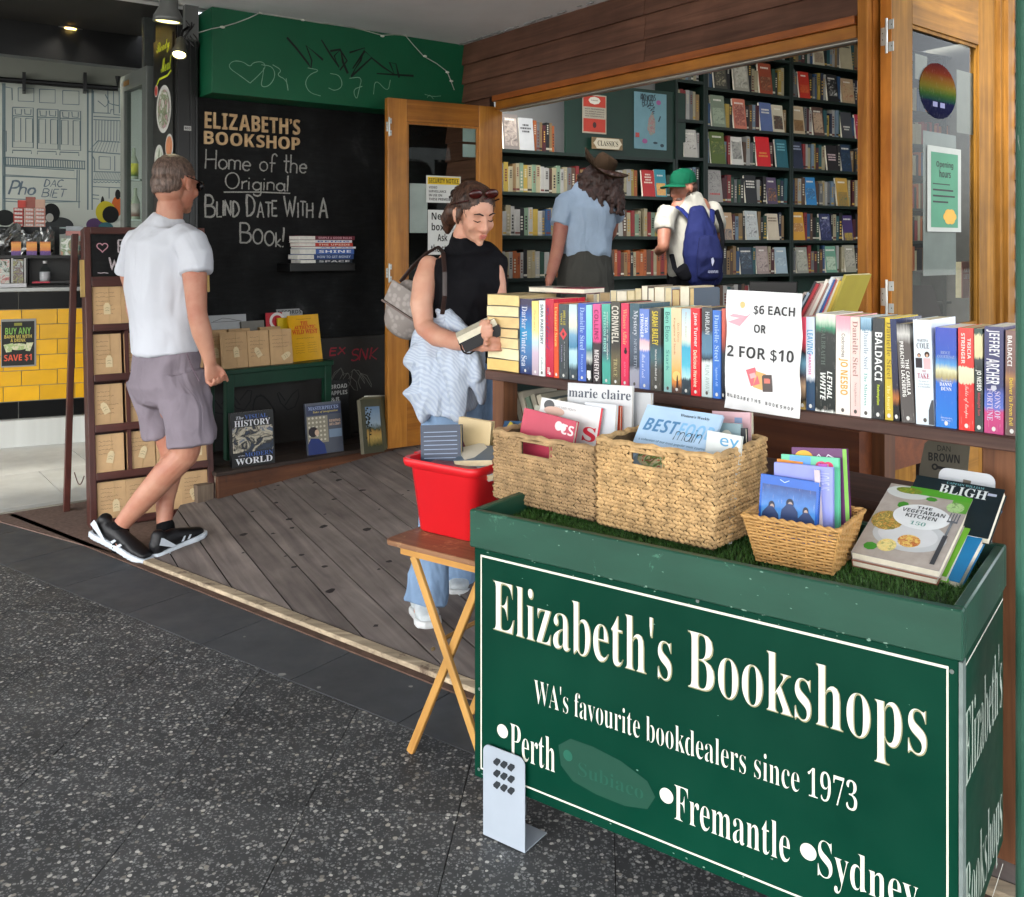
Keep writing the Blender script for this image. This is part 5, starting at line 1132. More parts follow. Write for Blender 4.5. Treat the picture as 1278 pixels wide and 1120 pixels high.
B=[(647,663.8,.236,[(0,'#232a5c'),(.3,'#4a7ab0'),(.55,'#2f8fc0'),(.8,'#2d5aa6'),(.93,'#3a3352')],[('Darker Winter Sea',.1,.9,'#c9cfdc','serif',.22,.62)],'deep blue paperback next to the flat stack at the left end'),(664.4,672.8,.232,[(0,'#b0a0ac'),(.3,'#cdb9cc'),(.45,'#c4e0e2'),(.6,'#efe39a'),(1,'#f0dc80')],[('Summer',.6,.9,'#e0b070','script',.3,.7)],'yellow and lilac paperback spine right of the deep blue one'),(673.2,680.6,.232,[(0,'#dfe3e3'),(1,'#e6e9e8')],[('SARA PARETSKY',.42,.95,'#3a5a62','bold',.25,.75),('Fallout',.08,.25,'#7f959b','serif',.35,.65)],'white paperback spine with dark blue capitals near the left end'),(681,691.2,.238,[(0,'#b81f38'),(.4,'#c9304f'),(.6,'#b02040'),(1,'#c4203c')],[('Heartland',.35,.92,'#5a2f6a','script',.12,.5),('mer',.03,.12,'#e6d8da','bold',.2,.5)],'crimson paperback with a violet script title'),(692,697.6,.226,[(0,'#e2582c'),(1,'#d9482a')],[('Unnatural Storm',.42,.95,'#e6bf6a','serif',.2,.8)],'narrow orange paperback left of the dark grey one'),(698,709.2,.226,[(0,'#3f4548'),(1,'#4a5256')],[('JAMES & LEE',.72,.92,'#c9b83a','bold',.45,.75),('VINCE',.72,.88,'#c9b83a','bold',.2,.4),('A race against time',.14,.5,'#c4c9c9','sans',.55,.68),('THRILLER',.22,.46,'#a9a0c9','sans',.25,.35)],'dark grey paperback with a red diamond and yellow capitals'),(709.6,719.8,.228,[(0,'#39454c'),(.14,'#3f4f58'),(.22,'#a9d0dc'),(.38,'#b8dbe4'),(.44,'#4f86a8'),(.6,'#7aa6c4'),(.72,'#e8ecd0'),(.95,'#c4dce2')],[],'paperback with a misty lake and pale sky spine'),(721,731.4,.229,[(0,'#4a6ac0'),(1,'#3f5cb8')],[('Danielle Steel',.4,.95,'#a9c4ea','serif',.25,.8),('Royal',.12,.35,'#8faee0','serif',.35,.65)],'royal blue paperback with pale serif lettering, the left one'),(732,739.4,.228,[(0,'#14171a'),(.22,'#1d2226'),(.3,'#c4c9c4'),(.42,'#4f7f8a'),(.5,'#6fc4cc'),(1,'#9adbe2')],[],'cyan paperback with a small white label low on its spine'),(740,749.6,.229,[(0,'#3b3538'),(.5,'#45393f'),(.53,'#e0508a'),(1,'#e2609a')],[('COLLINS',.55,.93,'#8a2050','bold',.2,.75),('MEMENTO',.05,.42,'#dcd5d5','bold',.2,.8)],'pink paperback turning black toward the foot'),(751,761.4,.234,[(0,'#4aa596'),(.25,'#4aa596'),(.4,'#47636e'),(.65,'#4a6a70'),(.8,'#4fa092'),(1,'#58b0a0')],[('PETERSON RIDGE',.4,.9,'#9ad8cc','bold',.2,.5),('murder in the outback',.3,.9,'#dfe6e2','sans',.6,.8)],'teal paperback with small white lettering down the spine'),(762,773.6,.24,[(0,'#5f5742'),(.3,'#6a6148'),(.45,'#4a443c'),(.5,'#3f3d3a'),(1,'#4f4c44')],[('CORNWELL',.5,.95,'#d8d3c6','bold',.1,.85),('TRACE',.1,.32,'#b5a97a','serif',.3,.7)],'olive brown paperback with huge pale capitals'),(775,784.6,.236,[(0,'#dc2f58'),(1,'#d83a5c')],[('Witness Affair',.5,.93,'#e6a07a','serif',.25,.75),('ALEX RIDER',.12,.3,'#e68aa0','sans',.4,.6)],'hot pink paperback with a small black cat on its spine'),(785.4,797.4,.236,[(0,'#a9a5b5'),(.2,'#9a9ba9'),(.25,'#3f4754'),(.6,'#586576'),(.8,'#4a5c6a'),(1,'#42606c')],[('Mystery',.62,.92,'#c9cdd5','serif',.3,.85),('NEVER SETTLE',.2,.58,'#9fa8b5','sans',.45,.75)],'slate blue paperback with a pale cloudy foot'),(798.4,810.8,.226,[(0,'#6a86cc'),(.47,'#6a86cc'),(.5,'#e6d0d4'),(.6,'#dcb8c0'),(.64,'#6a86cc'),(1,'#6f8ad0')],[('TRICIA',.7,.9,'#e6eaf4','bold',.55,.85),('STRINGER',.64,.94,'#e6eaf4','bold',.12,.42),('Back on track',.14,.44,'#d4dcf0','script',.25,.6)],'periwinkle blue paperback with a flowered band'),(811.8,825.6,.229,[(0,'#54524c'),(.25,'#4f504c'),(.4,'#4a6a70'),(.5,'#436068'),(.58,'#44433f'),(1,'#504f4a')],[('SARAH BAILEY',.55,.96,'#dcc63a','bold',.2,.75),('Where the dead go',.12,.5,'#d0d0cc','bold',.4,.62)],'dark grey paperback with big yellow capitals'),(828,837.8,.23,[(0,'#9fc4c9'),(.1,'#7fc0b0'),(1,'#83ccba')],[('Ben Elton',.6,.95,'#2f6a6a','sans',.2,.75),('Stark',.25,.5,'#3f8080','sans',.3,.7)],'mint green paperback with thin dark lettering'),(838.2,850.8,.231,[(0,'#5a463e'),(.06,'#6a4f42'),(.12,'#d98a4a'),(.26,'#eeb068'),(.5,'#e8c29a'),(1,'#ecd0a8')],[('Don Darcy',.6,.82,'#9a6a42','sans',.55,.8),('Kingdom of Sands',.45,.88,'#9a6a42','sans',.2,.42)],'peach sunset paperback with a lone figure at its foot'),(851.2,862.6,.232,[(0,'#39434a'),(.17,'#3f4b54'),(.2,'#b5e0e4'),(.34,'#5ab8d0'),(.55,'#4aa8c8'),(.64,'#d8e6d0'),(.85,'#cfe2e0'),(1,'#a8c4d4')],[('Bryce Baker',.66,.96,'#b58a8a','sans',.4,.55)],'turquoise seascape paperback with a dark foot'),(863,874.6,.234,[(0,'#dc3038'),(1,'#dc3038')],[('Jane Turner',.56,.95,'#f0dcdc','bold',.3,.75),('Delicious Heroine',.1,.52,'#f2d8c0','bold',.3,.7)],'bright red paperback with white lettering mid row'),(875.4,888.6,.24,[(0,'#c4d4d4'),(.38,'#d6e2e2'),(.43,'#2f3a44'),(.5,'#5f86a0'),(.68,'#5a7e98'),(.74,'#3f4449'),(1,'#4a4e52')],[('HARLAN',.7,.95,'#c0c5c8','bold',.35,.75),('RUN AWAY',.05,.36,'#93a8a8','sans',.35,.75)],'black topped paperback fading to pale grey at the foot'),(890,900.2,.232,[(0,'#3f74c8'),(1,'#4678cc')],[('Danielle Steel',.42,.95,'#a8c8f0','serif',.25,.8),('Against All',.14,.36,'#a8c8f0','serif',.3,.65)],'mid blue paperback immediately left of the price sign'),(901,905,.236,[(0,'#1d2330'),(.5,'#2a3038'),(.7,'#c95a4a'),(1,'#d86a5a')],[],'dark and coral paperback half hidden by the price sign'),(998,1005.2,.226,[(0,'#c9a860'),(.1,'#30302c'),(.25,'#c9a888'),(.36,'#4f4a52'),(.5,'#6fa0b8'),(.62,'#2a2a2e'),(.72,'#dc4a5c'),(1,'#e0506a')],[],'multicoloured paperback emerging right of the price sign'),(1005.8,1016.8,.228,[(0,'#2f4664'),(.3,'#2c4a66'),(.36,'#dfe4ec'),(1,'#c8d4e4')],[('LEAVING',.6,.86,'#4a9ac8','bold',.15,.8),('PARADISE',.38,.6,'#d05a9a','bold',.3,.6)],'pale blue paperback with a navy foot right of the price sign'),(1017.2,1042,.235,[(0,'#e0e2dc'),(.03,'#2a2f2e'),(.8,'#2f3432'),(.86,'#3f8a6a'),(.93,'#c4d8c4'),(1,'#e8e6d4')],[('GALBRAITH',.48,.86,'#5a6860','serif',.28,.5),('LETHAL',.14,.42,'#e4e8e4','bi',.6,.85),('WHITE',.12,.40,'#e4e8e4','bi',.25,.52)],'thick black and white hardback with a green glow'),(1043,1061,.235,[(0,'#e6dfd6'),(.8,'#ebe4dc'),(.88,'#ecb0bc'),(1,'#e89aaa')],[('Cockroaches',.58,.82,'#2c2a2a','sans',.4,.65),('JO NESBO',.2,.57,'#e8a03c','bold',.2,.85)],'white paperback with orange capitals and a pink top'),(1061.6,1073.6,.235,[(0,'#e2c4c0'),(1,'#ead2ca')],[('Danielle Steel',.4,.96,'#a8807a','serif',.25,.8),('Neighbours',.1,.34,'#b0908a','serif',.35,.65)],'pale pink paperback with thin serif lettering'),(1074.2,1088,.235,[(0,'#e2e6e4'),(.86,'#e2e8ea'),(.88,'#5f86a0'),(1,'#9fc4dc')],[('Danielle Steel',.48,.86,'#8f9fb0','serif',.3,.75),('The Mistress',.12,.45,'#5aa09a','serif',.35,.65)],'white paperback with a small blue picture at its top'),(1089,1103.4,.235,[(0,'#34383a'),(1,'#363a3c')],[('BALDACCI',.38,.86,'#eceeec','bold',.2,.85),('Redemption',.14,.34,'#c8dc2c','bold',.35,.65)],'charcoal paperback with big white capitals and lime title'),(1104,1114.2,.235,[(0,'#c8b040'),(1,'#d6bc36')],[('Danielle Steel',.4,.96,'#8a7420','serif',.25,.85),('The Award',.1,.34,'#e6d890','serif',.3,.7)],'mustard yellow paperback with gold serif lettering'),(1115,1123,.233,[(0,'#14181c'),(.15,'#1c1c20'),(.22,'#b06a34'),(.32,'#2a2a3c'),(1,'#1f2f5c')],[],'dark navy paperback with an orange glimmer, leaning'),(1125,1142,.225,[(0,'#5a5654'),(.5,'#56504f'),(.8,'#5c5653'),(.9,'#c9c8c4'),(1,'#4a4846')],[('PREACHER LACKBERG',.26,.82,'#e8e8e4','bold',.2,.48),('THE CAMILLA',.28,.64,'#e8e8e4','bold',.55,.82)],'grey leaning paperback with two columns of white capitals'),(1143,1166,.236,[(0,'#d4e0ea'),(1,'#dde6f0')],[],'thick white paperback with a couple pictured on its spine'),(1168,1194.5,.222,[(0,'#2a78cc'),(.45,'#2a6acc'),(.5,'#a89a6a'),(.58,'#d8d8b0'),(.64,'#5a9ad0'),(.72,'#2f56b8'),(1,'#3f50b8')],[],'thick blue hardback with a beach picture on its spine'),(1197,1216.5,.222,[(0,'#dc3430'),(.46,'#dc3430'),(.465,'#d8cfae'),(.62,'#e8dfc0'),(.625,'#dc3a34'),(1,'#e04440')],[('TRICIA',.7,.9,'#f4e6e2','bold',.6,.82),('STRINGER',.65,.95,'#f4e6e2','bold',.2,.44),('Table of Escapes',.12,.44,'#f0d0c8','script',.35,.65)],'scarlet paperback with a cream flowered band'),(1217,1227.5,.224,[(0,'#3a4644'),(.62,'#2e3634'),(.7,'#3f4648'),(.72,'#d8cfa0'),(.94,'#e0d8ac'),(.95,'#3f5450')],[('JO NESBO',.4,.6,'#e6e6e0','bold',.15,.85),('Midnight Sun',.16,.38,'#b83f4a','bold',.3,.7)],'dark slate paperback with a cream panel at its top'),(1228.5,1252.5,.227,[(0,'#b8407a'),(.2,'#c8487e'),(.24,'#5f74c4'),(.36,'#4f62b8'),(.44,'#3c3f6a'),(1,'#4a4a72')],[('JEFFREY',.72,.97,'#e8e8ee','bold',.1,.8),('ARCHER',.46,.7,'#e8e8ee','bold',.1,.8),('SONS OF',.14,.4,'#c4b8d4','serif',.55,.85),('FORTUNE',.12,.42,'#c4b8d4','serif',.15,.45)],'thick purple and magenta paperback near the right end'),(1254,1271,.222,[(0,'#6a5450'),(.45,'#74564c'),(.55,'#a87a50'),(.62,'#7a5a54'),(1,'#8a6a64')],[('BALDACCI',.66,.95,'#f0ecea','bold',.15,.5),('Deliver Us From Evil',.1,.55,'#d8b83a','bold',.3,.6)],'brown paperback with yellow title at the right end'),]
SP=.018
frontbooks={}
for i,(a,b,h,stops,txts,lab)in enumerate(B):
 xa,xb=pk(a,SP),pk(b,SP);th=(xb-xa)-.0006;cx_=(xa+xb)/2
 h+=rnd.uniform(-.002,.002)
 t=book(lab,PLKF.w(cx_,SP+rnd.uniform(-.003,.003),ZS+.0006),PLKF.rz,th,h,.15,gp(stops),(m_page,m_page2,m_page3)[i%3])
 t.rotation_euler=(0,R(rnd.uniform(-.5,.5)),PLKF.rz)
 if i in(31,32):t.rotation_euler=(0,R((-2.0,-3.5)[i-31]),PLKF.rz)
 if i==33:t.rotation_euler=(0,R(-1.8),PLKF.rz)
 for(s,z0,z1,c,kd,x0,x1)in txts:
  T('spine_lettering',s,(-th/2+x0*th,z0*h,-th/2+x1*th,z1*h),t,M(c,.5),kd,-.0006,rot=-90)
 g=G();g.disc(0,.045*h,min(.004,th*.25),.005,-.0005,n=10);mk('publisher_mark',g,M('#d8d8d4' if sum(col(stops[0][1])[:3])<1.2 else '#55504c',.5),t)
 frontbooks[i]=(t,th,h)
def fb(i):return frontbooks[i]
t,th,h=fb(5);g=G();g.add([(0,-.0006,.52*h),(th*.42,-.0006,.6*h),(0,-.0006,.68*h),(-th*.42,-.0006,.6*h)],[(0,1,2,3)]);mk('red_diamond',g,M('#d84a50',.5),t)
g=G();g.add([(0,-.0009,.57*h),(th*.15,-.0009,.6*h),(0,-.0009,.63*h),(-th*.15,-.0009,.6*h)],[(0,1,2,3)]);mk('diamond_centre',g,M('#3f4548',.5),t)
t,th,h=fb(8);panel(t,'white_label',th,h,(-.35,.05,.3,.15),M('#e0e2e2',.5),-.0008)
t,th,h=fb(12);g=G();g.disc(.1*th,.42*h,.2*th,.03*h,-.0006,n=9);g.disc(.1*th,.455*h,.12*th,.015*h,-.0008,n=8);mk('cat_print',g,M('#141416',.5),t)
t,th,h=fb(17);g=G();g.disc(0,.2*h,.42*th,.06*h,-.0005,n=14);mk('sun_print',g,M('#f0c878',.5),t);g=G();g.add([(-.05*th,-.0008,.06*h),(.2*th,-.0008,.06*h),(.12*th,-.0008,.2*h),(.06*th,-.0008,.22*h),(0,-.0008,.17*h)],[(0,1,2,3,4)]);mk('figure_print',g,M('#4a3228',.5),t)
t,th,h=fb(33)
for s,b_,c,k_ in(('MARTINA',(-.3,.79,.3,.815),'#4a5054','serif'),('COLE',(-.34,.725,.36,.78),'#3f474a','serif'),('THE',(-.1,.5,.15,.52),'#a83048','serif'),('TAKE',(-.34,.44,.32,.49),'#a83048','serif'),('The queen of',(-.3,.405,.25,.42),'#6a7074','sans'),('crime fiction',(-.3,.38,.3,.395),'#6a7074','sans'),('is a bestseller',(-.32,.355,.35,.37),'#6a7074','sans')):FL(t,s,th,h,b_,c,k_,-.0006)
g=G();g.disc(-.22*th,.66*h,.1*th,.02*h,-.0006);g.disc(.22*th,.67*h,.14*th,.028*h,-.0005);mk('hair_print',g,M('#4a342c',.5),t)
g=G();g.disc(-.22*th,.655*h,.07*th,.015*h,-.0008);g.disc(.22*th,.66*h,.07*th,.016*h,-.0008);mk('face_print',g,M('#d0a890',.5),t)
panel(t,'suit_print',th,h,(-.42,.54,-.06,.635),M('#2f2a30',.5),-.0007);panel(t,'dress_print',th,h,(.02,.53,.4,.635),M('#dcb8bc',.5),-.0007)
g=G();g.add([(.2*th,-.0006,.005*h),(.5*th,-.0006,.005*h),(.5*th,-.0006,.24*h),(.4*th,-.0006,.24*h),(.32*th,-.0006,.2*h),(.22*th,-.0006,.14*h)],[tuple(range(6))]);mk('dark_figure_print',g,M('#4a4c52',.5),t)
t,th,h=fb(34)
for s,b_,c,k_ in(('BRYCE',(-.25,.735,.2,.765),'#a8b8dc','serif'),('COURTENAY',(-.4,.695,.42,.725),'#a8b8dc','serif'),('The Story of',(-.25,.455,.25,.475),'#d4dcf0','serif'),('DANNY',(-.3,.415,.3,.45),'#f0f4f8','serif'),('DUNN',(-.24,.37,.26,.405),'#f0f4f8','serif'),('PENGUIN',(-.25,.09,.25,.105),'#c4d0ec','sans'),('BOOKS',(-.2,.065,.2,.08),'#c4d0ec','sans')):FL(t,s,th,h,b_,c,k_,-.0006)
t,th,h=fb(37);g=G();g.add([(-.12*th,-.0006,.45*h),(.12*th,-.0006,.45*h),(.16*th,-.0006,.42*h),(0,-.0006,.395*h),(-.16*th,-.0006,.42*h)],[tuple(range(5))]);mk('shield_print',g,M('#c4c4d0',.5),t)
z=ZS+.0006;x0,x1=pk(607.5,.01),pk(646.3,.01)
hs7=[.038,.036,.034,.03,.036,.034,.036]
for i,hh in enumerate(hs7):
 dx=rnd.uniform(-.002,.002)
 t=thing('book',('bottom','second lowest','third lowest','middle','third highest','second highest','top')[i]+' cream edged paperback of the flat stack at the shelf end','book',PLKF.w((x0+x1)/2+dx,.012+rnd.uniform(0,.004),z),PLKF.rz+rnd.uniform(-.02,.02))
 w_=(x1-x0)/2;m_=M(('#e0c078','#ece0b8','#e4cf9c','#e0c490','#ddc08a','#e6d8ac','#e3cd90')[i],.85,.10,30,.3)
 g=G();n=8;top=[]
 vs=[];
 for k in range(n+1):
  u=k/n;sag=.0012*math.sin(u*math.pi+i);vs+=[(-w_+2*w_*u,0,.0012+sag),(-w_+2*w_*u,0,hh-.0016+sag),(-w_+2*w_*u,.175,hh-.0016+sag),(-w_+2*w_*u,.175,.0012+sag)]
 fs=[]
 for k in range(n):
  for q in range(4):fs.append((k*4+q,(k+1)*4+q,(k+1)*4+(q+1)%4,k*4+(q+1)%4))
 fs+=[(0,1,2,3),(n*4+3,n*4+2,n*4+1,n*4)]
 g.add(vs,fs);mk('page_block',g,m_,t)
 g=G();g.box(-w_-.001,w_+.001,-.0015,.178,hh-.0012,hh-.0004);g.box(-w_-.001,w_+.001,-.0015,.178,.0002,.001);g.box(w_+.0002,w_+.0015,-.001,.178,.001,hh-.0012);mk('cover',g,M(('#5a4a3a','#6a6a62','#8a7f6a','#5f5648','#75685a','#5c6068','#a8946a')[i],.5),t)
 z+=hh+.0002
cols2=['#a8b4bc','#7a3038','#c4b088','#3a4a5c','#8a8a82','#2a3440','#9a8a5c','#b8a878','#c9c4b8','#5a3a4a','#b0a890','#8f9aa0','#c9b890','#a89468','#bfae88','#6a5a48','#2f3a44','#b8a074']
px=664;i=0
while px<866:
 wpx=rnd.choice((7,9,10,12,8,13));wpx=min(wpx,867-px);off=.205 if px>740 else .19
 xa,xb=pk(px,off),pk(px+wpx-.5,off);th=xb-xa
 hh=.205+.06*min(1,(px-664)/110)+rnd.uniform(-.006,.006)
 if px>800:hh+=.012
 t=thing('book','rear row paperback showing page edges, number %s from the left'%('one two three four five six seven eight nine ten eleven twelve thirteen fourteen fifteen sixteen seventeen eighteen nineteen twenty twentyone twentytwo twentythree twentyfour twentyfive twentysix'.split()[i]),'book',PLKF.w((xa+xb)/2,off,ZS+.001),PLKF.rz)
 g=G();g.box(-th/2+.001,th/2-.001,0,.13,.001,hh-.001);mk('page_block',g,(m_page,m_page3,m_page2,M('#a58f6c',.85,.15,40,.2))[rnd.randrange(4)],t)
 c=cols2[i%len(cols2)];g=G();g.box(-th/2,-th/2+.0009,-.001,.132,0,hh);g.box(th/2-.0009,th/2,-.001,.132,0,hh);g.box(-th/2,th/2,.1305,.1325,0,hh);mk('cover',g,M(c,.4),t)
 px+=wpx;i+=1
for(px,off,w_,d_,c,lab,ang)in((672,.02,.0,.0,'','',0),):
 pass
for i,(p0,p1,c,lab)in enumerate(((662,700,'#8f8a80','grey paperback lying flat over the rear row near the left'),(692,727,'#8a2030','dark red hardback lying flat over the rear row'))):
 xa,xb=pk(p0,.17),pk(p1,.17);t=thing('book',lab,'book',PLKF.w((xa+xb)/2,.17,ZS+.250+.0*i),PLKF.rz+.1)
 w_=(xb-xa)/2;g=G();g.box(-w_,w_,0,.12,.001,.014);mk('page_block',g,m_page2,t);g=G();g.box(-w_,w_,-.002,.122,.0142,.016);g.box(-w_,w_,-.002,.122,-.0008,.0008);mk('cover',g,M(c,.4),t)
ls=[('#b8a8a0',.010),('#2c3038',.012),('#a9b8c8',.010),('#1f232c',.014),('#b42a34',.013),('#8a1f2c',.012),('#c8a8a0',.016),('#e0dcd0',.014),('#a87a6a',.010),('#d4dce2',.014),('#2f5a9a',.013),('#c83a4a',.008),('#e2ddc8',.012),('#c8a83a',.016),('#a89a3a',.010)]
g=G();g.box(pk(992,.27),pk(1092,.27),.275,.415,ZS+.001,ZS+.09);mk('timber_riser',g,m_postp,loc=PLKF.o,rz=PLKF.rz,label='timber riser block under the slanted slim books',cat='block')
x=pk(966,.33);nm='pinkish white,black,pale grey,near black,bright red,dark red,flesh pink,cream,brown,icy white,cobalt blue,thin crimson,ivory,golden yellow,olive yellow'.split(',')
for i,(c,th)in enumerate(ls):
 t=book(nm[i]+' slim book leaning in the slanted group left of the corner post',PLKF.w(x,.30,ZS+.095),PLKF.rz,th*.7,.235-.03*(i<3)+rnd.uniform(-.01,.01),.16,M(c,.4),m_page2)
 t.rotation_euler=(0,R(32-i*.8),PLKF.rz);x+=th*.80
a=PLKF.at(904,505,-.004);b=PLKF.at(998,510,-.004)
sx0,sx1=a[0],b[0];w_=(sx1-sx0)/2;h_=.305
ps=thing('price_sign','crinkled white paper price sign leaning on the front of the book row','sign',PLKF.w((sx0+sx1)/2,-.004,ZS-.018),PLKF.rz);ps.rotation_euler=(R(-1.5),R(.8),PLKF.rz)
g=G();n=26;vs=[]
def cr(x,z):return .0035*noise.noise(Vector((x*28,z*22,1)))+.0018*noise.noise(Vector((x*80,z*60,5)))-.003*abs(noise.noise(Vector((x*9+3,z*12,9))))
for p in range(n+1):
 for q in range(n+1):
  x,z=-w_+2*w_*p/n,h_*q/n;vs.append((x+.002*math.sin(z*40),cr(x,z),z))
g.add(vs,[(p*(n+1)+q,(p+1)*(n+1)+q,(p+1)*(n+1)+q+1,p*(n+1)+q+1)for p in range(n)for q in range(n)])
m_pap,nt,bs=base_mat('laminated_paper');bs.inputs['Base Color'].default_value=(.80,.81,.82,1);bs.inputs['Roughness'].default_value=.3
mk('sheet',g,m_pap,ps,smooth=True)
m_st=M('#3c3c3e',.6)
def on_sheet(o):
 for v in o.data.vertices:v.co.y=cr(v.co.x,v.co.z)-.0022
 return o
for s,bx,k_,of in(('$6 EACH',(-.25,.80,.83,.885),'bold',.02),('OR',(-.23,.655,.1,.725),'bold',.02),('2 FOR $10',(-.95,.425,.82,.535),'bold',.02)):
 on_sheet(T('sign_lettering',s,(bx[0]*w_,bx[1]*h_,bx[2]*w_,bx[3]*h_),ps,m_st,k_))
g=G()
for k,c_ in enumerate('ELIZABETHS BOOKSHOP'):
 u=k/18;text_into(g,c_,((-.92+1.72*u)*w_,(.1-.045*u)*h_,(-.92+1.72*u+.05)*w_,(.128-.045*u)*h_),'bold',0)if c_!=' ' else None
on_sheet(mk('sign_footer',g,m_st,ps))
def bk(cx_,cz_,w2,h2,ang,c,nm_='book_print'):
 a=R(ang);pts=[(-w2,-h2),(w2,-h2),(w2,h2),(-w2,h2)]
 g=G();P_=[(cx_*w_+p[0]*w_*math.cos(a)-p[1]*h_*math.sin(a),0,cz_*h_+p[0]*w_*math.sin(a)+p[1]*h_*math.cos(a))for p in pts]
 g.add(P_,[(0,1,2,3)]);return on_sheet(mk(nm_,g,M(c,.5),ps))
bk(-.22,.29,.13,.07,20,'#d8707a');bk(-.05,.265,.13,.07,-12,'#e6b072').location.y=-.0004;bk(.16,.25,.13,.07,5,'#5a5250').location.y=-.0008
bk(-.22,.30,.08,.02,20,'#ecb0b4').location.y=-.0006;bk(.16,.27,.08,.02,5,'#d0786a').location.y=-.001
g=G();g.add([(-.95*w_,0,.73*h_),(-.35*w_,0,.80*h_),(-.3*w_,0,.83*h_),(-.62*w_,0,.70*h_)],[(0,1,2,3)]);g.add([(-.9*w_,0,.78*h_),(-.5*w_,0,.765*h_),(-.45*w_,0,.79*h_),(-.8*w_,0,.80*h_)],[(0,1,2,3)]);on_sheet(mk('corner_print',g,M('#e8a8b4',.5),ps))
g=G();g.disc(-.55*w_,.88*h_,.07*w_,.028*h_,0,n=12);on_sheet(mk('corner_print',g,M('#e8c88a',.5),ps))
for i in range(9):
 px=655+i*8;t=book('slanted paperback %s on the lower shelf behind the left basket'%('one two three four five six seven eight nine'.split()[i]),PLKF.w(pk(px,.13),.13,.756),PLKF.rz,.02,.135+rnd.uniform(-.01,.008),.17,M(('#a9a08c','#c4bca8','#6a7a6a','#8f8a7a','#b5ad98','#5f6a66','#9a9280','#c0b8a0','#7f8478')[i],.5),m_page2)
 t.rotation_euler=(0,R(-22),PLKF.rz)
bx=WH(1178,640,.60)
NF=Fr(*W(1143,600,2.62).to_2d(),-30)
x0,z0=NF.at(1146,612);x1,z1=NF.at(1211,548)
t=thing('author_sign','grey paper author sign with a drawn key behind the shelf','sign',NF.w((x0+x1)/2,0,z0),NF.rz)
w_,h_=(x1-x0)/2,z1-z0
g=G();g.plate([(-w_,0),(w_*.8,.02),(w_*.9,h_*.4),(w_,h_*.93),(-w_*.35,h_),(-w_*.75,h_*.85),(-w_*.95,h_*.4)],0,.003);mk('sheet',g,M('#5e5a4e',.8),t)
T('sign_lettering','DAN',(-.25*w_,h_*.74,.25*w_,h_*.84),t,m_ink);T('sign_lettering','BROWN',(-.6*w_,h_*.55,.6*w_,h_*.7),t,m_ink,'bold')
g=G();g.disc(-.35*w_,h_*.45,.13*w_,.06*h_,-.001,n=12);g.ribbon([(-.3*w_,h_*.45),(.4*w_,h_*.42)],.008,-.001);g.ribbon([(.25*w_,h_*.43),(.25*w_,h_*.36)],.008,-.001);g.disc(-.35*w_,h_*.45,.06*w_,.03*h_,-.0014,m=1,n=12);mk('key_print',g,[m_ink,M('#5e5a4e',.8)],t)
tb=thing('inner_table','brown timber table inside the shop behind the baskets','table',W(1005,545,3.35)*1.0-Vector((0,0,W(1005,545,3.35).z-.17)),R(-50))
g=G();g.box(-.35,.35,-.25,.25,.48,.63);mk('table_front',g,wood('#5a2c14','#7f441f','x',.5,.8),tb);
for sx_ in(-.32,.32):
 for sy_ in(-.22,.22):g=G();g.box(sx_-.02,sx_+.02,sy_-.02,sy_+.02,0.0,.479);mk('leg',g,M('#2a1a12',.5),tb)
g=G();p=W(1093,560,3.0)
mk('brown_post',g.box(-.045,.045,-.04,.04,.0,.96),wood('#4a2a18','#6d4426','z',.5,.8),loc=(p.x,p.y,0),rz=PLKF.rz,label='brown timber post under the plank shelf behind the DVD basket',cat='post')
g=G()
for k in range(9):g.tube([(-.22+.055*k,0,.16),(-.22+.055*k,0,.62)],.003,5)
for z_ in(.16,.35,.62):g.tube([(-.22,0,z_),(.22,0,z_)],.004,5)
p=W(1035,560,2.85);mk('wire_rack',g,M('#2a2c2e',.4,.1,9,0,.6),loc=(p.x,p.y,0),rz=PLKF.rz,label='black wire rack standing behind the cabinet beside the brown post',cat='rack')
# =========================== GREEN CABINET
CWD,CDP,CT=1.071,.45,.75
m_gcab,nt,bs=base_mat('cabinet_green');v=coords(nt)
wear=rampn(nt,noi(nt,v,17,7,.72,.5),[(.63,(0,0,0)),(.68,(1,1,1))])
basec=rampn(nt,noi(nt,coords(nt,(1,1,3)),4,5),[(.3,'#153f30'),(.7,'#1d4a3a')])
nt.links.new(mixc(nt,wear,basec,col('#3f6f5b')),bs.inputs['Base Color']);bs.inputs['Roughness'].default_value=.42
bump(nt,bs,noi(nt,v,60,4),.15)
m_gsign,nt,bs=base_mat('sign_green');v=coords(nt)
basec=rampn(nt,noi(nt,v,3,5),[(.3,'#002e21'),(.7,'#003828')])
scr=rampn(nt,noi(nt,coords(nt,(3,1,24)),8,6,.75,.3),[(.70,(0,0,0)),(.76,(.5,.5,.5))])
nt.links.new(mixc(nt,scr,basec,col('#3f7a66')),bs.inputs['Base Color']);bs.inputs['Specular IOR Level'].default_value=.12
nt.links.new(rampn(nt,noi(nt,v,6,5),[(.3,(.35,)*3),(.7,(.55,)*3)]),bs.inputs['Roughness'])
cb=thing('display_cabinet','large green display cabinet with white bookshop lettering on its front','cabinet',CABF.o,CABF.rz)
zb_=CABF.at(598,968)[1]
RB,RH=.012,.088
g=G();g.box(RB+.003,CWD-RB-.003,RB+.003,CDP-RB,zb_+.005,.70);mk('body',g,m_gcab,cb)
g=G();g.box(0,CWD,0,.020,CT-RH,CT);mk('front_rim',g,m_gcab,cb,bevel=.003)
g=G();g.box(0,CWD,CDP-.02,CDP,CT-RH,CT);mk('back_rim',g,m_gcab,cb,bevel=.003)
g=G();g.box(.0,.02,.0205,CDP-.0205,CT-RH,CT);mk('side_rim',g,m_gcab,cb,bevel=.003)
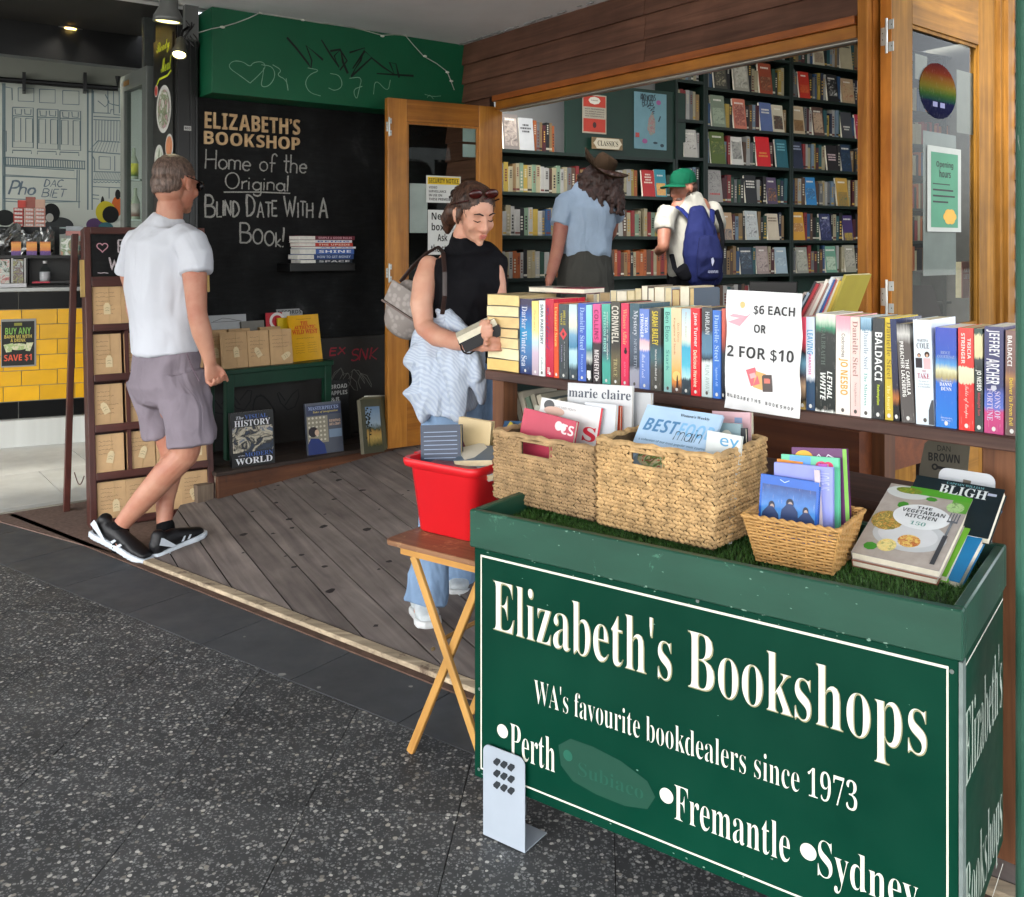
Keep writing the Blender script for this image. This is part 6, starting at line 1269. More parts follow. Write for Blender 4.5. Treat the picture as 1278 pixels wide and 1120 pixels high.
g=G();g.box(CWD-.02,CWD,.0205,CDP-.0205,CT-RH,CT);mk('side_rim',g,m_gcab,cb,bevel=.003)
fp=mk('sign_panel',G().box(.010,CWD-.008,.008,.0145,zb_-.01,CT-RH-.002),m_gsign,cb,bevel=.001)
g=G();g.box(CWD-.0075,CWD-.001,.004,.03,zb_,CT-RH-.002);mk('corner_trim',g,M('#8d9996',.35,.2,30,0,.5),cb)
sp2=mk('side_sign_panel',G().box(CWD-.013,CWD-.006,.031,CDP-.004,zb_,CT-RH-.002),m_gsign,cb,bevel=.001)
m_cream=M('#d9d6c8',.5,.06,20);m_out=M('#8f8d6a',.6)
YF=.008
def cp(px,py,off=YF):return CABF.at(px,py,off)
def lerp_line(pts,w_,y,m):
 g=G();g.ribbon([cp(*p)for p in pts],w_,y);return mk('border_line',g,m,cb)
x0b,x1b=cp(600,700)[0],cp(1184,950)[0];zt_b=CT-RH-.020;zb_b=zb_+.012
g=G();g.rect(x0b,x1b,zt_b,zt_b+.005,YF-.0006);g.rect(x0b,x1b,zb_b,zb_b+.004,YF-.0006);g.rect(x0b,x0b+.0035,zb_b,zt_b,YF-.0007);g.rect(x1b-.0035,x1b,zb_b,zt_b,YF-.0007);mk('border_line',g,m_cream,cb)
def sign_text(s,bl,br,capz,kind='serif',off=-.014,desc=0.0,outl=True,name='sign_lettering',fr=None,xs=None):
 a,b=cp(*bl),cp(*br);z0=(a[1]+b[1])/2
 vs,fs,a0,a1,b0,b1=text_mesh(s,kind,off)
 cap=text_mesh('E' if kind=='serif' else 'E',kind,off);ch_=cap[5]-cap[4];k=capz/ch_
 box_=(a[0],z0+b0*k,b[0],z0+b1*k)
 if outl:T('lettering_shadow',s,(box_[0]+.001,box_[1]-.0015,box_[2]+.002,box_[3]-.0005),cb,m_out,kind,YF-.0005,off=off+.010)
 return T(name,s,box_,cb,m_cream,kind,YF-.0012,off=off)
cE=cp(617,783);cEt=cp(619,723);sign_text("Elizabeth's Bookshops",(615.5,783),(1156,948),cEt[1]-cE[1])
a=cp(667,877);at_=cp(668,849);sign_text("WA's favourite bookdealers since 1973",(667,877),(1070,1014),at_[1]-a[1],outl=False)
for s,bl,br,tp,dot in(('Perth',(637,943),(693,956),(637,903),(627.5,912.5)),('Fremantle',(842,1022),(986,1071),(843,980),(832,993)),('Sydney',(1021,1092),(1146,1140),(1021,1048),(1009,1063))):
 a,t_=cp(*bl),cp(tp[0],tp[1]);b=cp(*br)
 z0=a[1];vs,fs,a0,a1,b0,b1=text_mesh(s,'serif',-.010);cap=text_mesh('P','serif',-.010);k=(t_[1]-a[1])/(cap[5]-cap[4])
 T('sign_lettering',s,(a[0],z0+b0*k,b[0],z0+b1*k),cb,m_cream,'serif',YF-.0012,off=-.010)
 d=cp(*dot);g=G();g.disc(d[0],d[1],.0155,.0155,YF-.0012,n=28);mk('bullet_dot',g,m_cream,cb)
g=G();pts=[cp(*p)for p in((697,930),(712,922),(740,932),(775,950),(808,975),(818,995),(808,1010),(780,1006),(745,992),(715,975),(700,955))]
g.add([(p[0],YF-.0004,p[1])for p in pts],[tuple(range(len(pts)))]);mk('overpaint_patch',g,M('#083f2f',.6,.1,5),cb)
a,b=cp(722,963),cp(803,1003);T('ghost_lettering','Subiaco',(a[0],b[1]+.008,b[0],a[1]+.022),cb,M('#114c3b',.5),'serif',YF-.0009,off=-.01)
d=cp(709,943);g=G();g.disc(d[0],d[1],.012,.012,YF-.001,n=20);mk('ghost_dot',g,M('#1a5a48',.5),cb)
for(px,py)in((871,750),(1188,838),(598,960),(599,860)):d=cp(px,py);g=G();g.disc(d[0],d[1],.004,.004,YF-.0018,n=10);mk('screw',g,M('#8a9490',.3,.1,9,0,.7),cb)
sidem=Matrix.Translation((CWD-.0055,0,0))@Matrix.Rotation(R(90),4,'Z')
def side_text(s,y0,y1,z0,z1):
 g=G();text_into(g,s,(y0,z0,y1,z1),'serif',0,off=-.01);g.v=[tuple(sidem@Vector(p))for p in g.v];return mk('side_lettering',g,M('#a9b5a8',.5),cb)
side_text("Elizabeth's",.05,.43,.42,.56);side_text('Bookshops',.05,.43,.12,.28)
g=G();
for(a0,b0,c0,d0)in((.036,.44,.636,.640),(.036,.44,.135-.05,.139-.05)):g.rect(a0,b0,c0,d0,0)
g.rect(.036,.039,.09,.636,0);g.v=[tuple(sidem@Vector((p[0],-.0003,p[2])))for p in g.v];mk('side_border',g,m_cream,cb)
for(x,y)in((.09,.06),(CWD-.08,.06),(.09,CDP-.06),(CWD-.08,CDP-.06)):
 g=G();c_=Matrix.Translation((x,y,.036))@Matrix.Rotation(R(90),4,'Y')
 n=18;vs=[c_@Vector((.035*math.cos(2*math.pi*k/n),.035*math.sin(2*math.pi*k/n),zz_))for zz_ in(-.012,.012)for k in range(n)]
 g.add(vs,[tuple(range(n)),tuple(range(2*n-1,n-1,-1))]+[(k,(k+1)%n,n+(k+1)%n,n+k)for k in range(n)]);w__=mk('castor_wheel',g,M('#1b1b1c',.5),cb)
 g=G();g.box(x-.02,x-.014,y-.02,y+.02,.03,zb_-.0);g.box(x+.014,x+.02,y-.02,y+.02,.03,zb_);g.box(x-.03,x+.03,y-.03,y+.03,zb_-.006,zb_+.0045);mk('castor_fork',g,M('#6b6e70',.3,.1,9,0,.7),cb)
g=G();g.box(.021,CWD-.021,.021,CDP-.021,.7005,.704);mk('turf_mat',g,M('#1c3312',.9),cb)
import array
gv,gf=[],[]
for k in range(26000):
 x,y=rnd.uniform(.022,CWD-.022),rnd.uniform(.022,CDP-.022)
 a=rnd.random()*6.283;l_=rnd.uniform(.008,.017);w2=.0011;dx,dy=math.cos(a),math.sin(a);lean=rnd.uniform(.2,1.0)*l_
 b=len(gv);ux,uy=-dy*w2,dx*w2
 gv+=[(x-ux,y-uy,.704),(x+ux,y+uy,.704),(x+dx*lean,y+dy*lean,.704+l_*.8)];gf.append((b,b+1,b+2))
g=G();g.v,g.f,g.m=gv,gf,[0]*len(gf)
m_turf,nt,bs=base_mat('turf');nt.links.new(rampn(nt,noi(nt,coords(nt),120,3),[(.3,'#1d3f12'),(.5,'#35601f'),(.7,'#55803a')]),bs.inputs['Base Color']);bs.inputs['Roughness'].default_value=.55
o=mk('artificial_grass',g,m_turf,loc=CABF.o,rz=CABF.rz,label='green artificial grass lining the top of the display cabinet',cat='artificial grass',kind='stuff')
def bookend(label,loc,rz,w_,h_,mat,slots=True,rot=None,foot=.09,dirn=1):
 t=thing('bookend',label,'bookend',loc,rz)
 if rot:t.rotation_euler=rot
 r=.018;pts=[(-w_,0),(w_,0)]+[(w_-r+r*math.cos(R(a)),h_-r+r*math.sin(R(a)))for a in range(0,91,15)]+[(-w_+r+r*math.cos(R(a)),h_-r+r*math.sin(R(a)))for a in range(90,181,15)]
 g=G();g.plate(pts,0,.0018);mk('upright_plate',g,mat,t)
 g=G();g.box(-w_,w_,.0019 if dirn>0 else-foot,foot if dirn>0 else-.0001,0,.0018);mk('foot_plate',g,mat,t)
 if slots:
  for r_ in range(3):
   for c_ in range(3):
    g=G();cx_,cz_=(-.34+.34*c_)*w_,h_*(.60+.125*r_)-.0*c_
    q=[(-.10,-.010),(0.02,-.03),(.13,.0),(.12,.018),(0.0,.03),(-.11,.005)]
    g.plate([(cx_+p[0]*w_*1.5,cz_+p[1]*h_*1.5+p[0]*h_*.12)for p in q],-.0006,-.0001);mk('slot',g,M('#20262b',.7),t)
 return t
a=CABF.at(603,1020,-.006);b=CABF.at(655,1043,-.006);zt_=CABF.at(606,928,-.006)[1]
h_=zt_-.004
bookend('white perforated metal bookend standing on the pavement at the cabinet corner',CABF.w((a[0]+b[0])/2,-.006,.003),CABF.rz,(b[0]-a[0])/2,h_,M('#9aa3ad',.4,.08,8),True)
# ---- baskets --
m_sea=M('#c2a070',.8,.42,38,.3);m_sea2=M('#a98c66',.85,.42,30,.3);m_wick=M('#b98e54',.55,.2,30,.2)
def woven_wall(g,p0,p1,z0,z1,rows,cols,amp,hole=None,slump=0.0,taper=0.0,lozenge=True):
 """braided seagrass: each cell a plump slanted strand, wall from p0 to p1 (outer face to the right of travel)"""
 P0,P1=Vector(p0),Vector(p1);L_=(P1-P0).length;u=(P1-P0)/L_;nrm=Vector((u.y,-u.x,0));dz=(z1-z0)/rows;dx=L_/cols
 for r in range(rows):
  for c in range(-1,cols+1):
   x=(c+.5+(r%2)*.5)*dx+rnd.uniform(-.1,.1)*dx;zc_=z0+(r+.5)*dz+rnd.uniform(-.07,.07)*dz
   if x<-dx*.2 or x>L_+dx*.2:continue
   x=min(max(x,dx*.2),L_-dx*.2)
   if hole and hole[0]<x<hole[1]and hole[2]<zc_<hole[3]:continue
   k=(zc_-z0)/(z1-z0);bul_=math.sin(math.pi*x/L_)*slump
   ctr=P0+u*x+nrm*(bul_+taper*k)+Vector((0,0,zc_))
   s_=1 if r%2 else-1;sl_=.28*s_
   a_=u*(dx*.66)+Vector((0,0,dz*sl_));b_=Vector((0,0,dz*.56));n_=nrm*amp*rnd.uniform(.8,1.25)
   pts=[ctr-a_,ctr-a_*.45-b_*.9+n_*.5,ctr+a_*.45-b_*.9+n_*.5,ctr+a_,ctr+a_*.45+b_*.9+n_*.5,ctr-a_*.45+b_*.9+n_*.5,ctr-a_*.35+n_*1.25,ctr+a_*.35+n_*1.25]
   g.add(pts,[(0,1,6),(1,2,7,6),(2,3,7),(3,4,7),(4,5,6,7),(5,0,6)])
def basket(label,fr,zb__,q,h_,hole,rows=17,mat=m_sea,cell=.0135):
 """q: four corners of the footprint (front left, front right, back right, back left) in the frame"""
 t=thing('seagrass_basket',label,'basket',(*fr.w(q[0][0],q[0][1],0).to_2d(),zb__),fr.rz)
 Q=[Vector((a[0]-q[0][0],a[1]-q[0][1],0))for a in q]
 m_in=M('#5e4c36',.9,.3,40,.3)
 for i,nm_ in enumerate(('front_panel','side_panel','back_panel','side_panel')):
  a,b=Q[i],Q[(i+1)%4];L_=(b-a).length;hl=None
  if hole and i==0:hl=(hole[0]*L_,hole[1]*L_,hole[2]*h_,hole[3]*h_)
  if hole and i in(2,):hl=None
  g=G();woven_wall(g,a,b,0.004,h_-.008,rows,max(4,int(L_/cell)),.0045,hl,.006)
  wv=mk('woven_strands',g,mat,t,smooth=False,kind='stuff')
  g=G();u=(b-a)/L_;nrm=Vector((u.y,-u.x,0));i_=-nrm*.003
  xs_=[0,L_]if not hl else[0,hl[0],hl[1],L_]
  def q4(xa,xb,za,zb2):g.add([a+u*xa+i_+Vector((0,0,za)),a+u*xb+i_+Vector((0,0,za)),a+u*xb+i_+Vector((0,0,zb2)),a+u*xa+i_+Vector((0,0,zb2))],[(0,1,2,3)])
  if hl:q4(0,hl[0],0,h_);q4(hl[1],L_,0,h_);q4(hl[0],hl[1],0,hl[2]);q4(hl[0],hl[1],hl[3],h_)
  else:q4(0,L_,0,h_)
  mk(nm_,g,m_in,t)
  if hl:
   g=G();P_=[a+u*x+nrm*.007+Vector((0,0,z))for x,z in((hl[0],hl[2]),(hl[1],hl[2]),(hl[1],hl[3]),(hl[0],hl[3]),(hl[0],hl[2]))]
   g.tube(P_,.0042,6);mk('handle_binding',g,mat,t)
 g=G();R_=[]
 for i in range(4):
  a,b=Q[i],Q[(i+1)%4]
  for k in range(14):p=a.lerp(b,k/14);R_.append(p+Vector((0,0,h_+.0025*math.sin(k*2.1)-.004)))
 R_.append(R_[0]);g.tube(R_,[.0065+.0012*((k)%2)for k in range(len(R_))],6);mk('woven_rim',g,mat,t)
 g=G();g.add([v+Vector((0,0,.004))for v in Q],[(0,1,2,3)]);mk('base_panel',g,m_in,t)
 return t
ZT=.716
def cf(px,py,h):return CABF.hz(px,py,h)
B0=cf(746,655,ZT);B1=cf(890,688,ZT);uB=Vector((B1[0]-B0[0],B1[1]-B0[1]));LB=uB.length;uB.normalize();nB=Vector((-uB.y,uB.x))
DB=.255;Bq=[B0,B1,(B1[0]+nB.x*DB,B1[1]+nB.y*DB),(B0[0]+nB.x*DB,B0[1]+nB.y*DB)]
hB=.205
basket('bright square seagrass basket of magazines in the middle of the cabinet',CABF,ZT,Bq,hB,(.32,.60,.76,.92),21)
A0=cf(617,622,ZT);A1=cf(741,652,ZT);uA=Vector((A1[0]-A0[0],A1[1]-A0[1]));LA=uA.length;uA.normalize();nA=Vector((-uA.y,uA.x))
DA=.22;Aq=[A0,A1,(A1[0]+nA.x*DA,A1[1]+nA.y*DA),(A0[0]+nA.x*DA,A0[1]+nA.y*DA)]
hA=.178
basket('greyer slumped seagrass basket of magazines at the left end of the cabinet',CABF,ZT,Aq,hA,(.30,.60,.72,.93),20,m_sea2,.012)
def inb(C0,u,n,x,y,z):p=CABF.w(C0[0]+u.x*x+n.x*y,C0[1]+u.y*x+n.y*y,0);return Vector((p.x,p.y,z))
angB=CABF.rz+math.atan2(uB.y,uB.x);angA=CABF.rz+math.atan2(uA.y,uA.x)
def mag(label,C0,u,n,ang,x,y,z,w_,h_,th,mat,lean,roll=0,yaw=0,cat='magazine'):
 return faceout(label,inb(C0,u,n,x,y,z),ang+R(yaw),w_,h_,th,mat,lean,None,m_page2,cat,None,roll)
t=mag('fashion magazine with a large dark grey masthead in the left basket',A0,uA,nA,angA,.205,.17,ZT+.02,.21,.275,.008,M('#c9cbcd',.35),-6,-3)
FL(t,'marie claire',.21,.275,(-.48,.865,.48,.955),'#4a505c','serif');
t=mag('second glossy magazine behind the fashion masthead in the left basket',A0,uA,nA,angA,.245,.195,ZT+.0,.21,.278,.01,M('#b9bcc0',.4),-6,-3)
t=mag('white cookery magazine with a cup picture in the left basket',A0,uA,nA,angA,.13,.09,ZT-.01,.20,.262,.006,M('#d4d3d2',.35),-12,2)
panel(t,'red_edge',.21,.262,(.47,.4,.5,1),M('#c4283a',.4));g=G();g.disc(-.07,.245,.018,.014,-.0006);mk('cup_print',g,M('#4a4a4c',.4),t);g=G();g.disc(-.05,.232,.035,.012,-.0008);mk('hand_print',g,M('#c9a898',.4),t)
FL(t,'TASTE EVERY MONTH',.21,.262,(-.25,.92,.1,.945),'#8a8a8c','sans');FL(t,'s',.21,.262,(.25,.66,.45,.80),'#c4283a','serif')
t=mag('small pink book with white letters at the front of the left basket',A0,uA,nA,angA,.105,.045,ZT+.03,.175,.195,.012,M('#b93f55',.4),-10,5)
FL(t,'CS',.175,.195,(.25,.80,.48,.93),'#ddd0d2','bold')
g=G();g.disc(.035,.173,.012,.012,-.001);g.disc(.05,.172,.01,.01,-.0012);mk('white_print',g,M('#ddd0d2',.5),t)
t=mag('thin red spined magazine behind the cup magazine',A0,uA,nA,angA,.235,.12,ZT,.10,.255,.01,M('#c8ccd2',.4),-8,-2)
t=mag('orange red booklet between magazines in the left basket',A0,uA,nA,angA,.262,.14,ZT,.06,.25,.01,M('#b9472a',.4),-8,-4)
for i in range(3):mag('pale magazine number %s filling the back of the left basket'%('one two three'.split()[i]),A0,uA,nA,angA,.06+.03*i,.13+.02*i,ZT,.16,.22,.008,M(('#9a9a8a','#bdb9a8','#7f8a7f')[i],.4),-10,4)
t=mag('pink and cream paperbacks seen through the slot of the left basket',A0,uA,nA,angA,.11,.012,ZT+.015,.15,.10,.01,picmat(('#b8b090','#c94a5a','#d8d0b8','#a83a48'),20),-2)
FC=['#8f3a44','#c9c2b0','#3f5a70','#b5a98c','#6a8a7a','#d0d2d4','#a86a4a','#46505c']
CN='maroon ivory steel-blue sand sage silver terracotta slate'.split()
for i in range(8):
 mag(CN[i]+' magazine packed at the back of the left basket',A0,uA,nA,angA,.05+.025*(i%4),.11+.012*i,ZT,.13,.19+.008*(i*3%4),.008,M(FC[i],.4),-9,rnd.uniform(-4,6))
 mag(CN[(i+3)%8]+' magazine packed at the back of the middle basket',B0,uB,nB,angB,.07+.035*(i%5),.10+.014*i,ZT,.11,.205+.007*(i*3%4),.008,M(FC[(i+3)%8],.4),-12,rnd.uniform(-5,4))
t=mag('pale blue food magazine with large blue title in the middle basket',B0,uB,nB,angB,.135,.03,ZT+.095,.205,.215,.008,M('#a9c4de',.35),-38,1)
FL(t,'BEST',.205,.215,(-.44,.68,.02,.84),'#4f7ea8','bi');FL(t,'FOOD',.205,.215,(.02,.68,.47,.84),'#7fb4dc','bi');FL(t,"Women's Weekly",.205,.215,(-.02,.90,.36,.945),'#2a3038','serif')
g=G();hand(g,'mains',.0,.62*.215,.045,.0022,-.0014,.15,.03,width=.085);mk('script_title',g,M('#2a3a4a',.5),t)
FL(t,'a collection of our most popular main courses',.205,.215,(-.44,.545,.44,.585),'#4f6a80','sans')
g=G();g.disc(0,.30*.215,.085,.045,-.0006,n=24);mk('bowl_print',g,M('#8a9aa8',.4),t)
g=G();g.disc(0,.36*.215,.075,.03,-.0009,n=24);mk('salad_print',g,picmat(('#3f6a2a','#b9482a','#c9c09a','#4f7f34','#8a3a2a','#d8d0c0'),40),t)
t=mag('pink lidded magazine at the back right of the middle basket',B0,uB,nB,angB,.235,.20,ZT,.10,.262,.008,M('#cfa9b0',.4),-10,-4);panel(t,'label',.1,.262,(.1,.9,.3,.95),M('#8aa0c4',.5))
t=mag('cream magazine beside the pink one in the middle basket',B0,uB,nB,angB,.262,.21,ZT,.06,.262,.01,M('#c4c0ae',.4),-10,-6)
t=mag('grey blue booklet behind the white y booklet',B0,uB,nB,angB,.232,.14,ZT,.11,.245,.01,M('#7f98a0',.4),-10,-3);g=G();g.disc(.02,.215,.014,.014,-.0006);mk('round_print',g,M('#c9c9bc',.5),t)
t=mag('white booklet with blue letters in the middle basket',B0,uB,nB,angB,.262,.07,ZT,.085,.236,.01,M('#cfd4d2',.4),-10,2);FL(t,'ey',.085,.236,(-.1,.84,.45,.96),'#5a9ac4','sans')
t=mag('black booklet with a small pale label in the middle basket',B0,uB,nB,angB,.268,.15,ZT,.085,.235,.012,M('#23272c',.4),-8,-6);panel(t,'label',.085,.235,(0,.88,.3,.94),M('#8a97b8',.5))
for i in range(2):mag(('first','second')[i]+' pale booklet at the right side of the middle basket',B0,uB,nB,angB,.262+.012*i,.10+.03*i,ZT,.05,.22,.01,M(('#b9bcbc','#a9a28f')[i],.4),-8,-8)
C0=cf(945,698,ZT);C1=cf(1038,716,ZT);uC=Vector((C1[0]-C0[0],C1[1]-C0[1]));LC=uC.length;uC.normalize();nC=Vector((-uC.y,uC.x));angC=CABF.rz+math.atan2(uC.y,uC.x)
wk=thing('wicker_basket','small golden wicker basket of DVDs on the artificial grass','basket',inb(C0,uC,nC,0,0,ZT-.004),angC)
DC,hC,fl=.135,.098,.022
def cpos(side,s,k):
 """point on the tapered wall: side 0..3, s 0..1 along, k 0..1 up"""
 f=fl*k;q=[(-f,-f),(LC+f,-f),(LC+f,DC+f),(-f,DC+f)]
 a,b=q[side],q[(side+1)%4];return Vector((a[0]+(b[0]-a[0])*s,a[1]+(b[1]-a[1])*s,k*hC))
g=G();NR=15;ns=(9,7,9,7)
for r in range(NR):
 path=[]
 for sd_ in range(4):
  n=ns[sd_]*3
  for j in range(n):
   s=j/n;p=cpos(sd_,s,(r+.5)/NR);nn=(Vector((0,-1,0)),Vector((1,0,0)),Vector((0,1,0)),Vector((-1,0,0)))[sd_]
   p+=nn*.0028*math.cos(math.pi*(j/3+r));path.append(p)
 path.append(path[0]);g.tube(path,.0029,5)
mk('wicker_weave',g,m_wick,wk,smooth=True,kind='stuff')
for sd_ in range(4):
 for j in range(ns[sd_]+1):
  if j==ns[sd_]:continue
  g=G();g.tube([cpos(sd_,j/ns[sd_],0),cpos(sd_,j/ns[sd_],.97)],.0022,5);mk('stake',g,m_wick,wk)
g=G()
for ph in(0,math.pi):
 path=[]
 for sd_ in range(4):
  for j in range(44):p=cpos(sd_,j/44,1.0);a=j*.75+ph;path.append(p+Vector((.0022*math.cos(a),.0022*math.cos(a),.0026*math.sin(a))))
 path.append(path[0]);g.tube(path,.0036,6)
mk('plaited_rim',g,m_wick,wk,smooth=True)
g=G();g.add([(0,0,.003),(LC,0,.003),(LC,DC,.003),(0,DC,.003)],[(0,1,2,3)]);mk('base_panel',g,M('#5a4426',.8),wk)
def dvd(label,x,y,z,w_,h_,th,mat,lean,roll=0,yaw=0,cat='DVD case'):return mag(label,C0,uC,nC,angC,(x-.02)*.88,y,z+.022,w_*.95,h_*.92,th,mat,lean,roll,yaw,cat)
dv=[(.125,.115,.14,.19,'#5b1f5e','purple book with a yellow sun picture at the back of the wicker basket',-4),(.112,.098,.135,.188,'#58b58a','green disc case with a pink heart in the wicker basket',-2),(.108,.083,.13,.175,'#4a8ed0','sky blue case with an orange edge in the wicker basket',0)]
t=dvd(dv[0][5],.135,.115,ZT+.01,.125,.205,.012,M(dv[0][4],.35),-8,-5);g=G();g.disc(-.033,.168,.020,.015,-.0006);mk('sun_print',g,M('#e0a92c',.4),t);g=G();g.ribbon([(-.01,.165),(.0,.175),(.01,.163),(.02,.175),(.035,.167)],.003,-.0007);mk('script_print',g,M('#cfc4d8',.4),t);panel(t,'green_edge',.118,.188,(.43,0,.5,1),M('#7cb84a',.4),-.0007)
t=dvd(dv[1][5],.112,.095,ZT+.01,.13,.188,.012,M('#5fc09a',.35),-8,-3);g=G();g.disc(.026,.154,.013,.010,-.0006);g.disc(.040,.154,.011,.010,-.0006);mk('heart_print',g,M('#cf3a68',.4),t);panel(t,'blue_print',.123,.172,(-.35,.82,.02,1),M('#5a9ae0',.4))
t=dvd('magenta case edge standing at the right of the wicker basket',.160,.085,ZT+.01,.02,.178,.05,M('#a84ab0',.35),-5,-6)
t=dvd('orange edged booklet at the left back of the wicker basket',.055,.098,ZT+.01,.06,.172,.008,M('#d98a2c',.4),-6,0)
t=dvd('lilac disc case standing behind the front blue case',.103,.072,ZT+.01,.132,.172,.012,M('#8a93d8',.3),-6,-2)
FL(t,'LOVE IS',.125,.158,(.22,.7,.45,.92),'#b0b8ea','sans',rot=-90)
t=dvd('white disc case edge behind the lilac case',.150,.062,ZT+.01,.012,.168,.05,M('#c4b8c0',.3),-5,-5)
t=dvd('bright blue film case with three faces at the front of the wicker basket',.072,.046,ZT+.012,.132,.142,.013,M('#1f5cb8',.2),-7,1)
panel(t,'film_picture',.125,.130,(-.46,.06,.46,.86),rampmat([(0,'#2f62b0'),(.4,'#4f90d4'),(.7,'#3a70b8'),(1,'#1c3f80')],.2,2,.3))
g=G()
for(a,b,r_)in((-.28,.52,.055),(.03,.60,.065),(.3,.51,.05)):g.disc(a*.125,b*.131,r_*.125,.075*.131,-.0009)
mk('hair_print',g,M('#14203a',.4),t)
g=G()
for(a,b,r_)in((-.272,.495,.036),(.038,.572,.042),(.307,.487,.034)):g.disc(a*.125,b*.131,r_*.125,.055*.131,-.0012)
mk('face_print',g,M('#a8948c',.4),t)
g=G()
for a,b in((-.28,.47),(.03,.545),(.3,.46)):g.add([((a-.17)*.132,-.0014,.08*.142),((a+.17)*.132,-.0014,.08*.142),((a+.13)*.132,-.0014,(b-.1)*.142),((a+.04)*.132,-.0014,b*.142),((a-.04)*.132,-.0014,b*.142),((a-.13)*.132,-.0014,(b-.1)*.142)],[tuple(range(6))])
mk('coat_print',g,M('#1c3564',.4),t);g=G();g.ribbon([(-.02,.125),(-.01,.120),(.0,.125)],.0015,-.0008);mk('disc_logo',g,M('#b8d0f0',.4),t)
E0=cf(1062,706,ZT);E1=cf(1172,731,ZT);uE=Vector((E1[0]-E0[0],E1[1]-E0[1]));LE=uE.length;uE.normalize();nE=Vector((-uE.y,uE.x));angE=CABF.rz+math.atan2(uE.y,uE.x)
sl=-66
def cook(label,x,y,z,w_,h_,th,mat,lean,roll=0,yaw=0):return mag(label,E0,uE,nE,angE,x,y,z,w_,h_,th,mat,lean,roll,yaw,'book')
w_,h_=LE,.245
t=cook('vegetarian cookbook with a plate and white oval title lying tilted',LE/2,0.0,ZT+.028,w_,h_,.018,M('#a39b94',.3,.15,40),sl,0)
for nm_,cc,rr,mt,y in(('plate_print',(.02,.34),(.42,.20),'#b5b9bc',-.0006),('plate_print',(.0,.345),(.34,.155),'#c4c7ca',-.0008),('plate_print',(-.24,.93),(.26,.09),'#bfc4c2',-.0006)):
 g=G();g.disc(cc[0]*w_,min(cc[1],.9)*h_,rr[0]*w_,rr[1]*h_ if cc[1]<.9 else .09*h_,y,n=32);mk(nm_,g,M(mt,.35),t)
panel(t,'green_band',w_,h_,(-.25,.9,.5,1.0),M('#4f9a2c',.4),-.0007);panel(t,'green_band',w_,h_,(.3,.74,.5,.9),M('#5a9a34',.4),-.0007)
for(cx_,cz_,rx,rz_,cols,sc_)in((-.30,.48,.19,.13,('#8a5a2c','#c98f3f','#5a6a2c','#d9b05a','#7a3a1c'),90),(.05,.27,.13,.08,('#c9a03a','#d9c06a','#b0502c','#5f7a2c'),90),(-.16,.17,.11,.08,('#c9a84a','#e0cf8a','#6a7a34'),90),(.36,.80,.1,.07,('#4f8a34','#a9c98a','#3f6a2a'),90),(-.24,.93,.16,.045,('#b98f3a','#5f8a2c','#8a3a2c'),90)):
 g=G();g.disc(cx_*w_,cz_*h_,rx*w_,rz_*h_,-.0012,n=14);o=mk('food_print',g,picmat(cols,sc_),t)
g=G();g.disc(-.33*w_,.12*h_,.08*w_,.05*h_,-.001,n=8);g.disc(-.22*w_,.72*h_,.07*w_,.05*h_,-.001,n=7);g.disc(.06*w_,.86*h_,.07*w_,.03*h_,-.001,n=7);mk('leaf_print',g,M('#3f8a2c',.4),t)
g=G();g.disc(.05*w_,.60*h_,.33*w_,.165*h_,-.0016,n=36);mk('title_oval',g,M('#d4d8da',.4),t)
for s,b_,c in(('THE',(-.05,.70,.13,.735),'#3a4044'),('VEGETARIAN',(-.2,.635,.30,.685),'#3a4044'),('KITCHEN',(-.13,.57,.23,.62),'#3a4044'),('150',(-.04,.48,.14,.53),'#6a9a90')):FL(t,s,w_,h_,b_,c,'bold' if s!='150' else 'serif',-.0022)
g=G();g.ribbon([(.40*w_,.05*h_),(.40*w_,.42*h_)],.009,-.0016);mk('fork_handle',g,M('#3a3c40',.3),t)
g=G();g.ribbon([(.40*w_,.42*h_),(.40*w_,.62*h_)],.005,-.0017)
for k in range(4):g.ribbon([((.35+.033*k)*w_,.6*h_),((.35+.033*k)*w_,.72*h_)],.0022,-.0017)
g.ribbon([(.34*w_,.605*h_),(.46*w_,.605*h_)],.006,-.0017);mk('fork_head',g,M('#8a8f94',.2,.1,9,0,.6),t)
t=cook('white page edged book directly under the vegetarian cookbook',LE/2-.003,.004,ZT+.010,w_*.97,h_*.99,.015,M('#8a5a48',.4),sl-3)
t=cook('lime green book under the cookbook stack',LE/2+.010,.03,ZT+.012,w_*.95,h_*.98,.016,M('#6aa82c',.35),sl+3,0,-3)
t=cook('bright blue book at the bottom of the cookbook pile',LE/2+.035,.045,ZT+.002,w_*.9,h_*.95,.02,M('#1f76ac',.35),sl+6,0,-6)
t=cook('dark teal biography leaning behind the cookbook pile',LE/2+.045,.145,ZT+.068,w_*1.05,.13,.02,M('#101f24',.35),-52,0,-3)
FL(t,'BLIGH',w_*1.0,.13,(-.2,.72,.36,.9),'#c9d0d0','serif');FL(t,'CAPTAIN WILLIAM',w_*1.0,.13,(-.14,.92,.3,.965),'#6a9aa0','serif');panel(t,'label',w_*1.0,.13,(.36,.82,.46,.87),M('#a8b0c4',.5))
be=bookend('white metal bookend with stuck tape behind the cookbooks',inb(E0,uE,nE,LE/2+.05,.262,ZT-.008),angE,.058,.175,M('#b5b9be',.35,.06,8),False,(R(-12),0,angE))
g=G();g.plate([(-.008,.132),(.008,.134),(.01,.155),(-.006,.156)],-.001,-.0002);mk('torn_tape',g,M('#6a6258',.7),be)
g=G()
for k in range(4):g.plate([(-.035+.018*k,.10),(-.025+.018*k,.095),(-.016+.018*k,.105),(-.024+.018*k,.112)],-.001,-.0002)
mk('slot',g,M('#15181a',.6),be)
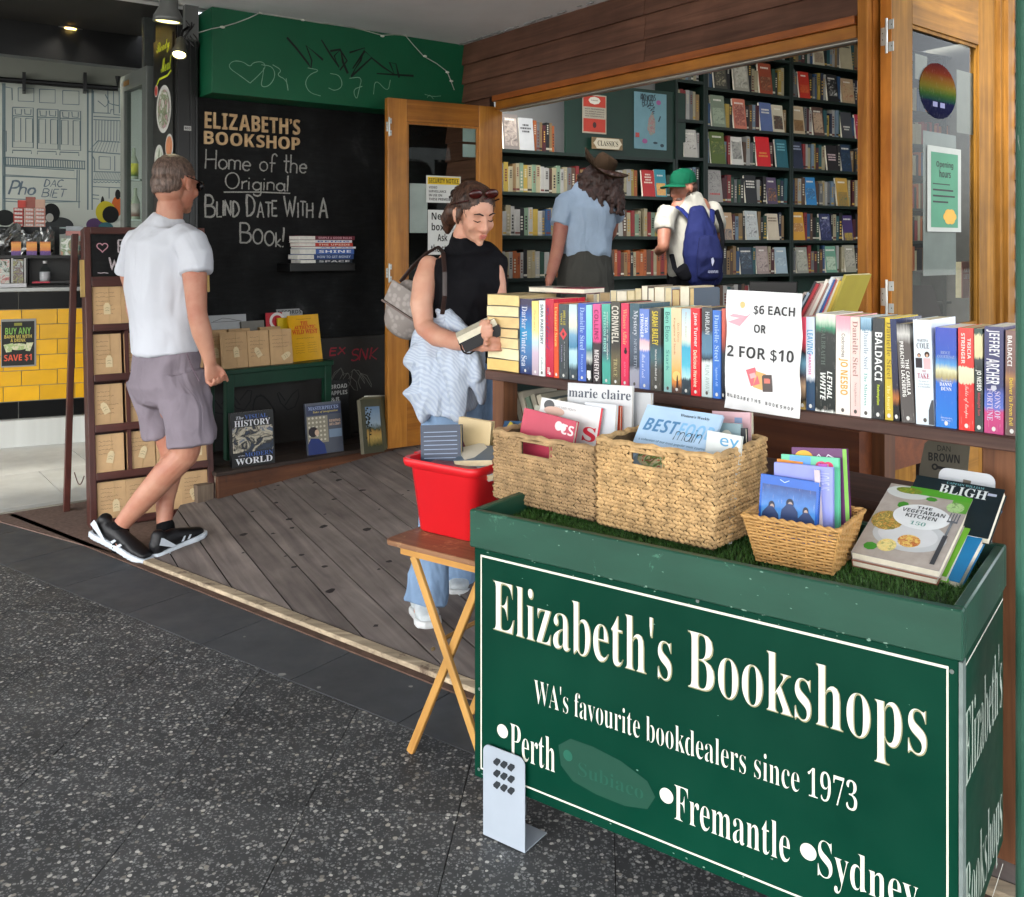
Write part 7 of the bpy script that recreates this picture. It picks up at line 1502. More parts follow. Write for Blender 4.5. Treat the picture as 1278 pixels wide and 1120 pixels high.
# =========================== TRAY TABLE AND RED CRATE
th_=.575
a=WH(479,673,th_);TF=Fr(a.x,a.y,CABF.rz and math.degrees(CABF.rz))
tt=thing('folding_tray_table','worn folding timber tray table with crossed legs under the red tub','table',TF.o,TF.rz)
m_tt=wood('#6a4630','#9a7252','x',.45,.8,.1,worn='#b08f68');m_tl=wood('#a87434','#d0a058','z',.5,.8,.08)
TW,TD=.345,.34
g=G();r=.02;pts=[]
for cx_,cy_,a0 in((TW-r,r,-90),(TW-r,TD-r,0),(r,TD-r,90),(r,r,180)):
 pts+=[(cx_+r*math.cos(R(a0+k*22.5)),cy_+r*math.sin(R(a0+k*22.5)))for k in range(5)]
g.prism(pts,th_-.014,th_);mk('table_top',g,m_tt,tt,bevel=.002)
g=G();g.box(.05,TW-.02,.012,.030,th_-.034,th_-.0145);mk('table_batten',g,wood('#a87434','#cf9d55','x',.5),tt)
g=G();g.box(.05,TW-.02,TD-.03,TD-.012,th_-.034,th_-.0145);mk('table_batten',g,wood('#a87434','#cf9d55','x',.5),tt)
def leg(x0,x1,y):
 g=G();p0,p1=Vector((x0,y,.0)),Vector((x1,y,th_-.035));d=(p1-p0);l_=d.length;ang=math.atan2(d.x,d.z)
 g.box(-.011,.011,-.007,.007,0,l_);return mk('crossed_leg',g,m_tl,tt,loc=p0,rot=(0,ang,0),bevel=.002)
xa=TF.sx(510,.02);
leg(TF.at(507,936,.02)[0],TW-.03,.0215+.015);leg(TW+.01,TF.at(516,692,.02)[0],.0215)
leg(TF.at(507,936,.02)[0],TW-.03,TD-.036);leg(TW+.01,TF.at(516,692,.02)[0],TD-.0215)
for z_ in(.10,.33):g=G();g.tube([(TW*.5,.03,z_),(TW*.5,TD-.03,z_)],.006,8)if z_>.2 else g.box(TW-.012,TW+.006,.03,TD-.03,.1,.12);mk('cross_bar',g,m_tl,tt)
g=G();g.tube([(TW*.485,.006,.315),(TW*.485,.013,.315)],.005,8);mk('pivot_bolt',g,M('#8a7a5a',.3,.1,9,0,.8),tt)
m_red,nt,bs=base_mat('red_plastic');bs.inputs['Base Color'].default_value=(.62,.010,.016,1);bs.inputs['Roughness'].default_value=.38
bump(nt,bs,noi(nt,coords(nt),25,3),.06)
q0=WH(521,661,th_+.001);q1=WH(588,677,th_+.001);KF=Fr(q0.x,q0.y,math.degrees(math.atan2(q1.y-q0.y,q1.x-q0.x)))
kw=(q1-q0).to_2d().length+.004;kd=.21;kh=.205
kt=thing('red_tub','bright red plastic tub full of secondhand books on the tray table','tub',(q0.x,q0.y,th_+.001),KF.rz)
def rr_(f,r,n=5):
 pts=[]
 for cx_,cy_,a0 in((kw+f-r,-f+r,-90),(kw+f-r,kd+f-r,0),(-f+r,kd+f-r,90),(-f+r,-f+r,180)):
  pts+=[(cx_+r*math.cos(R(a0+k*90/n)),cy_+r*math.sin(R(a0+k*90/n)))for k in range(n+1)]
 return pts
g=G();prof=[(0,0,.03),(.003,.004,.03),(.02,kh-.03,.03),(.0215,kh-.028,.03),(.034,kh-.022,.03),(.037,kh-.012,.03),(.037,kh-.004,.03),(.034,kh,.03),(.024,kh-.002,.028),(.019,kh-.02,.026),(-.002,.01,.026)]
rings=[[(x,y,z)for x,y in rr_(f,r)]for f,z,r in prof];n=len(rings[0]);vs=[p for r_ in rings for p in r_]
g.add(vs,[(i*n+j,i*n+(j+1)%n,(i+1)*n+(j+1)%n,(i+1)*n+j)for i in range(len(rings)-1)for j in range(n)]+[tuple(range(n-1,-1,-1)),tuple((len(rings)-1)*n+j for j in range(n))])
o=mk('tub_shell',g,m_red,kt,smooth=True)
try:o.data.set_sharp_from_angle(angle=R(50))
except Exception:pass
g=G();g.box(-.062,-.030,.05,kd-.05,kh-.016,kh-.003);mk('tub_handle',g,m_red,kt,bevel=.003)
def tubb(label,x,y,z,w_,h_,th,mat,rot,pages=None):
 p=KF.w(x,y,th_+z);return faceout(label,p,KF.rz,w_,h_,th,mat,0,None,pages or m_page,'book')if rot is None else _tubb(label,p,w_,h_,th,mat,rot,pages)
def _tubb(label,p,w_,h_,th,mat,rot,pages):
 t=faceout(label,p,KF.rz,w_,h_,th,mat,0,None,pages or m_page,'book');t.rotation_euler=(R(rot[0]),R(rot[1]),KF.rz+R(rot[2]));return t
t=tubb('navy blurbed paperback standing at the left of the red tub',.05,.045,.115,.12,.175,.022,M('#1c2c44',.4),(-8,-4,22))
g=G();
for k in range(9):g.ribbon([(-.05,.155-.012*k),(.05,.155-.012*k+.001)],.002,-.0008)
mk('blurb_print',g,M('#8a9cb8',.6),t)
t=tubb('cream edged paperback lying slanted across the front of the red tub',.10,.015,kh-.022,.15,.105,.02,M('#8a5a62',.4),(-84,4,0),M('#e6c8a8',.8,.1,40,.2))
t=tubb('dark green hardback lying in the middle of the red tub',.12,.10,kh-.03,.16,.10,.028,M('#1f3338',.4),(-70,3,-8))
t=tubb('brown patterned paperback behind the dark green hardback',.11,.15,kh-.06,.15,.12,.03,M('#7a6a44',.5,.3,20),(-20,3,-10))
t=tubb('pale yellow green book propped at the right of the red tub',.205,.11,kh-.06,.12,.11,.03,M('#c4d0a0',.5),(-25,6,-12))
t=tubb('small white booklet lying at the right front of the red tub',.19,.05,kh-.022,.09,.08,.018,M('#b9bfc8',.4),(-80,4,-30))
t=tubb('red covered paperback at the back of the red tub',.12,.19,kh-.07,.16,.105,.03,M('#b3253a',.4),(-12,2,-6))
t=tubb('green covered thin book at the back right of the red tub',.23,.19,kh-.05,.11,.10,.02,M('#1f7a64',.4),(-12,2,-6))
for i,(x,y,z,w2,h2,th2,c,rot,lab)in enumerate(((.07,.15,.09,.11,.16,.02,'#c9b48a',(-4,3,8),'tan paperback standing behind the navy blurbed one in the tub'),(.09,.16,.12,.10,.125,.018,'#7a2a34',(-15,-5,30),'maroon paperback tilted at the back of the red tub'),(.15,.06,.16,.12,.10,.02,'#5a6a7a',(-78,-6,14),'slate paperback lying over the front of the red tub'),(.17,.13,.14,.09,.12,.02,'#b8a030',(-30,12,-30),'mustard paperback wedged in the right half of the red tub'),(.09,.08,.165,.09,.08,.016,'#d0cabc',(-80,8,-35),'small ivory booklet resting in the left half of the red tub'),(.185,.16,.15,.10,.11,.018,'#2a4a6a',(-22,-8,-20),'dark blue paperback at the right rear of the red tub'))):
 tubb(lab,x,y,z+.045,w2,h2,th2,M(c,.4),rot)
g=G()
for k in range(80):
 e=rnd.random();sd_=rnd.random();q=rnd.uniform(.0008,.003)
 if e<.45:cx_,cz_=rnd.uniform(.01,CWD-.01),CT-rnd.choice((rnd.uniform(.001,.004),CT*0+RH-rnd.uniform(.001,.004)));yy=-.0006
 elif e<.7:cx_,cz_=rnd.uniform(.01,CWD-.01),CT-rnd.uniform(.01,RH-.01);yy=-.0006;q*=.7
 else:cx_,cz_=rnd.uniform(.012,CWD-.012),rnd.choice((zb_+rnd.uniform(-.008,.01),CT-RH-rnd.uniform(.003,.015),rnd.uniform(zb_,CT-RH)));yy=YF-.0019;q*=.8
 n_=6;g.add([(cx_+q*rnd.uniform(.5,2.2)*math.cos(a_*1.047),yy,cz_+q*rnd.uniform(.3,1)*math.sin(a_*1.047))for a_ in range(n_)],[tuple(range(n_))])
mk('paint_chips',g,M('#6a8a7a',.7),cb,kind='stuff')
g=G();z_=kh-.075
for _ in range(1):g.box(.022,kw-.022,.022,kd-.022,.01,z_)
mk('page_block',g,m_page3,thing('book','thick cream paged book filling the bottom of the red tub','book',(q0.x,q0.y,th_+.004),KF.rz))
# =========================== INSIDE: BOOKCASES, POSTERS, BOOKS
def ix(px):return INTF.sx(px)
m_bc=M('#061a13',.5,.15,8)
LEV0=[.48,.80,1.13,1.455,1.785,2.105]
LEV=[.48,.80,1.125,1.43,1.757,2.09,2.41,2.745,3.07]
U=[-.62,ix(843),ix(881),ix(988),ix(1092)]
def bookcase(name_lab,x0,x1,levels,top,cat='bookcase'):
 t=thing('bookcase',name_lab,cat,INTF.w(x0,0,.2),INTF.rz);w_=x1-x0
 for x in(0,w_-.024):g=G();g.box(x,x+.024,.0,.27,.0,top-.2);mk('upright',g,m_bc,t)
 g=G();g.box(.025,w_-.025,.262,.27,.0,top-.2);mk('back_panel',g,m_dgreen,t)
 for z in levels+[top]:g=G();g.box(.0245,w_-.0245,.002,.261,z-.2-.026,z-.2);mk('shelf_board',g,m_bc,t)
 return t
bookcase('wide dark green bookcase of classics behind the two browsing customers',U[0],U[1],LEV0[:-1],LEV0[-1]+.0)
bookcase('narrow dark green bookcase column between the classics and the tall cases',U[1]+.003,U[2]-.003,[z+.04 for z in LEV[:-1]],3.25)
bookcase('tall dark green bookcase in the middle of the back wall',U[2],U[3]-.003,LEV,3.35)
bookcase('tall dark green bookcase nearest the timber corner post',U[3],U[4],LEV,3.35)
for i in range(2):
 xa=U[4]+.003+i*1.1
 bookcase(('first','second')[i]+' dark green bookcase hidden beyond the timber corner post',xa,xa+1.09,LEV,3.35)
pb=INTF.at(706,106,.02);pxa,pxb=INTF.sx(706,.02),INTF.sx(842,.02)
zp0,zp1=2.107,INTF.at(706,104,.02)[1]+.02
pbd=thing('green_pinboard','dark green painted board above the classics carrying two posters','board',INTF.w(pxa,.02,zp0),INTF.rz)
g=G();g.box(0,pxb-pxa+.12,0,.02,0,zp1-zp0);mk('panel',g,m_green,pbd)
t,w_,h_=sheet('penguin_poster' if False else 'red_poster','red and cream poster hanging left above the classics sign','poster',INTF,on(INTF,0,727,117,757,168,.01),M('#9f9886',.6),.012)
panel(t,'red_band',w_*2,h_,(-.46,.68,.46,.97),M('#a83220',.5));panel(t,'red_band',w_*2,h_,(-.46,.04,.46,.38),M('#a83220',.5))
g=G();g.disc(0,h_*.85,w_*.5,h_*.1,-.0008,n=8);mk('white_badge',g,M('#c9c4b5',.5),t);g=G();text_into(g,'CLASSIC',(-w_*.3,h_*.84,w_*.3,h_*.87),'bold',-.0012)
for k,s in enumerate(('NOT PROVIDING','the WORLD without','the OLDEST books in','this UNDEFINED')):text_into(g,s,(-w_*.8,h_*(.61-.06*k),w_*.8,h_*(.64-.06*k)),'bold',-.0012)
g.disc(0,h_*.22,w_*.16,h_*.08,-.0012,n=10);mk('poster_print',g,M('#3a1c1a',.5),t)
t,w_,h_=sheet('blue_poster','pale blue illustrated poster of a reading figure on the green board','poster',INTF,on(INTF,0,791.5,114,832,188,.01),M('#63868e',.6),.012)
g=G();hand(g,'KIND WORDS',-w_*.6,h_*.86,.05,.008,-.001,.05,.06,width=w_*.9);hand(g,'BOOkS',-w_*.5,h_*.77,.045,.007,-.001,.05,.08,width=w_*.7)
for k in range(18):a,b=rnd.uniform(-.5,.2),rnd.uniform(.62,.8);g.ribbon([(a*w_,b*h_),(a*w_+.02,b*h_+.008)],.006,-.001)
g.ribbon([(w_*.5,h_*.5),(w_*.62,h_*.6)],.012,-.001);g.disc(w_*.3,h_*.12,w_*.14,h_*.02,-.001);g.disc(w_*.72,h_*.08,w_*.12,h_*.03,-.001);mk('ink_print',g,M('#26353c',.6),t)
g=G();g.add([(-.2*w_,-.0008,.36*h_),(0,-.0008,.24*h_),(.28*w_,-.0008,.3*h_),(.3*w_,-.0008,.5*h_),(.12*w_,-.0008,.68*h_),(-.1*w_,-.0008,.55*h_)],[tuple(range(6))]);mk('figure_print',g,picmat(('#3a4648','#8a5a5a','#6a7a6a','#2a3034'),30),t)
g=G();g.disc(w_*.5,h_*.84,w_*.15,h_*.045,-.001,n=9);g.disc(-w_*.35,h_*.14,w_*.17,h_*.045,-.001,n=9);mk('heart_print',g,M('#8a4a78',.5),t)
panel(t,'red_print',w_*2,h_,(-.46,.2,-.34,.28),M('#9a3a38',.5),-.001)
t,w_,h_=sheet('classics_sign','wooden plaque with a scalloped cream label hanging under the posters','sign',INTF,on(INTF,0,739,171,777,188,-.02),wood('#6a5638','#8f7650','x'),-.02,.006)
g=G();g.add([(-w_*.92,-.0008,h_*.5),(-w_*.8,-.0008,h_*.3),(-w_*.7,-.0008,h_*.05),(w_*.75,-.0008,h_*.05),(w_*.82,-.0008,h_*.3),(w_*.95,-.0008,h_*.5),(w_*.85,-.0008,h_*.75),(w_*.75,-.0008,h_*.95),(-w_*.7,-.0008,h_*.95),(-w_*.8,-.0008,h_*.7)],[tuple(range(10))]);mk('cream_label',g,M('#c0b79e',.6),t)
T('sign_lettering','CLASSICS',(-w_*.65,h_*.28,w_*.7,h_*.74),t,m_ink,'serif',-.0014)
# ---- the books on the shelves
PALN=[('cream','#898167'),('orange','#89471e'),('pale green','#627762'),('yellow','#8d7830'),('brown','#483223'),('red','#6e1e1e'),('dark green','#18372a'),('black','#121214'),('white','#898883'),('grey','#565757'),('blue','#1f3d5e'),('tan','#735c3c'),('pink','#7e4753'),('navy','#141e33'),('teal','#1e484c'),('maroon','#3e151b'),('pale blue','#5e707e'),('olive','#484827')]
ORD='first second third fourth fifth sixth seventh eighth ninth tenth'.split()
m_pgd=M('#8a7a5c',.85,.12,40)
cnt={'n':0};stuffg={}
meshes={}
def far_book(x,w_,h_,d_,z,ci,lab,faceout_=False):
 """single small mesh: cover, page block and printed bands"""
 t=(ci,round(w_,3),round(h_,3),faceout_)
 g=G()
 if not faceout_:
  g.box(-w_/2,w_/2,0,.002,0,h_,0);g.box(-w_/2,-w_/2+.001,.002,d_,0,h_,0);g.box(w_/2-.001,w_/2,.002,d_,0,h_,0);g.box(-w_/2+.0012,w_/2-.0012,.0022,d_-.003,.002,h_-.003,1)
  k=rnd.random()
  if k<.75:
   a,b=rnd.choice(((.55,.88),(.35,.8),(.6,.95),(.2,.75)));n_=5
   for q in range(n_):
    z0_=h_*(a+(b-a)*q/n_);g.rect(-w_*.22,w_*.22,z0_,z0_+h_*(b-a)/n_*.62,-.0006,2)
  if k>.5:g.rect(-w_*.49,w_*.49,h_*.06,h_*.13,-.0005,2)
 else:
  g.box(-w_/2,w_/2,0,.002,0,h_,0);g.box(-w_/2+.002,w_/2-.002,.002,.02,.002,h_-.003,1);g.box(-w_/2,w_/2,.0202,.022,0,h_,0)
 return g
def shelf_books(col_lab,x0,x1,z,seed,faces=(),wr=(.018,.045),hr=(.17,.25),dark=.5,palette=None,stuff=False,skip=None,off=.02,lean=0):
 r_=random.Random(seed);x=x0+.004;prev=None;items=[]
 faces=sorted(faces,key=lambda f:f[0]);fi=0
 while x<x1-.014:
  if fi<len(faces)and x>=x0+faces[fi][0]*(x1-x0)-.02:
   f=faces[fi];fi+=1;w_=f[1]
   if x+w_>x1:break
   items.append(('face',x+w_/2,w_,f[2],f));x+=w_+.006;continue
  w_=r_.uniform(*wr)
  if x+w_>x1-.003:break
  ci=r_.choice(palette)if palette else r_.randrange(len(PALN));h_=r_.uniform(*hr)
  items.append(('spine',x+w_/2,w_,h_,ci));x+=w_+.0008
  if r_.random()<.04:x+=r_.uniform(.01,.04)
 n=len(items)
 for k,it in enumerate(items):
  if skip and skip[0]<it[1]<skip[1]:continue
  if it[0]=='spine':
   _,x,w_,h_,ci=it;g=far_book(x,w_-.001,h_,.15,z,ci,'')
   c2=r_.choice(('#a09a88','#1c1a18','#9a7c34','#5a2a24'));
   if ci in(7,13,6,4,15):c2=r_.choice(('#a8a290','#a8883a','#b0aca0'))
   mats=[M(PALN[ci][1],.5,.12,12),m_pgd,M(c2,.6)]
   if stuff:stuffg.setdefault(col_lab,[]).append((g,x,z,mats));continue
   lb='nth'
   l=(PALN[items[k-1][4]][0]if k and items[k-1][0]=='spine' else 'the shelf end' if not k else 'a cover')
   rr2=(PALN[items[k+1][4]][0]if k+1<n and items[k+1][0]=='spine' else 'a cover' if k+1<n else 'the shelf end')
   lab='%s spine between %s and %s, %s'%(PALN[ci][0],l,rr2,col_lab)
   q=2
   while lab in USED:lab='%s %s spine between %s and %s, %s'%('slim wide tall short thin'.split()[q%5]if q<7 else 'small',PALN[ci][0],l,rr2,col_lab)if q<7 else lab+' again';q+=1
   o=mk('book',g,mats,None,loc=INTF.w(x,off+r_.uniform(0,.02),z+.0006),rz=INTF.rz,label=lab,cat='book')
   if r_.random()<.10 and not lean:o.rotation_euler=(0,R(r_.uniform(-3,3)),INTF.rz)
   cnt['n']+=1
  else:
   f=it[4];x,w_,h_=it[1],it[2],it[3]
   lab=f[3]+' face-out, '+col_lab
   t=thing('book',lab,'book',INTF.w(x,.005,z+.0006),INTF.rz);t.rotation_euler=(R(-7),0,INTF.rz)
   g=G();g.box(-w_/2,w_/2,0,.002,0,h_);mk('front_cover',g,M(f[4],.45),t)
   g=G();g.box(-w_/2+.001,w_/2-.003,.0021,.02,.002,h_-.002);mk('page_block',g,m_page2,t)
   if f[5]:
    g=G();g.rect(-w_*.40,w_*.40,h_*f[5][0],h_*f[5][1],-.0006);mk('cover_picture',g,picmat(f[6],18),t)
   g=G()
   for q in range(f[8]):
    zc_=h_*(f[7]-q*.10);ww=w_*r_.uniform(.22,.4)
    a=-ww
    while a<ww-.008:b=min(ww,a+r_.uniform(.008,.022));g.rect(a,b-.003,zc_,zc_+h_*.055,-.0009);a=b
   if g.f:mk('cover_lettering',g,M(f[9],.5),t)
   cnt['n']+=1
def F(pos,w_,h_,lab,c,pic=None,pc=(),tz=.82,nt_=1,tc='#d0ccc0'):return(pos,w_,h_,lab,c,pic,pc,tz,nt_,tc)
lightpal=[0,0,1,2,3,4,0,5,8,8,11,1,3,2,9,0]
pengu=[1,0,1,4,8,11,5,7,6,4,1,0]
cl='classics bookcase'
x_m=ix(701)
shelf_books('top classics shelf',ix(629),ix(701),LEV0[5],11,[F(0.0,.135,.27,'grey photograph cover','#6a6460',(.1,.9),('#3a3634','#8a8078','#b5a89a')),F(.2,.13,.25,'grey card with a pale symbol','#9a9c9c',None,(),.75,3,'#3a3a3c')],(.02,.035),(.2,.24),palette=[7,15,12,1,1,11,9])
shelf_books('second classics shelf',-.3,U[1]-.36,LEV0[4],12,[],(.030,.046),(.19,.225),palette=lightpal)
shelf_books('third classics shelf',-.3,U[1]-.03,LEV0[3],13,[],(.030,.046),(.18,.23),palette=lightpal+[5,7,10])
shelf_books('fourth classics shelf',-.3,U[1]-.03,LEV0[2],14,[],(.026,.046),(.19,.22),palette=pengu,stuff=True)
shelf_books('fifth classics shelf',-.3,.35,LEV0[1],15,[],(.03,.05),(.18,.21),palette=[8,9,2],stuff=True)
shelf_books('second classics shelf, right part',U[1]-.345,U[1]-.03,LEV0[4],16,[F(0,.13,.22,'red cookery cover','#a3201f',None,(),.8,4,'#d8c8b8'),F(.3,.12,.23,'teal city cover','#2c7f8c',(.05,.5),('#b8482a','#c9a04a','#8a2a2a'),.75,1,'#d8d4c8')],(.03,.05),(.18,.2),palette=[0,6,7])
for k,z in enumerate([l+.04 for l in LEV]):
 if not 1.0<z<3.0:continue
 fs={2.13:[],}.get(z,[])
 if k==5:fs=[F(.3,.15,.24,'white cover with a black fold','#a8a49a',(.3,.9),('#1a1a1a','#b5b0a6','#8a8680'))]
 if k==4:fs=[F(.1,.14,.24,'pale pink cover','#b8959a',(.2,.6),('#a88a8a','#c9b0a8'))]
 shelf_books('narrow case, %s shelf up'%ORD[k],U[1]+.03,U[2]-.03,z,20+k,fs,(.026,.042),(.21,.27),palette=[9,16,5,0,7,11,8,6],stuff=True)
mid={8:[F(.35,.15,.25,'cream portrait cover','#b5a98a',(.2,.7),('#4a3a2a','#a89878'))],7:[F(.08,.15,.24,'dark cover with pale deer','#3a3a34',(.1,.8),('#b0a890','#2a2a24','#8a8470')),F(.28,.18,.28,'pale grey fantasy cover','#8f8c80',(.1,.8),('#5a5a54','#a9a698','#c0bcae')),F(.62,.16,.28,'rust red cover with a temple','#8a4028',(.1,.55),('#a86a4a','#5a3020','#c09a78'))],6:[F(.03,.16,.28,'grey green misty cover','#6f7a68',(.1,.6),('#4a5648','#8f9a84','#303a30')),F(.32,.15,.27,'salmon pink cover','#b86a54',(.1,.8),('#c98a70','#7a3a34','#d0a48c')),F(.62,.15,.26,'slate blue cover with white title','#4f5f88',None,(),.72,2),F(.82,.14,.25,'cream insect cover','#b8b09a',(.1,.6),('#6a4a34','#3a3430','#b8a888'))],5:[F(.04,.17,.28,'olive green cover','#4a5a20',(.3,.7),('#5f6f2c','#3a4a18','#9a9a4a')),F(.30,.14,.25,'white framed photograph cover','#c0bdb4',(.2,.85),('#3a3a3a','#8a8880','#a9a698')),F(.60,.17,.27,'bright red cover with gold title','#c0141c',None,(),.42,2,'#c9843a'),F(.82,.15,.26,'dark teal cover','#1c5560',None,(),.8,3,'#6aa0a8')],4:[F(.02,.17,.28,'grey cover with a black bird','#8a8680',(.3,.95),('#1c1c1e','#8f8b84','#4a4846'),.22,1,'#a84a4a'),F(.46,.14,.25,'black cover with white title','#141618',None,(),.75,3),F(.73,.13,.24,'dusky purple cover','#4a3a54',(.1,.6),('#a8703a','#2a2034','#8a7a6a'))],3:[F(.18,.14,.24,'beige cloth cover','#a88a68',(.0,.4),('#2a3444','#a88a68')),F(.48,.15,.26,'white cover with an ink drawing','#a9b0ac',(.1,.9),('#1c1c1e','#b5b8b4','#6a6a68')),F(.72,.14,.24,'cream cover with small type','#b8ab94',None,(),.8,2,'#6a5a4a')],2:[F(.40,.15,.24,'dark blue night cover','#1c2c3c',(.2,.8),('#2f4a60','#14202c','#6a8090')),F(.6,.15,.25,'grey pink sketch cover','#8a7a74',(.1,.8),('#3a2a2a','#a09088','#6a5a54')),F(.82,.15,.24,'pale blue cover','#8a9ca4',(.3,.6),('#a8b8bc','#5a6a74'))]}
rig={8:[F(.25,.14,.24,'cream cover with a house','#b5ad94',(.1,.5),('#7a6a5a','#a89a84')),F(.6,.17,.26,'pale title cover','#a89f84',None,(),.8,1,'#3a3630')],7:[F(.08,.14,.25,'red cover with gold circle','#a82a1c',(.2,.5),('#c05a2c','#8a1c18')),F(.42,.15,.26,'black cover with a white letter','#17181a',(.2,.8),('#c9c7c0','#17181a','#1c1c1e')),F(.6,.18,.24,'tan cover with a red figure','#9a8468',(.1,.9),('#8a3a2a','#a8906e','#6a4a3a')),F(.84,.13,.24,'pink rose cover','#b8949a',(.1,.6),('#a83a4a','#c9a8a8'))],6:[F(.0,.15,.26,'brown landscape cover','#a8967a',(.1,.5),('#5a4028','#8a6a44')),F(.24,.15,.27,'plum cover with a horse','#4a342c',(.1,.8),('#2a1c1a','#a89078','#6a4a3c')),F(.6,.15,.25,'dark grey cover with white title','#3a3c40',None,(),.4,2),F(.8,.14,.24,'crimson cover with pink title','#a02c40',None,(),.75,4,'#d0909a')],5:[F(.02,.13,.25,'midnight blue cover','#1c2438',None,(),.8,2,'#8a90a0'),F(.40,.15,.24,'black cover with ornate frame','#1a1618',None,(),.6,3,'#c0a8a8'),F(.62,.14,.26,'deep blue mountain cover','#1c3048',(.1,.7),('#2c4a68','#14202e','#506a80')),F(.84,.13,.24,'dark cover with a white lion','#1c201f',(.3,.8),('#a9aaa4','#1c201f','#2a2e2c'))],4:[F(.16,.14,.26,'bright blue cover','#2a74a8',(.2,.6),('#4a94c0','#1c4a74','#8ab4cc')),F(.55,.16,.27,'gold and green cover','#a8843a',(.0,.5),('#2c5a50','#8a6a30','#3a6a5a')),F(.82,.15,.25,'dark indigo cover','#221c44',None,(),.4,1,'#8a84b0')],3:[F(.0,.15,.26,'ochre yellow cover','#b5842a',(.3,.6),('#c9a06a','#8a5a20','#d8c0a0')),F(.34,.15,.25,'navy framed cover','#20284c',(.1,.9),('#141418','#2a3058','#9a9aa8')),F(.62,.14,.24,'violet cover with yellow base','#3a2c58',(.0,.3),('#a8902c','#2c2448'))],2:[F(.04,.15,.24,'grey landscape cover','#7f7f74',(.1,.9),('#5a5a52','#9a9a8a','#3a3c38')),F(.40,.15,.25,'green sleeping figure cover','#5f8a74',(.1,.6),('#3a5a4a','#a8b8a0','#2c3c34')),F(.66,.15,.26,'stone grey cover','#8a8878',(.2,.8),('#4a4a44','#a09c8c','#2c2e2c'))]}
darkp=[7,7,4,15,13,9,8,0,11,5,6,14,10,9,8,16,3]
for k in range(8,1,-1):
 nm_=ORD[8-k]
 wr_=(.030,.048)
 shelf_books('%s shelf down, middle tall case'%nm_,U[2]+.03,U[3]-.03,LEV[k],40+k,mid.get(k,[]),wr_,(.2,.26),palette=darkp,stuff=(k in(2,3,8)))
 shelf_books('%s shelf down, right tall case'%nm_,U[3]+.03,U[4]-.03,LEV[k],60+k,rig.get(k,[]),wr_,(.2,.26),palette=darkp,stuff=(k in(2,3,8)))
shelf_books('middle tall case, bottom shelf',U[2]+.03,U[3]-.03,LEV[1],91,[],(.03,.05),(.2,.24),palette=darkp,stuff=True)
for i in range(2):
 xa=U[4]+.003+i*1.1
 g=G()
 for k in range(2,8):
  x=xa+.04
  while x<xa+1.04:w_=rnd.uniform(.03,.05);h_=rnd.uniform(.2,.26);g.box(x,x+w_-.002,.02,.17,LEV[k]+.001,LEV[k]+h_,rnd.randrange(6));x+=w_
 mk('shelved_books',g,[M(PALN[c][1],.5,.12,12)for c in(0,1,5,7,10,4)],loc=INTF.o,rz=INTF.rz,label='books filling the %s bookcase beyond the corner post'%('first','second')[i],cat='books',kind='stuff')
sg,smats,sidx=G(),[],{}
for lab_,items_ in stuffg.items():
 for(gg,x,z,mats)in items_:
  ii=[]
  for m_ in mats:
   if m_.name not in sidx:sidx[m_.name]=len(smats);smats.append(m_)
   ii.append(sidx[m_.name])
  b_=len(sg.v);sg.v+=[(v[0]+x,v[1]+.025,v[2]+z)for v in gg.v];sg.f+=[tuple(b_+i for i in f)for f in gg.f];sg.m+=[ii[m_]for m_ in gg.m]
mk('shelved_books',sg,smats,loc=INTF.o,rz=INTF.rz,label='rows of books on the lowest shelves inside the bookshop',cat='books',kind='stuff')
print('inner books',cnt['n'])
p=W(965,362,4.9)
t=thing('till_screen','black till screen catching light behind the price sign','screen',Vector((p.x,p.y,.2)),R(-20))
g=G();g.box(-.03,.03,-.02,.02,.0,.87);mk('stand',g,m_black,t);g=G();g.box(-.12,.12,-.012,.012,.86,.99,0,Matrix.Rotation(R(0),4,'Y'));o=mk('screen_panel',g,m_black,t,bevel=.004)
p=WH(1180,400,1.02);p=W(1180,372,4.75)
t=thing('laptop','dark laptop seen behind the glazed door','laptop',p-Vector((0,0,.16)),R(30))
g=G();g.box(-.16,.16,-.1,.12,0,.016);mk('keyboard_base',g,m_black,t);g=G();g.box(-.16,.16,0,.01,0,.21);mk('lid',g,m_black,t,loc=(0,.12,.018),rot=(R(-20),0,0))
g=G();g.box(-.6,.28,-.3,.30,0,p.z-.162-.2)
mk('service_counter',g,M('#1f1f1e',.5),loc=(p.x+.1,p.y+.05,.2),rz=R(30),label='dark service counter behind the glazed door',cat='counter')
t=thing('pink_book','upright pink book seen through the lower glazed door','book',W(1206,372,4.45),RDRF.rz)
g=G();g.box(-.045,.045,0,.003,0,.17);mk('cover',g,M('#a8685a',.5),t);g=G();g.box(-.043,.043,.0032,.03,.001,.168);mk('page_block',g,m_page,t);T('spine_lettering','ART',(-.03,.12,.03,.14),t,M('#d8c0b8',.5),'serif');T('spine_lettering','LIFE',(-.03,.09,.03,.11),t,M('#d8c0b8',.5),'serif')
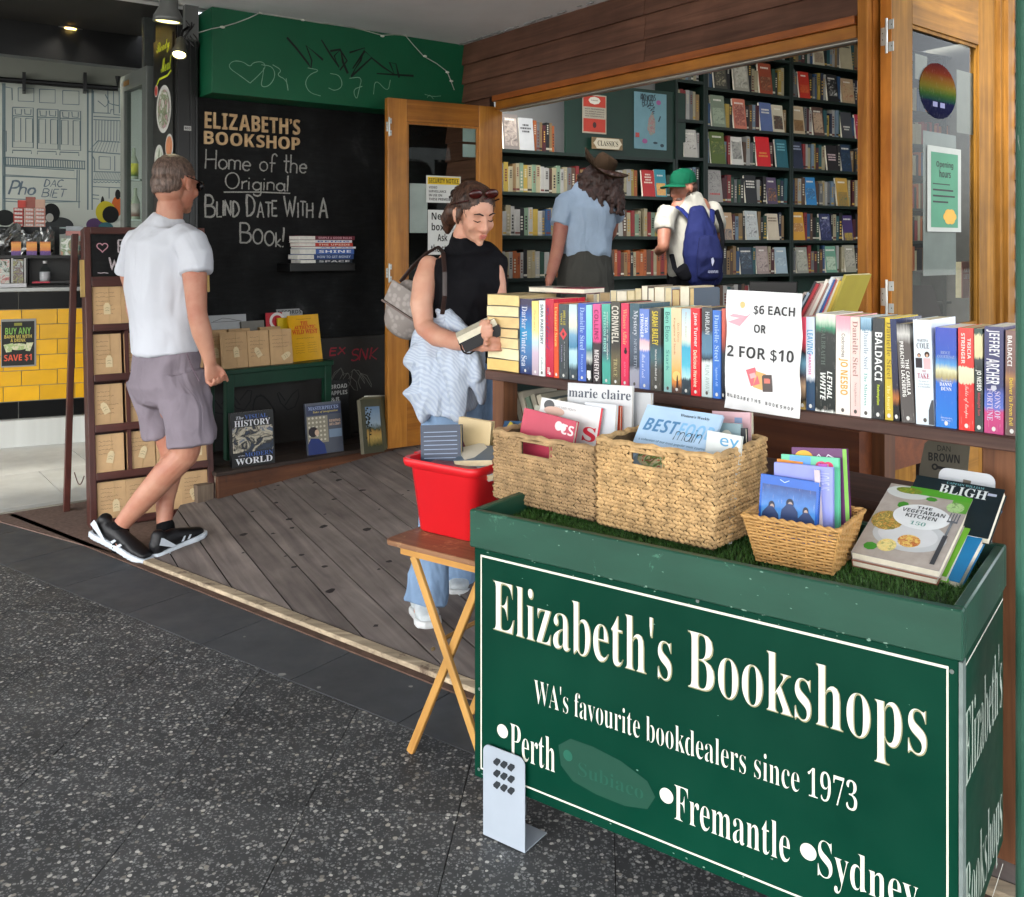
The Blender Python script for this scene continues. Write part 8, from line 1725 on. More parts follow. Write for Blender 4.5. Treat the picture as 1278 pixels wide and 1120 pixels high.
# =========================== PEOPLE
def organic(name,g,voxel,mat,parent=None,smooth_it=6,fn=None,origin=None,**t):
 o=mk(name,g,mat)
 md=o.modifiers.new('r','REMESH');md.mode='VOXEL';md.voxel_size=voxel;md.use_smooth_shade=True
 if smooth_it:s=o.modifiers.new('s','SMOOTH');s.iterations=smooth_it;s.factor=.5
 dg=bpy.context.evaluated_depsgraph_get();me=bpy.data.meshes.new_from_object(o.evaluated_get(dg))
 o.modifiers.clear();old=o.data;o.data=me;bpy.data.meshes.remove(old)
 if not me.materials:me.materials.append(mat)
 if fn:
  me.update();ns=[v.normal.copy()for v in me.vertices]
  for v,n_ in zip(me.vertices,ns):v.co+=n_*fn(v.co)
 me.polygons.foreach_set('use_smooth',[True]*len(me.polygons));me.update()
 if parent is not None:
  o.parent=parent
  inv=parent.matrix_world.inverted()if False else Matrix.Translation(-parent.location)
  me.transform(inv)
 return tag(o,t.get('label'),t.get('cat'),None,t.get('kind'))
def skinmat(c,red):
 m,nt,bs=base_mat('skin');v=coords(nt)
 o_=mixc(nt,rampn(nt,noi(nt,v,9,4),[(.35,(0,0,0)),(.7,(1,1,1))]),col(c),col(red))
 nt.links.new(o_,bs.inputs['Base Color']);bs.inputs['Roughness'].default_value=.5
 bs.inputs['Subsurface Weight'].default_value=.12;bs.inputs['Subsurface Radius'].default_value=(.01,.004,.002)
 bump(nt,bs,noi(nt,v,300,2),.06);return m
def clothm(c,rough=.85,weave=500,var=.08,stripes=None,fold=9):
 m,nt,bs=base_mat('cloth');v=coords(nt)
 o_=rampn(nt,noi(nt,v,5,5),[(.3,dim(col(c),1-var)),(.7,dim(col(c),1+var))])
 if stripes:
  wv=nt.nodes.new('ShaderNodeTexWave');wv.inputs['Scale'].default_value=stripes[0];wv.inputs['Distortion'].default_value=6;wv.inputs['Detail'].default_value=1;wv.inputs['Detail Scale'].default_value=.5;wv.bands_direction='DIAGONAL'
  nt.links.new(v,wv.inputs[0]);o_=mixc(nt,rampn(nt,wv.outputs[1],[(.45,(0,0,0)),(.6,(1,1,1))]),o_,col(stripes[1]))
 nt.links.new(o_,bs.inputs['Base Color']);bs.inputs['Roughness'].default_value=rough;bs.inputs['Specular IOR Level'].default_value=.15
 bump(nt,bs,noi(nt,v,weave,2),.12,.001);nb=bs.inputs['Normal'].links[0].from_node
 b2=nt.nodes.new('ShaderNodeBump');b2.inputs['Strength'].default_value=.8;b2.inputs['Distance'].default_value=.03
 nt.links.new(noi(nt,coords(nt,(1,1,.45),rot=(.3,.2,0)),fold,2,.4,1.2),b2.inputs['Height']);nt.links.new(b2.outputs[0],nb.inputs['Normal']);return m
def hairm(c1,c2):
 m,nt,bs=base_mat('hair');v=coords(nt,(1,1,.25))
 n=noi(nt,v,90,4,.7);nt.links.new(rampn(nt,n,[(.35,c1),(.7,c2)]),bs.inputs['Base Color']);bs.inputs['Roughness'].default_value=.5
 bump(nt,bs,n,.6,.003);return m
def frame_(c,yaw,pitch=0,roll=0,s=1.0):
 return Matrix.Translation(c)@Matrix.Rotation(R(yaw),4,'Z')@Matrix.Rotation(R(pitch),4,'X')@Matrix.Rotation(R(roll),4,'Y')@Matrix.Scale(s,4)
def head(g,mt,ears=True,fem=0):
 E_=lambda c,r:g.ell(c,r,mt)
 E_((0,.015,.032),(.074,.095,.083));E_((0,-.028,-.015),(.061,.062,.082));E_((0,-.042,-.068),(.043-.006*fem,.045,.034));E_((0,-.074,-.092),(.021-.005*fem,.016,.015))
 E_((0,.04,-.03),(.058,.06,.06))
 g.loft([mt@Vector(p)for p in((0,-.084,.024),(0,-.098,.0),(0,-.108,-.022),(0,-.104,-.033))],[(.007-.001*fem,)*2,(.009-.002*fem,)*2,(.012-.003*fem,)*2,(.009-.002*fem,)*2],10)
 for s in(-1,1):
  E_((s*.012,-.095,-.029),(.008,.009,.008));E_((s*.029,-.077+.004*fem,.030),(.023,.012,.009));E_((s*.036,-.060+.004*fem,-.022),(.025,.024,.026));E_((s*.030,-.070,.010),(.014,.012,.009))
  if ears:E_((s*.076,.012,-.006),(.009,.019,.031));E_((s*.081,.020,.004),(.006,.014,.020))
 E_((0,-.087,-.053),(.022,.010,.0055));E_((0,-.084,-.063),(.019,.010,.0065))
def fingers(g,wrist,palm_dir,side,up,ln=.085,k_=1.0,curl=45,r=.0085,spread=.004,thumb=True,thumb_side=1):
 """wrist point, direction of the palm, side axis across the knuckles, up = back of the hand"""
 w_=Vector(wrist);d=Vector(palm_dir).normalized();s_=Vector(side);s_=(s_-d*s_.dot(d)).normalized();u=d.cross(s_).normalized()
 if u.dot(Vector(up))<0:u=-u
 k=w_+d*.085*k_;r=r*k_
 g.loft([w_-d*.03,w_+d*.01,w_+d*.05*k_,k],[(.026*k_,.019*k_),(.030*k_,.018*k_),(.040*k_,.016*k_),(.040*k_,.013*k_)],12,ref=s_)
 for i,(o_,L_)in enumerate(((-.030,.92),(-.010,1.0),(.011,.95),(.030,.75))):
  o_*=k_;p=k-d*.012+s_*o_;pts=[p];a=0;dirn=d+s_*(o_*1.5)
  for j,sg in enumerate((.45,.32,.26)):
   a+=R(curl*(.8,1.1,.8)[j]);v=(dirn.normalized()*math.cos(a)-u*math.sin(a));p=p+v*(ln*L_*sg);pts.append(p)
  g.loft(pts,[(r*1.05,r*1.05),(r,r),(r*.95,r*.95),(r*.8,r*.8)],8)
 if thumb:
  p=w_+d*.025-s_*(.026*thumb_side);v1=(d*.75-s_*.55*thumb_side-u*.35).normalized();v2=(d*.95-s_*.1*thumb_side-u*.35).normalized()
  g.loft([p,p+v1*.035,p+v1*.035+v2*.03,p+v1*.035+v2*.05],[(.013,.013),(.0115,.0115),(.0105,.0105),(.008,.008)],8)
def limb(g,pts,rad,n=16,ref=None,flat=False):g.loft(pts,[(r,r)if not isinstance(r,tuple)else r for r in rad],n,ref=ref,round_=not flat)
def wr(sc,am,ax=(1,1,1)):
 return lambda c:am*(noise.noise(Vector((c.x*sc*ax[0],c.y*sc*ax[1],c.z*sc*ax[2])))+.5*noise.noise(Vector((c.x*sc*2.1*ax[0]+5,c.y*sc*2.1*ax[1],c.z*sc*2.1*ax[2]+3))))
def folds(sc,am,d1,d2=1.0):
 """ridged folds stretched along z"""
 def f(c):
  a=noise.noise(Vector((c.x*sc,c.y*sc,c.z*sc*d1)));b=noise.noise(Vector((c.x*sc*2.3+9,c.y*sc*2.3,c.z*sc*2.3*d2+4)))
  return am*(max(-1,1-abs(a)*4.5)*.75+b*.6)
 return f
def ring_band(g,c,r,w_,h,mt=None):pass
def shoe(parent,heel,toe,up,name_mat,sole_mat,L=None,w_=.048,h=.085,marks=None):
 """low trainer between heel and toe points (ground contact line)"""
 H_,T_=Vector(heel),Vector(toe);d=(T_-H_);L_=d.length;d.normalize();s_=d.cross(Vector(up)).normalized();u=s_.cross(d).normalized()
 P=lambda a,b,c:H_+d*(a*L_)+u*b+s_*c
 g=G();prof=[(.0,.030),(.08,.038),(.3,.036),(.5,.037),(.72,.046),(.88,.042),(1.0,.022)]
 n=12;vs=[];rows=[]
 for(a,w1)in prof:
  vs+=[P(a,.0,-w1),P(a,.0,w1),P(a,.028 if a<.85 else .026,w1+.002),P(a,.028 if a<.85 else .026,-w1-.002)]
 fs=[(0,1,2,3),tuple(len(vs)-4+k for k in(3,2,1,0))]
 for i in range(len(prof)-1):
  for q in range(4):fs.append((i*4+q,(i+1)*4+q,(i+1)*4+(q+1)%4,i*4+(q+1)%4))
 g.add(vs,fs);organic('sole',g,.006,sole_mat,parent,3)
 g=G()
 g.loft([P(.06,.055,0),P(.2,.058,0),P(.38,.056,0),P(.55,.048,0),(P(.75,.038,0)),P(.90,.032,0)],[(.034,.030),(.042,.034),(.044,.035),(.036,.038),(.024,.043),(.016,.034)],14,ref=u)
 g.loft([P(.10,.04,0),P(.15,.098,0)],[(.034,.034),(.030,.033)],12,ref=d)
 o=organic('upper',g,.006,name_mat,parent,3)
 return P,d,s_,u
 # ---- the man in the white T-shirt
DM=4.25
def Wm(px,py,d=DM):return W(px,py,d)
MB=WH(205,697,.015)
man=thing('person','man in white T-shirt, mauve shorts and black trainers walking past the rack','person',MB)
sk_m=skinmat('#ba8870','#a96a54')
g=G()
hd=frame_(W(220,231,4.30),158,10,3,1.09)
head(g,hd)
limb(g,[W(213,255,4.27),W(211,272,4.27),W(206,292,4.26)],[(.058,.060),(.060,.060),(.075,.07)])
sh_l,sh_r=W(170,305,4.36),W(240,304,4.14)
ax_=(sh_r-sh_l).normalized()
limb(g,[W(205,300,4.26),W(203,340,4.26),W(205,400,4.26),W(207,440,4.26),W(209,480,4.26)],[(.15,.085),(.17,.11),(.155,.105),(.15,.11),(.16,.12)],18,ax_)
elb,wri=W(246,392,4.08),W(262,452,4.10)
limb(g,[sh_r,W(243,345,4.09),elb],[.056,.052,.041]);limb(g,[elb,W(252,415,4.085),W(259,440,4.095),wri],[.042,.043,.031,.027])
fingers(g,W(262,452,4.10),W(266,475,4.11)-W(262,452,4.10),(.55,.8,0),(-.6,.4,.2),.075,1.0,62,.0095,thumb_side=-1)
limb(g,[sh_l,W(163,345,4.42),W(168,385,4.44)],[.052,.048,.04]);limb(g,[W(168,385,4.44),W(178,430,4.40)],[.04,.028])
kn_r,an_r=W(232,566,4.20),W(146,662,4.23);kn_l,an_l=W(216,566,4.33),W(205,655,4.30)
limb(g,[W(222,470,4.22),W(236,520,4.19),kn_r],[.088,.078,.060]);limb(g,[kn_r,W(208,590,4.205),W(180,622,4.215),W(160,645,4.225),an_r],[.060,.060,.052,.040,.034])
limb(g,[W(198,470,4.32),W(206,520,4.34),kn_l],[.088,.075,.055]);limb(g,[kn_l,W(211,592,4.345),W(206,625,4.33),an_l],[.052,.056,.042,.034])
limb(g,[an_r,W(152,680,4.20)],[.034,.036]);limb(g,[an_l,W(212,678,4.30)],[.034,.036])
organic('body',g,.0055,sk_m,man,5)
g=G()
for c,r_ in(((0,.022,.042),(.0765,.097,.0815)),((0,.055,-.005),(.068,.062,.062)),((0,.075,-.035),(.05,.04,.035))):g.ell(c,r_,hd)
hm=organic('hair',g,.005,hairm('#3a2a22','#7a6458'),man,2,wr(120,.002))
def cutmesh(o,keep):
 bm=bmesh.new();bm.from_mesh(o.data);bmesh.ops.delete(bm,geom=[v for v in bm.verts if not keep(v.co)],context='VERTS');bm.to_mesh(o.data);bm.free()
iv=hd.inverted()
def keep_m(co):
 p=iv@(co+man.location);return not(p.y<.0 and(p.x/.07)**2+((p.z+.02)/.095)**2<1)and p.z>-.058 and not(abs(p.x)>.05 and p.y<.035 and p.z<.022)
cutmesh(hm,keep_m)
g=G()
for s in(-1,1):
 g.loft([hd@Vector(p)for p in((s*.080,.03,.022),(s*.079,-.02,.022),(s*.070,-.075,.020))],[(.003,.003)]*3,8,round_=False)
 g.ell((s*.034,-.092,.012),(.030,.006,.022),hd);g.ell((s*.062,-.080,.012),(.010,.012,.020),hd)
g.loft([hd@Vector((-.01,-.10,.018)),hd@Vector((.01,-.10,.018))],[(.003,.003)]*2,8)
mk('sunglasses',G().add([tuple(Vector(v)-man.location)for v in g.v],g.f),M('#0c0c0e',.2),man,smooth=True)
g=G()
limb(g,[W(207,286,4.265),W(204,306,4.26),W(201,355,4.26),W(202,395,4.26),W(204,425,4.26),W(205,440,4.26)],[(.135,.095),(.192,.13),(.182,.130),(.172,.125),(.176,.13),(.180,.134)],24,ax_,True)
limb(g,[W(210,270,4.27),W(208,278,4.268),W(206,290,4.265),W(205,302,4.262)],[(.064,.062),(.088,.078),(.135,.095),(.17,.11)],24,ax_,True)
limb(g,[W(226,298,4.20),W(238,306,4.14),W(243,322,4.11),W(244,341,4.09)],[.070,.078,.074,.070],18,None,True);limb(g,[W(185,299,4.32),W(170,308,4.37),W(166,325,4.40),W(163,343,4.42)],[.07,.074,.07,.066],18,None,True)
shirt=organic('t_shirt',g,.007,clothm('#c4c7cf',.8,420,.03,None,6),man,12,lambda c:folds(6,.011,.4)(c+man.location))
g=G()
limb(g,[W(206,434,4.26),W(207,452,4.26),W(208,480,4.26)],[(.162,.118),(.178,.132),(.180,.145)],24,ax_)
limb(g,[W(224,470,4.21),W(234,515,4.18),W(239,554,4.18)],[(.115,.115),(.106,.104),(.106,.102)],20,None,True);limb(g,[W(190,470,4.32),W(200,515,4.35),W(207,541,4.36)],[(.110,.110),(.098,.098),(.096,.096)],20,None,True)
organic('shorts',g,.007,clothm('#827982',.9,300,.12),man,5,lambda c:folds(8,.010,.7,.5)(c+man.location))
g=G()
for s_,(px,py,d)in enumerate(((243,450,4.12),)):
 a=W(233,442,4.112)-man.location;b=W(249,476,4.062)-man.location
 g.tube([a,(a+b)/2+Vector((0,-.012,0)),b],.003,6)
g.tube([W(163,462,4.20)-man.location,W(176,488,4.16)-man.location,W(184,484,4.15)-man.location],.0025,6)
mk('pocket_seam',g,clothm('#6a5c66'),man)
m_blk=M('#0d0d10',.5,.15,40,.1);m_wh=M('#c4ccd4',.5,.06,20);m_sock=clothm('#0b0b0d')
g=G();limb(g,[W(149,657,4.225),W(150,682,4.21)],[.040,.044]);organic('sock',g,.005,m_sock,man,2)
g=G();limb(g,[W(206,655,4.30),W(210,682,4.30)],[.040,.044]);organic('sock',g,.005,m_sock,man,2)
def stripes(P,side,parent):
 g=G();y=side
 def pp(a,b):w1=.040+.010*min(1,a*1.2);return P(a,b,y*(w1+.004))
 for q in(((.04,.070),(.09,.098),(.13,.092),(.33,.036),(.27,.034)),((.42,.042),(.48,.062),(.515,.060),(.465,.040)),((.53,.040),(.585,.057),(.62,.054),(.575,.038))):
  a=[pp(*p)-parent.location for p in q];g.add(a,[tuple(range(len(a)))])
 mk('side_stripes',g,m_wh,parent)
for(hl,te,nm)in((W(116,668,4.27),W(189,706,4.13),0),(W(191,699,4.17),W(256,667,4.40),1)):
 hl=Vector(hl);te=Vector(te)
 P,d,s_,u=shoe(man,hl,te,(0,0,1),m_blk,m_wh)
 stripes(P,1,man)
 g=G()
 for k in range(4):a=P(.42+.07*k,.088-.011*k,-.02);b=P(.45+.07*k,.090-.011*k,.02);g.tube([a-man.location,(a+b)/2-man.location+Vector((0,0,.004)),b-man.location],.0028,5)
 mk('laces',g,m_blk,man)
 # ---- the woman with the book
DW=3.40
WB=WH(560,780,.02)
wom=thing('person','woman in sleeveless black top and jeans looking down at a book','person',WB)
sk_w=skinmat('#cb9c84','#bb806a')
g=G();hw=frame_(W(592,268,3.36),32,24,-4,.88)
head(g,hw,True,1)
limb(g,[W(581,290,3.40),W(579,312,3.42)],[(.044,.046),(.048,.050)])
axw=Vector((.93,-.2,0)).normalized()
limb(g,[W(582,322,3.43),W(582,350,3.42),W(578,395,3.42),W(574,440,3.42),W(568,500,3.42)],[(.105,.06),(.115,.09),(.105,.085),(.11,.09),(.13,.10)],18,axw)
s1,e1,w1=W(536,330,3.42),W(529,408,3.33),W(592,430,3.10)
limb(g,[s1,W(530,352,3.38),W(526,380,3.35),e1],[.038,.043,.041,.034]);limb(g,[e1,W(545,420,3.27),W(570,427,3.18),w1],[.034,.036,.029,.022])
fingers(g,w1,W(618,425,3.03)-w1,(.1,.2,1),(-.2,-1,0),.06,.82,35,.0085,thumb_side=-1)
s2,e2=W(615,332,3.38),W(622,380,3.36);limb(g,[s2,W(619,352,3.37),e2],[.036,.036,.032]);limb(g,[e2,W(619,402,3.22),W(612,412,3.12)],[.036,.032,.024])
fingers(g,W(612,412,3.12),W(596,410,3.03)-W(612,412,3.12),(0,.2,1),(.3,1,0),.055,.8,40,.0085)
limb(g,[W(552,500,3.42),W(545,600,3.42),W(535,740,3.38)],[.06,.045,.035]);limb(g,[W(588,500,3.5),W(585,600,3.6),W(572,715,3.72)],[.06,.045,.035])
limb(g,[W(535,740,3.38),W(530,765,3.34)],[.04,.04]);limb(g,[W(572,700,3.74),W(570,728,3.72)],[.04,.04])
organic('body',g,.0052,sk_w,wom,5)
def facebit(name,g_,mat,parent):return mk(name,G().add([tuple(Vector(v)-parent.location)for v in g_.v],g_.f),mat,parent,smooth=True)
g=G()
for s in(-1,1):g.loft([hw@Vector(p)for p in((s*.014,-.0935,.034),(s*.03,-.092,.041),(s*.047,-.080,.035))],[(.0025,.003),(.003,.004),(.0015,.002)],8)
facebit('eyebrows',g,M('#2c1a14',.7),wom)
g=G()
for s in(-1,1):g.loft([hw@Vector(p)for p in((s*.017,-.0855,.008),(s*.031,-.0865,.004),(s*.045,-.077,.008))],[(.0012,.001),(.002,.0018),(.001,.001)],8)
facebit('eyelashes',g,M('#20120e',.7),wom)
g=G();g.ell((0,-.0945,-.053),(.019,.006,.0042),hw);g.ell((0,-.092,-.0625),(.016,.006,.005),hw);facebit('lips',g,M('#b56a5e',.4),wom)
g=G()
for c,r_ in(((0,.026,.045),(.0805,.099,.0835)),((0,.05,.0),(.076,.08,.07)),((0,.09,-.03),(.052,.045,.055))):g.ell(c,r_,hw)
limb(g,[hw@Vector((-.055,.075,-.01)),hw@Vector((-.06,.10,-.06)),hw@Vector((-.055,.10,-.115))],[.032,.030,.012])
limb(g,[hw@Vector((-.078,-.01,.03)),hw@Vector((-.081,-.018,.0)),hw@Vector((-.078,-.012,-.03))],[.012,.010,.006])
hm_w=hairm('#1f120d','#5a3a28');hh=organic('hair',g,.005,hm_w,wom,2,lambda c:.0022*noise.noise(Vector((c.x*160,c.y*160,c.z*30))))
def strands(parent,fr,n,seed,mat,l0=.03,l1=.09):
 q=random.Random(seed);g=G()
 for _ in range(n):
  a=q.uniform(-2.3,2.3);el=q.uniform(-.35,1.25);rx,ry,rz_=.082,.100,.085
  pts=[];L_=q.uniform(l0,l1);st=L_/5/.09
  for k in range(6):
   e2,a2=el-k*st*.55,a+(k*st*.35 if a>0 else-k*st*.35)*.4
   wv_=1.0+.015*k+q.uniform(-.006,.008)
   pts.append(fr@Vector((rx*wv_*math.sin(a2)*math.cos(e2),.026+ry*wv_*math.cos(a2)*math.cos(e2),.04+rz_*wv_*math.sin(e2)))-parent.location)
  g.tube(pts,[.0011,.001,.001,.0009,.0007,.0004],4)
 mk('loose_strands',g,mat,parent,kind='stuff')
strands(wom,hw,150,5,hm_w)
ivw=hw.inverted()
def keep_w(co):
 p=ivw@(co+wom.location)
 if p.y<.0 and(p.x/.066)**2+((p.z+.025)/.100)**2<1:return False
 return not(abs(p.x)>.05 and abs(p.y-.008)<.020 and-.045<p.z<.022)
cutmesh(hh,keep_w)
g=G()
for s in(-1,1):
 g.ell((s*.036,-.064,.100),(.031,.010,.020),hw@Matrix.Rotation(R(-8),4,'X'))
 g.loft([hw@Vector(p)for p in((s*.068,-.055,.085),(s*.082,.0,.055),(s*.084,.045,.03))],[(.003,.004)]*3,8)
g.loft([hw@Vector((-.01,-.075,.098)),hw@Vector((.01,-.075,.098))],[(.003,.003)]*2,8)
facebit('sunglasses',g,M('#3a0f0c',.15),wom)
g=G()
limb(g,[W(581,301,3.41),W(582,313,3.425),W(583,322,3.43)],[(.057,.056),(.066,.062),(.11,.08)],18,axw)
limb(g,[W(584,316,3.43),W(585,324,3.43),W(585,352,3.42),W(580,385,3.42),W(577,415,3.42),W(576,440,3.42)],[(.11,.062),(.142,.085),(.146,.125),(.130,.108),(.120,.105),(.124,.11)],22,axw)
organic('black_top',g,.006,clothm('#0a0a0f',.8,400),wom,5,lambda c:folds(9,.006,.5)(c+wom.location))
g=G()
limb(g,[W(572,440,3.42),W(570,480,3.42),W(569,515,3.43)],[(.12,.11),(.135,.12),(.125,.12)],20,axw)
limb(g,[W(553,510,3.41),W(547,590,3.41),W(540,680,3.39),W(531,752,3.35)],[(.075,.09),(.068,.075),(.064,.07),(.076,.080)],18,None,True);limb(g,[W(590,510,3.47),W(590,590,3.6),W(584,660,3.68),W(574,724,3.73)],[(.075,.09),(.065,.07),(.062,.065),(.066,.07)],18,None,True)
organic('jeans',g,.007,clothm('#7d97b6',.9,260,.3),wom,5,lambda c:folds(8,.009,.9,.4)(c+wom.location))
g=G()
limb(g,[W(560,398,3.44),W(560,420,3.40),W(558,455,3.34),W(558,490,3.34),W(560,512,3.35)],[(.09,.08),(.128,.10),(.132,.105),(.122,.10),(.10,.09)],20,axw,True)
limb(g,[W(533,428,3.36),W(524,455,3.33),W(525,488,3.32),W(530,516,3.33)],[(.04,.05),(.060,.055),(.062,.055),(.035,.035)],14)
limb(g,[W(560,440,3.22),W(568,468,3.20),W(574,520,3.23)],[(.045,.035),(.042,.035),(.026,.026)],12,axw)
limb(g,[W(588,442,3.20),W(596,470,3.20),W(599,502,3.24)],[(.035,.035),(.034,.03),(.018,.02)],12,axw)
limb(g,[W(547,388,3.36),W(562,398,3.33),W(578,412,3.29),W(592,424,3.27)],[(.02,.02),(.032,.03),(.03,.03),(.02,.02)],12)
organic('striped_shirt',g,.0065,clothm('#b9c3d0',.9,400,.05,(38,'#a9b5c8'),14),wom,4,lambda c:folds(13,.009,.12,.2)(c+wom.location))
m_ws=M('#b8bfc2',.55,.12,40,.2)
for(hl,te)in((W(522,764,3.43),W(538,786,3.22)),(W(577,738,3.80),W(570,745,3.60))):
 P,d,s_,u=shoe(wom,hl,te,(0,0,1),m_ws,M('#c9cccc',.5))
 g=G()
 for k in range(4):a=P(.42+.07*k,.088-.011*k,-.022);b=P(.45+.07*k,.090-.011*k,.022);g.tube([a-wom.location,b-wom.location],.003,5)
 mk('laces',g,M('#d0d4d4',.5),wom)
g=G()
for k in range(14):
 a=k/13*2*math.pi
c_=W(585,429,3.125);dd=(W(592,430,3.10)-W(570,427,3.18)).normalized();s3=dd.cross(Vector((0,0,1))).normalized();u3=s3.cross(dd)
g.tube([c_+s3*.033*math.cos(k*.4488)+u3*.034*math.sin(k*.4488)-wom.location for k in range(15)],.003,5);mk('hair_tie',g,M('#141012',.8),wom)
bkc=W(598,412,3.10)
t=thing('open_book','black covered book with cream pages held by the woman','book',bkc,0);t.rotation_euler=(R(3),R(-26),R(4))
g=G();g.box(-.075,.06,-.05,.06,-.004,.017);mk('page_block',g,M('#d8d2bc',.8,.08,50,.2),t)
g=G();g.box(-.078,.064,-.053,.063,-.008,-.0042);mk('cover',g,M('#131316',.5),t)
g=G();g.box(-.070,.064,-.052,.05,-.040,-.0085);mk('lower_cover',g,M('#1a1a1d',.5),t)
bg_c=W(511,384,3.54)
t=thing('shoulder_bag','pale grey patterned handbag hanging at the woman\'s back','bag',bg_c,R(-25));t.rotation_euler=(0,R(28),R(-25))
g=G();g.loft([(0,0,-.085),(0,0,-.03),(0,0,.03),(0,0,.08)],[(.075,.045),(.095,.05),(.092,.042),(.07,.022)],16,ref=(1,0,0))
bgm,nt,bs=base_mat('patterned_leather');v=coords(nt);vo=nt.nodes.new('ShaderNodeTexVoronoi');vo.inputs['Scale'].default_value=45;nt.links.new(v,vo.inputs['Vector'])
nt.links.new(rampn(nt,vo.outputs['Distance'],[(.3,'#938b86'),(.5,'#7f7772')]),bs.inputs['Base Color']);bs.inputs['Roughness'].default_value=.5
o=organic('bag_body',g,.006,bgm);o.parent=t
g=G();g.box(-.085,.085,-.055,-.049,-.01,.075);o=mk('bag_flap',g,bgm,t,bevel=.003)
g=G();g.box(-.09,.09,-.057,-.050,-.018,-.011);mk('flap_trim',g,M('#5a4a44',.5),t)
pts=[W(500,352,3.55),W(515,333,3.52),W(533,316,3.47),W(547,308,3.44),W(553,316,3.345),W(555,340,3.295),W(555,370,3.285),W(552,392,3.22)]
m4=(Matrix.Translation(bg_c)@Euler((0,R(28),R(-25))).to_matrix().to_4x4()).inverted()
g=G();g.loft([m4@p for p in pts],[(.008,.003)]*len(pts),8,ref=m4.to_3x3()@Vector((1,0,0)),round_=False);mk('strap',g,M('#2a1a16',.4),t)
# ---- hat woman inside, seen from behind
DH=6.15
HB=WH(730,480,.2);HB=Vector((W(735,300,DH).x,DH,.2))
ht_=thing('person','long haired person in pale blue shirt and brown hat at the classics shelves','person',HB)
sk_h=skinmat('#b8806a','#a8665a')
g=G();hh_=frame_(W(745,226,6.2),195,12,12,1.0);head(g,hh_)
limb(g,[W(742,240,6.18),W(738,256,6.18)],[.055,.065])
axh=Vector((1,.15,0)).normalized()
limb(g,[W(732,250,DH),W(731,275,DH),W(733,305,DH),W(733,330,DH),W(733,370,DH)],[(.16,.09),(.18,.11),(.15,.10),(.155,.11),(.18,.13)],16,axh)
limb(g,[W(704,252,6.1),W(700,285,6.05),W(696,310,6.05)],[.055,.05,.042]);limb(g,[W(696,310,6.05),W(690,335,6.0),W(685,352,5.96)],[.043,.038,.026])
fingers(g,W(685,352,5.96),(-.1,-.1,-1),(.2,1,0),(-1,0,0),.08,1.0,30,.0095)
limb(g,[W(766,255,6.25),W(762,290,6.4),W(758,300,6.6)],[.052,.045,.03])
limb(g,[W(720,370,DH),W(720,430,DH),W(720,480,DH)],[.09,.065,.04]);limb(g,[W(748,370,DH),W(748,430,DH),W(748,480,DH)],[.09,.065,.04])
organic('body',g,.009,sk_h,ht_,4)
g=G()
limb(g,[W(735,238,6.15),W(733,262,6.14),W(732,290,6.14),W(733,317,6.14)],[(.115,.085),(.198,.125),(.178,.125),(.165,.125)],20,axh)
limb(g,[W(722,246,6.13),W(708,256,6.10)],[.06,.085]);limb(g,[W(706,250,6.1),W(700,270,6.06),W(698,281,6.05)],[.068,.066,.064],16,None,True);limb(g,[W(763,252,6.22),W(767,270,6.3)],[.066,.062])
organic('shirt',g,.009,clothm('#9fb2c8',.85),ht_,5,lambda c:folds(8,.009,.5)(c+ht_.location))
g=G();limb(g,[W(733,316,6.14),W(731,340,6.14),W(731,372,6.14)],[(.158,.12),(.182,.15),(.19,.15)],20,axh)
limb(g,[W(716,365,6.13),W(717,420,6.13),W(718,478,6.13)],[.105,.08,.07]);limb(g,[W(748,365,6.13),W(748,420,6.13),W(748,478,6.13)],[.105,.08,.07])
organic('trousers',g,.009,clothm('#4a4a46',.9),ht_,4,lambda c:folds(8,.005,.9)(c+ht_.location))
g=G();g.lathe([(.03,-.008),(.034,-.008),(.034,.008),(.03,.008)],16);mk('wrist_watch',g,M('#141414',.4),ht_,loc=W(687,344,5.985)-HB)
g=G()
rr3=random.Random(3)
g.ell(W(747,226,6.15),(.125,.10,.115))
for k in range(46):
 a=rr3.uniform(-2.4,2.4);x0_=.085*math.sin(a);y0_=.03+.09*math.cos(a)*.9
 top_=W(748,226,6.15)+Vector((x0_*1.5,-abs(y0_)*.8+.02,.03));L_=rr3.uniform(.16,.25);pts=[]
 for q in range(7):u_=q/6;pts.append(top_+Vector((math.sin(q*1.7+k)*.014+.02*u_*math.sin(a),math.cos(q*1.5+k)*.012-.03*u_,-L_*u_)))
 g.loft(pts,[(.022-.010*(q/6),.022-.010*(q/6))for q in range(7)],7)
organic('long_hair',g,.007,hairm('#1c0f0b','#4a2c22'),ht_,1,wr(70,.006))
g=G();hm4=Matrix.Translation(W(750,213,6.17))@Matrix.Rotation(R(33),4,'Y')@Matrix.Rotation(R(12),4,'X')
n=36;vs=[];
for k in range(n):
 a=2*math.pi*k/n
 for r_,z_ in((.085,.0),(.088,.0),(.13,.004+.02*abs(math.sin(a))**2*.6),(.168,.012+.055*abs(math.sin(a+.0))**2),(.166,.018+.055*abs(math.sin(a))**2),(.128,.010+.012*abs(math.sin(a))),(.086,.008)):
  vs.append(hm4@Vector((r_*math.sin(a),r_*1.08*math.cos(a),z_)))
q=7;g.add(vs,[(k*q+j,((k+1)%n)*q+j,((k+1)%n)*q+j+1,k*q+j+1)for k in range(n)for j in range(q-1)])
for c,r_ in():pass
vs=[];prof_=[(.086,.0),(.085,.04),(.078,.085),(.062,.108),(.03,.10),(.002,.092)]
for k in range(n):
 a=2*math.pi*k/n
 for r_,z_ in prof_:vs.append(hm4@Vector((r_*.92*math.sin(a)*(1-.25*(z_>.08)*abs(math.cos(a))),r_*1.08*math.cos(a),z_)))
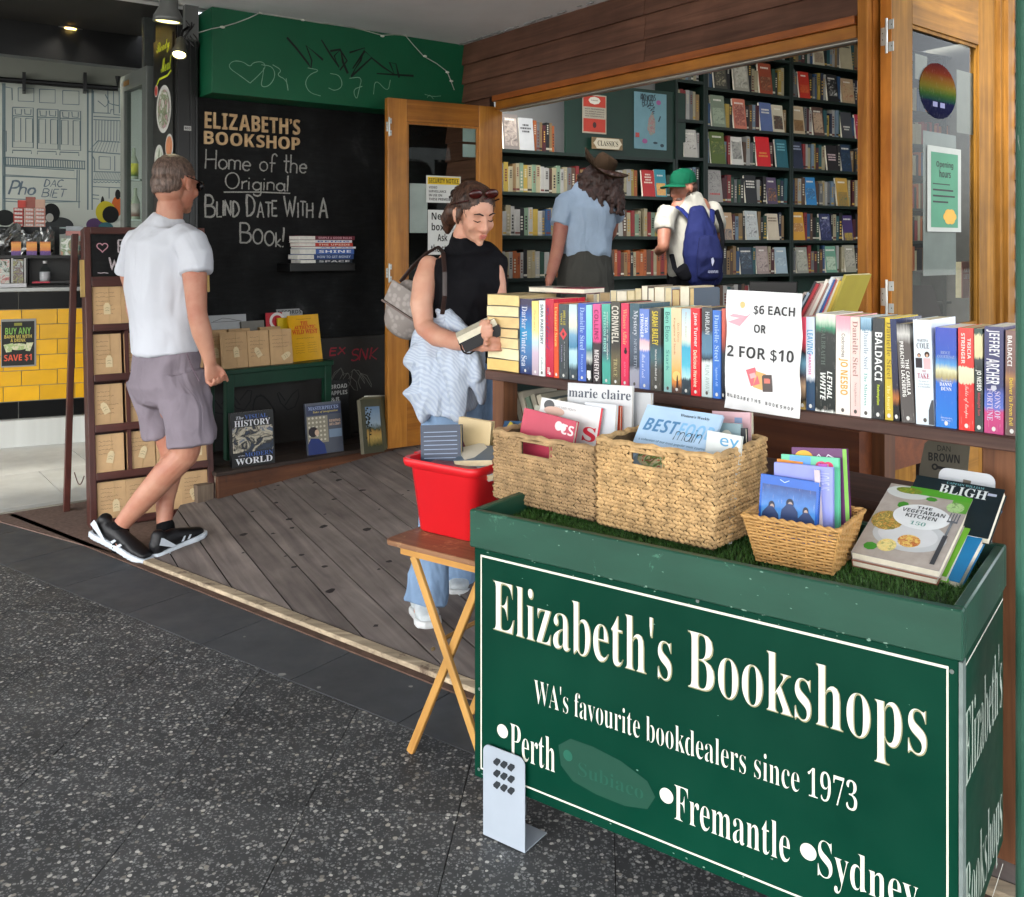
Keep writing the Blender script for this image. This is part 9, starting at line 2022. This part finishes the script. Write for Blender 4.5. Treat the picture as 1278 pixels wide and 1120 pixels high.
q=len(prof_);g.add(vs,[(k*q+j,((k+1)%n)*q+j,((k+1)%n)*q+j+1,k*q+j+1)for k in range(n)for j in range(q-1)])
g.v=[tuple(Vector(v)-HB)for v in g.v];mk('hat',g,clothm('#33261a',.9,200),ht_,smooth=True)
# ---- cap and backpack man inside
DB_=6.75
BB=Vector((W(862,300,DB_).x,DB_,.2))
cm_=thing('person','bearded man in green cap and pale T-shirt looking left inside the shop','person',BB)
sk_c=skinmat('#a8745c','#9a5f4c')
g=G();hc_=frame_(W(852,236,6.72),-62,14,0,1.0);head(g,hc_)
limb(g,[W(858,245,6.74),W(861,258,6.75)],[.056,.062])
axc=Vector((.9,.45,0)).normalized()
limb(g,[W(862,256,DB_),W(862,285,DB_),W(860,320,DB_),W(858,350,DB_)],[(.16,.09),(.17,.11),(.15,.10),(.16,.11)],16,axc)
limb(g,[W(831,264,6.62),W(829,290,6.55),W(828,308,6.5)],[.052,.048,.04]);limb(g,[W(828,308,6.5),W(822,314,6.62),W(838,300,6.85)],[.04,.034,.026])
fingers(g,W(838,300,6.85),(.3,.8,.2),(0,0,1),(0,-1,0),.08,1.0,30,.0095)
limb(g,[W(893,262,6.85),W(897,290,6.9),W(893,310,6.95)],[.052,.045,.03])
limb(g,[W(848,350,DB_),W(849,410,DB_),W(850,470,DB_)],[.09,.065,.04]);limb(g,[W(874,350,DB_),W(874,410,DB_),W(874,470,DB_)],[.09,.065,.04])
organic('body',g,.009,sk_c,cm_,4)
g=G()
for c,r_ in(((0,-.045,-.068),(.05,.05,.036)),((.0,-.0,-.05),(.066,.05,.05)),((0,.045,.0),(.074,.07,.06))):g.ell(c,r_,hc_)
hb2=organic('beard_and_hair',g,.006,hairm('#2a1812','#5a3a2a'),cm_,1,wr(120,.003));ivc=hc_.inverted()
cutmesh(hb2,lambda co:(lambda p:(p.z<-.045 and p.y>-.095)or p.y>.02 or(abs(p.x)>.05 and p.z<.01 and p.y>-.045))(ivc@(co+cm_.location)))
g=G();cmx=hc_@Matrix.Translation((0,0,.016))@Matrix.Rotation(R(-4),4,'X')
n=28;prof_=[(.088,.02),(.090,.045),(.082,.085),(.055,.118),(.002,.130)];vs=[]
for k in range(n):
 a=2*math.pi*k/n
 for r_,z_ in prof_:vs.append(cmx@Vector((r_*.93*math.sin(a),.015+r_*1.13*math.cos(a),z_)))
q=len(prof_);g.add(vs,[(k*q+j,((k+1)%n)*q+j,((k+1)%n)*q+j+1,k*q+j+1)for k in range(n)for j in range(q-1)])
vs=[]
for k in range(13):
 a=math.pi+R(-62+k*10.33)
 for r_,z_ in((.088,.028),(.17,.012),(.168,.006),(.086,.020)):vs.append(cmx@Vector((r_*.86*math.sin(a),.015+r_*1.05*math.cos(a),z_+.012*math.cos(a*2))))
g.add(vs,[(k*4+j,(k+1)*4+j,(k+1)*4+(j+1)%4,k*4+(j+1)%4)for k in range(12)for j in range(4)])
g.v=[tuple(Vector(v)-BB)for v in g.v];mk('cap',g,clothm('#065038',.8,300),cm_,smooth=True)
g=G()
limb(g,[W(861,250,6.75),W(862,270,DB_),W(861,300,DB_),W(859,344,DB_)],[(.115,.085),(.185,.12),(.175,.12),(.168,.12)],20,axc)
limb(g,[W(834,262,6.64),W(830,276,6.6),W(829,289,6.56)],[.076,.072,.068],16,None,True);limb(g,[W(889,262,6.84),W(895,282,6.88)],[.07,.066])
organic('t_shirt',g,.009,clothm('#a8a69c',.85),cm_,5,lambda c:folds(8,.007,.5)(c+cm_.location))
g=G();limb(g,[W(859,340,DB_),W(861,372,DB_)],[(.165,.13),(.18,.14)],18,axc);limb(g,[W(848,370,DB_),W(849,420,DB_),W(850,470,DB_)],[.1,.08,.07]);limb(g,[W(874,370,DB_),W(874,420,DB_),W(874,470,DB_)],[.1,.08,.07])
organic('trousers',g,.010,clothm('#101114',.9),cm_,3)
bpk=thing('backpack','navy blue backpack worn by the man in the green cap','backpack',W(878,310,6.55),R(20))
NB=(Matrix.Translation(W(878,310,6.55))@Matrix.Rotation(R(20),4,'Z')).inverted()
m_navy=clothm('#1c2350',.8,250);g=G()
g.loft([NB@W(870,262,6.58),NB@W(874,290,6.56),NB@W(878,318,6.54),NB@W(880,350,6.55)],[(.06,.04),(.12,.08),(.15,.10),(.13,.08)],18,ref=(1,0,0))
o=organic('pack_body',g,.009,m_navy,None,3,wr(10,.008));o.parent=bpk
g=G();g.loft([NB@W(885,298,6.46),NB@W(886,322,6.43),NB@W(885,345,6.45)],[(.08,.03),(.10,.045),(.095,.04)],16,ref=(1,0,0));o=organic('front_pocket',g,.009,clothm('#1a2048',.8),None,3);o.parent=bpk
g=G();g.loft([NB@W(852,336,6.50),NB@W(858,345,6.5)],[(.07,.04),(.06,.04)],12,ref=(1,0,0));o=organic('side_pocket',g,.009,clothm('#0c0d12'),None,2);o.parent=bpk
for pts_,c in((((844,258,6.60),(851,262,6.58),(860,272,6.575),(867,285,6.54)),'#1f2a66'),(((889,262,6.68),(889,275,6.62),(884,290,6.55)),'#1c2458'),(((838,318,6.58),(842,335,6.56),(852,350,6.54)),'#0c0d12'),(((894,263,6.7),(900,280,6.72),(902,300,6.68),(898,325,6.6)),'#0c0d12')):
 g=G();g.loft([NB@W(*p)for p in pts_],[(.020,.006)]*len(pts_),8,ref=(1,0,0));mk('strap',g,clothm(c,.8),bpk,smooth=True)
g=G();a=NB@W(890,327,6.383)
g.add([(a.x-.015,a.y,a.z+.02),(a.x,a.y,a.z+.03),(a.x+.01,a.y,a.z+.005),(a.x-.005,a.y,a.z-.03),(a.x-.012,a.y,a.z-.005)],[(0,1,2,3,4)]);text_into(g,'ADVENTURE',(a.x-.04,a.z-.075,a.x+.04,a.z-.058),'bold',a.y);mk('pack_logo',g,M('#a8acc0',.6),bpk)
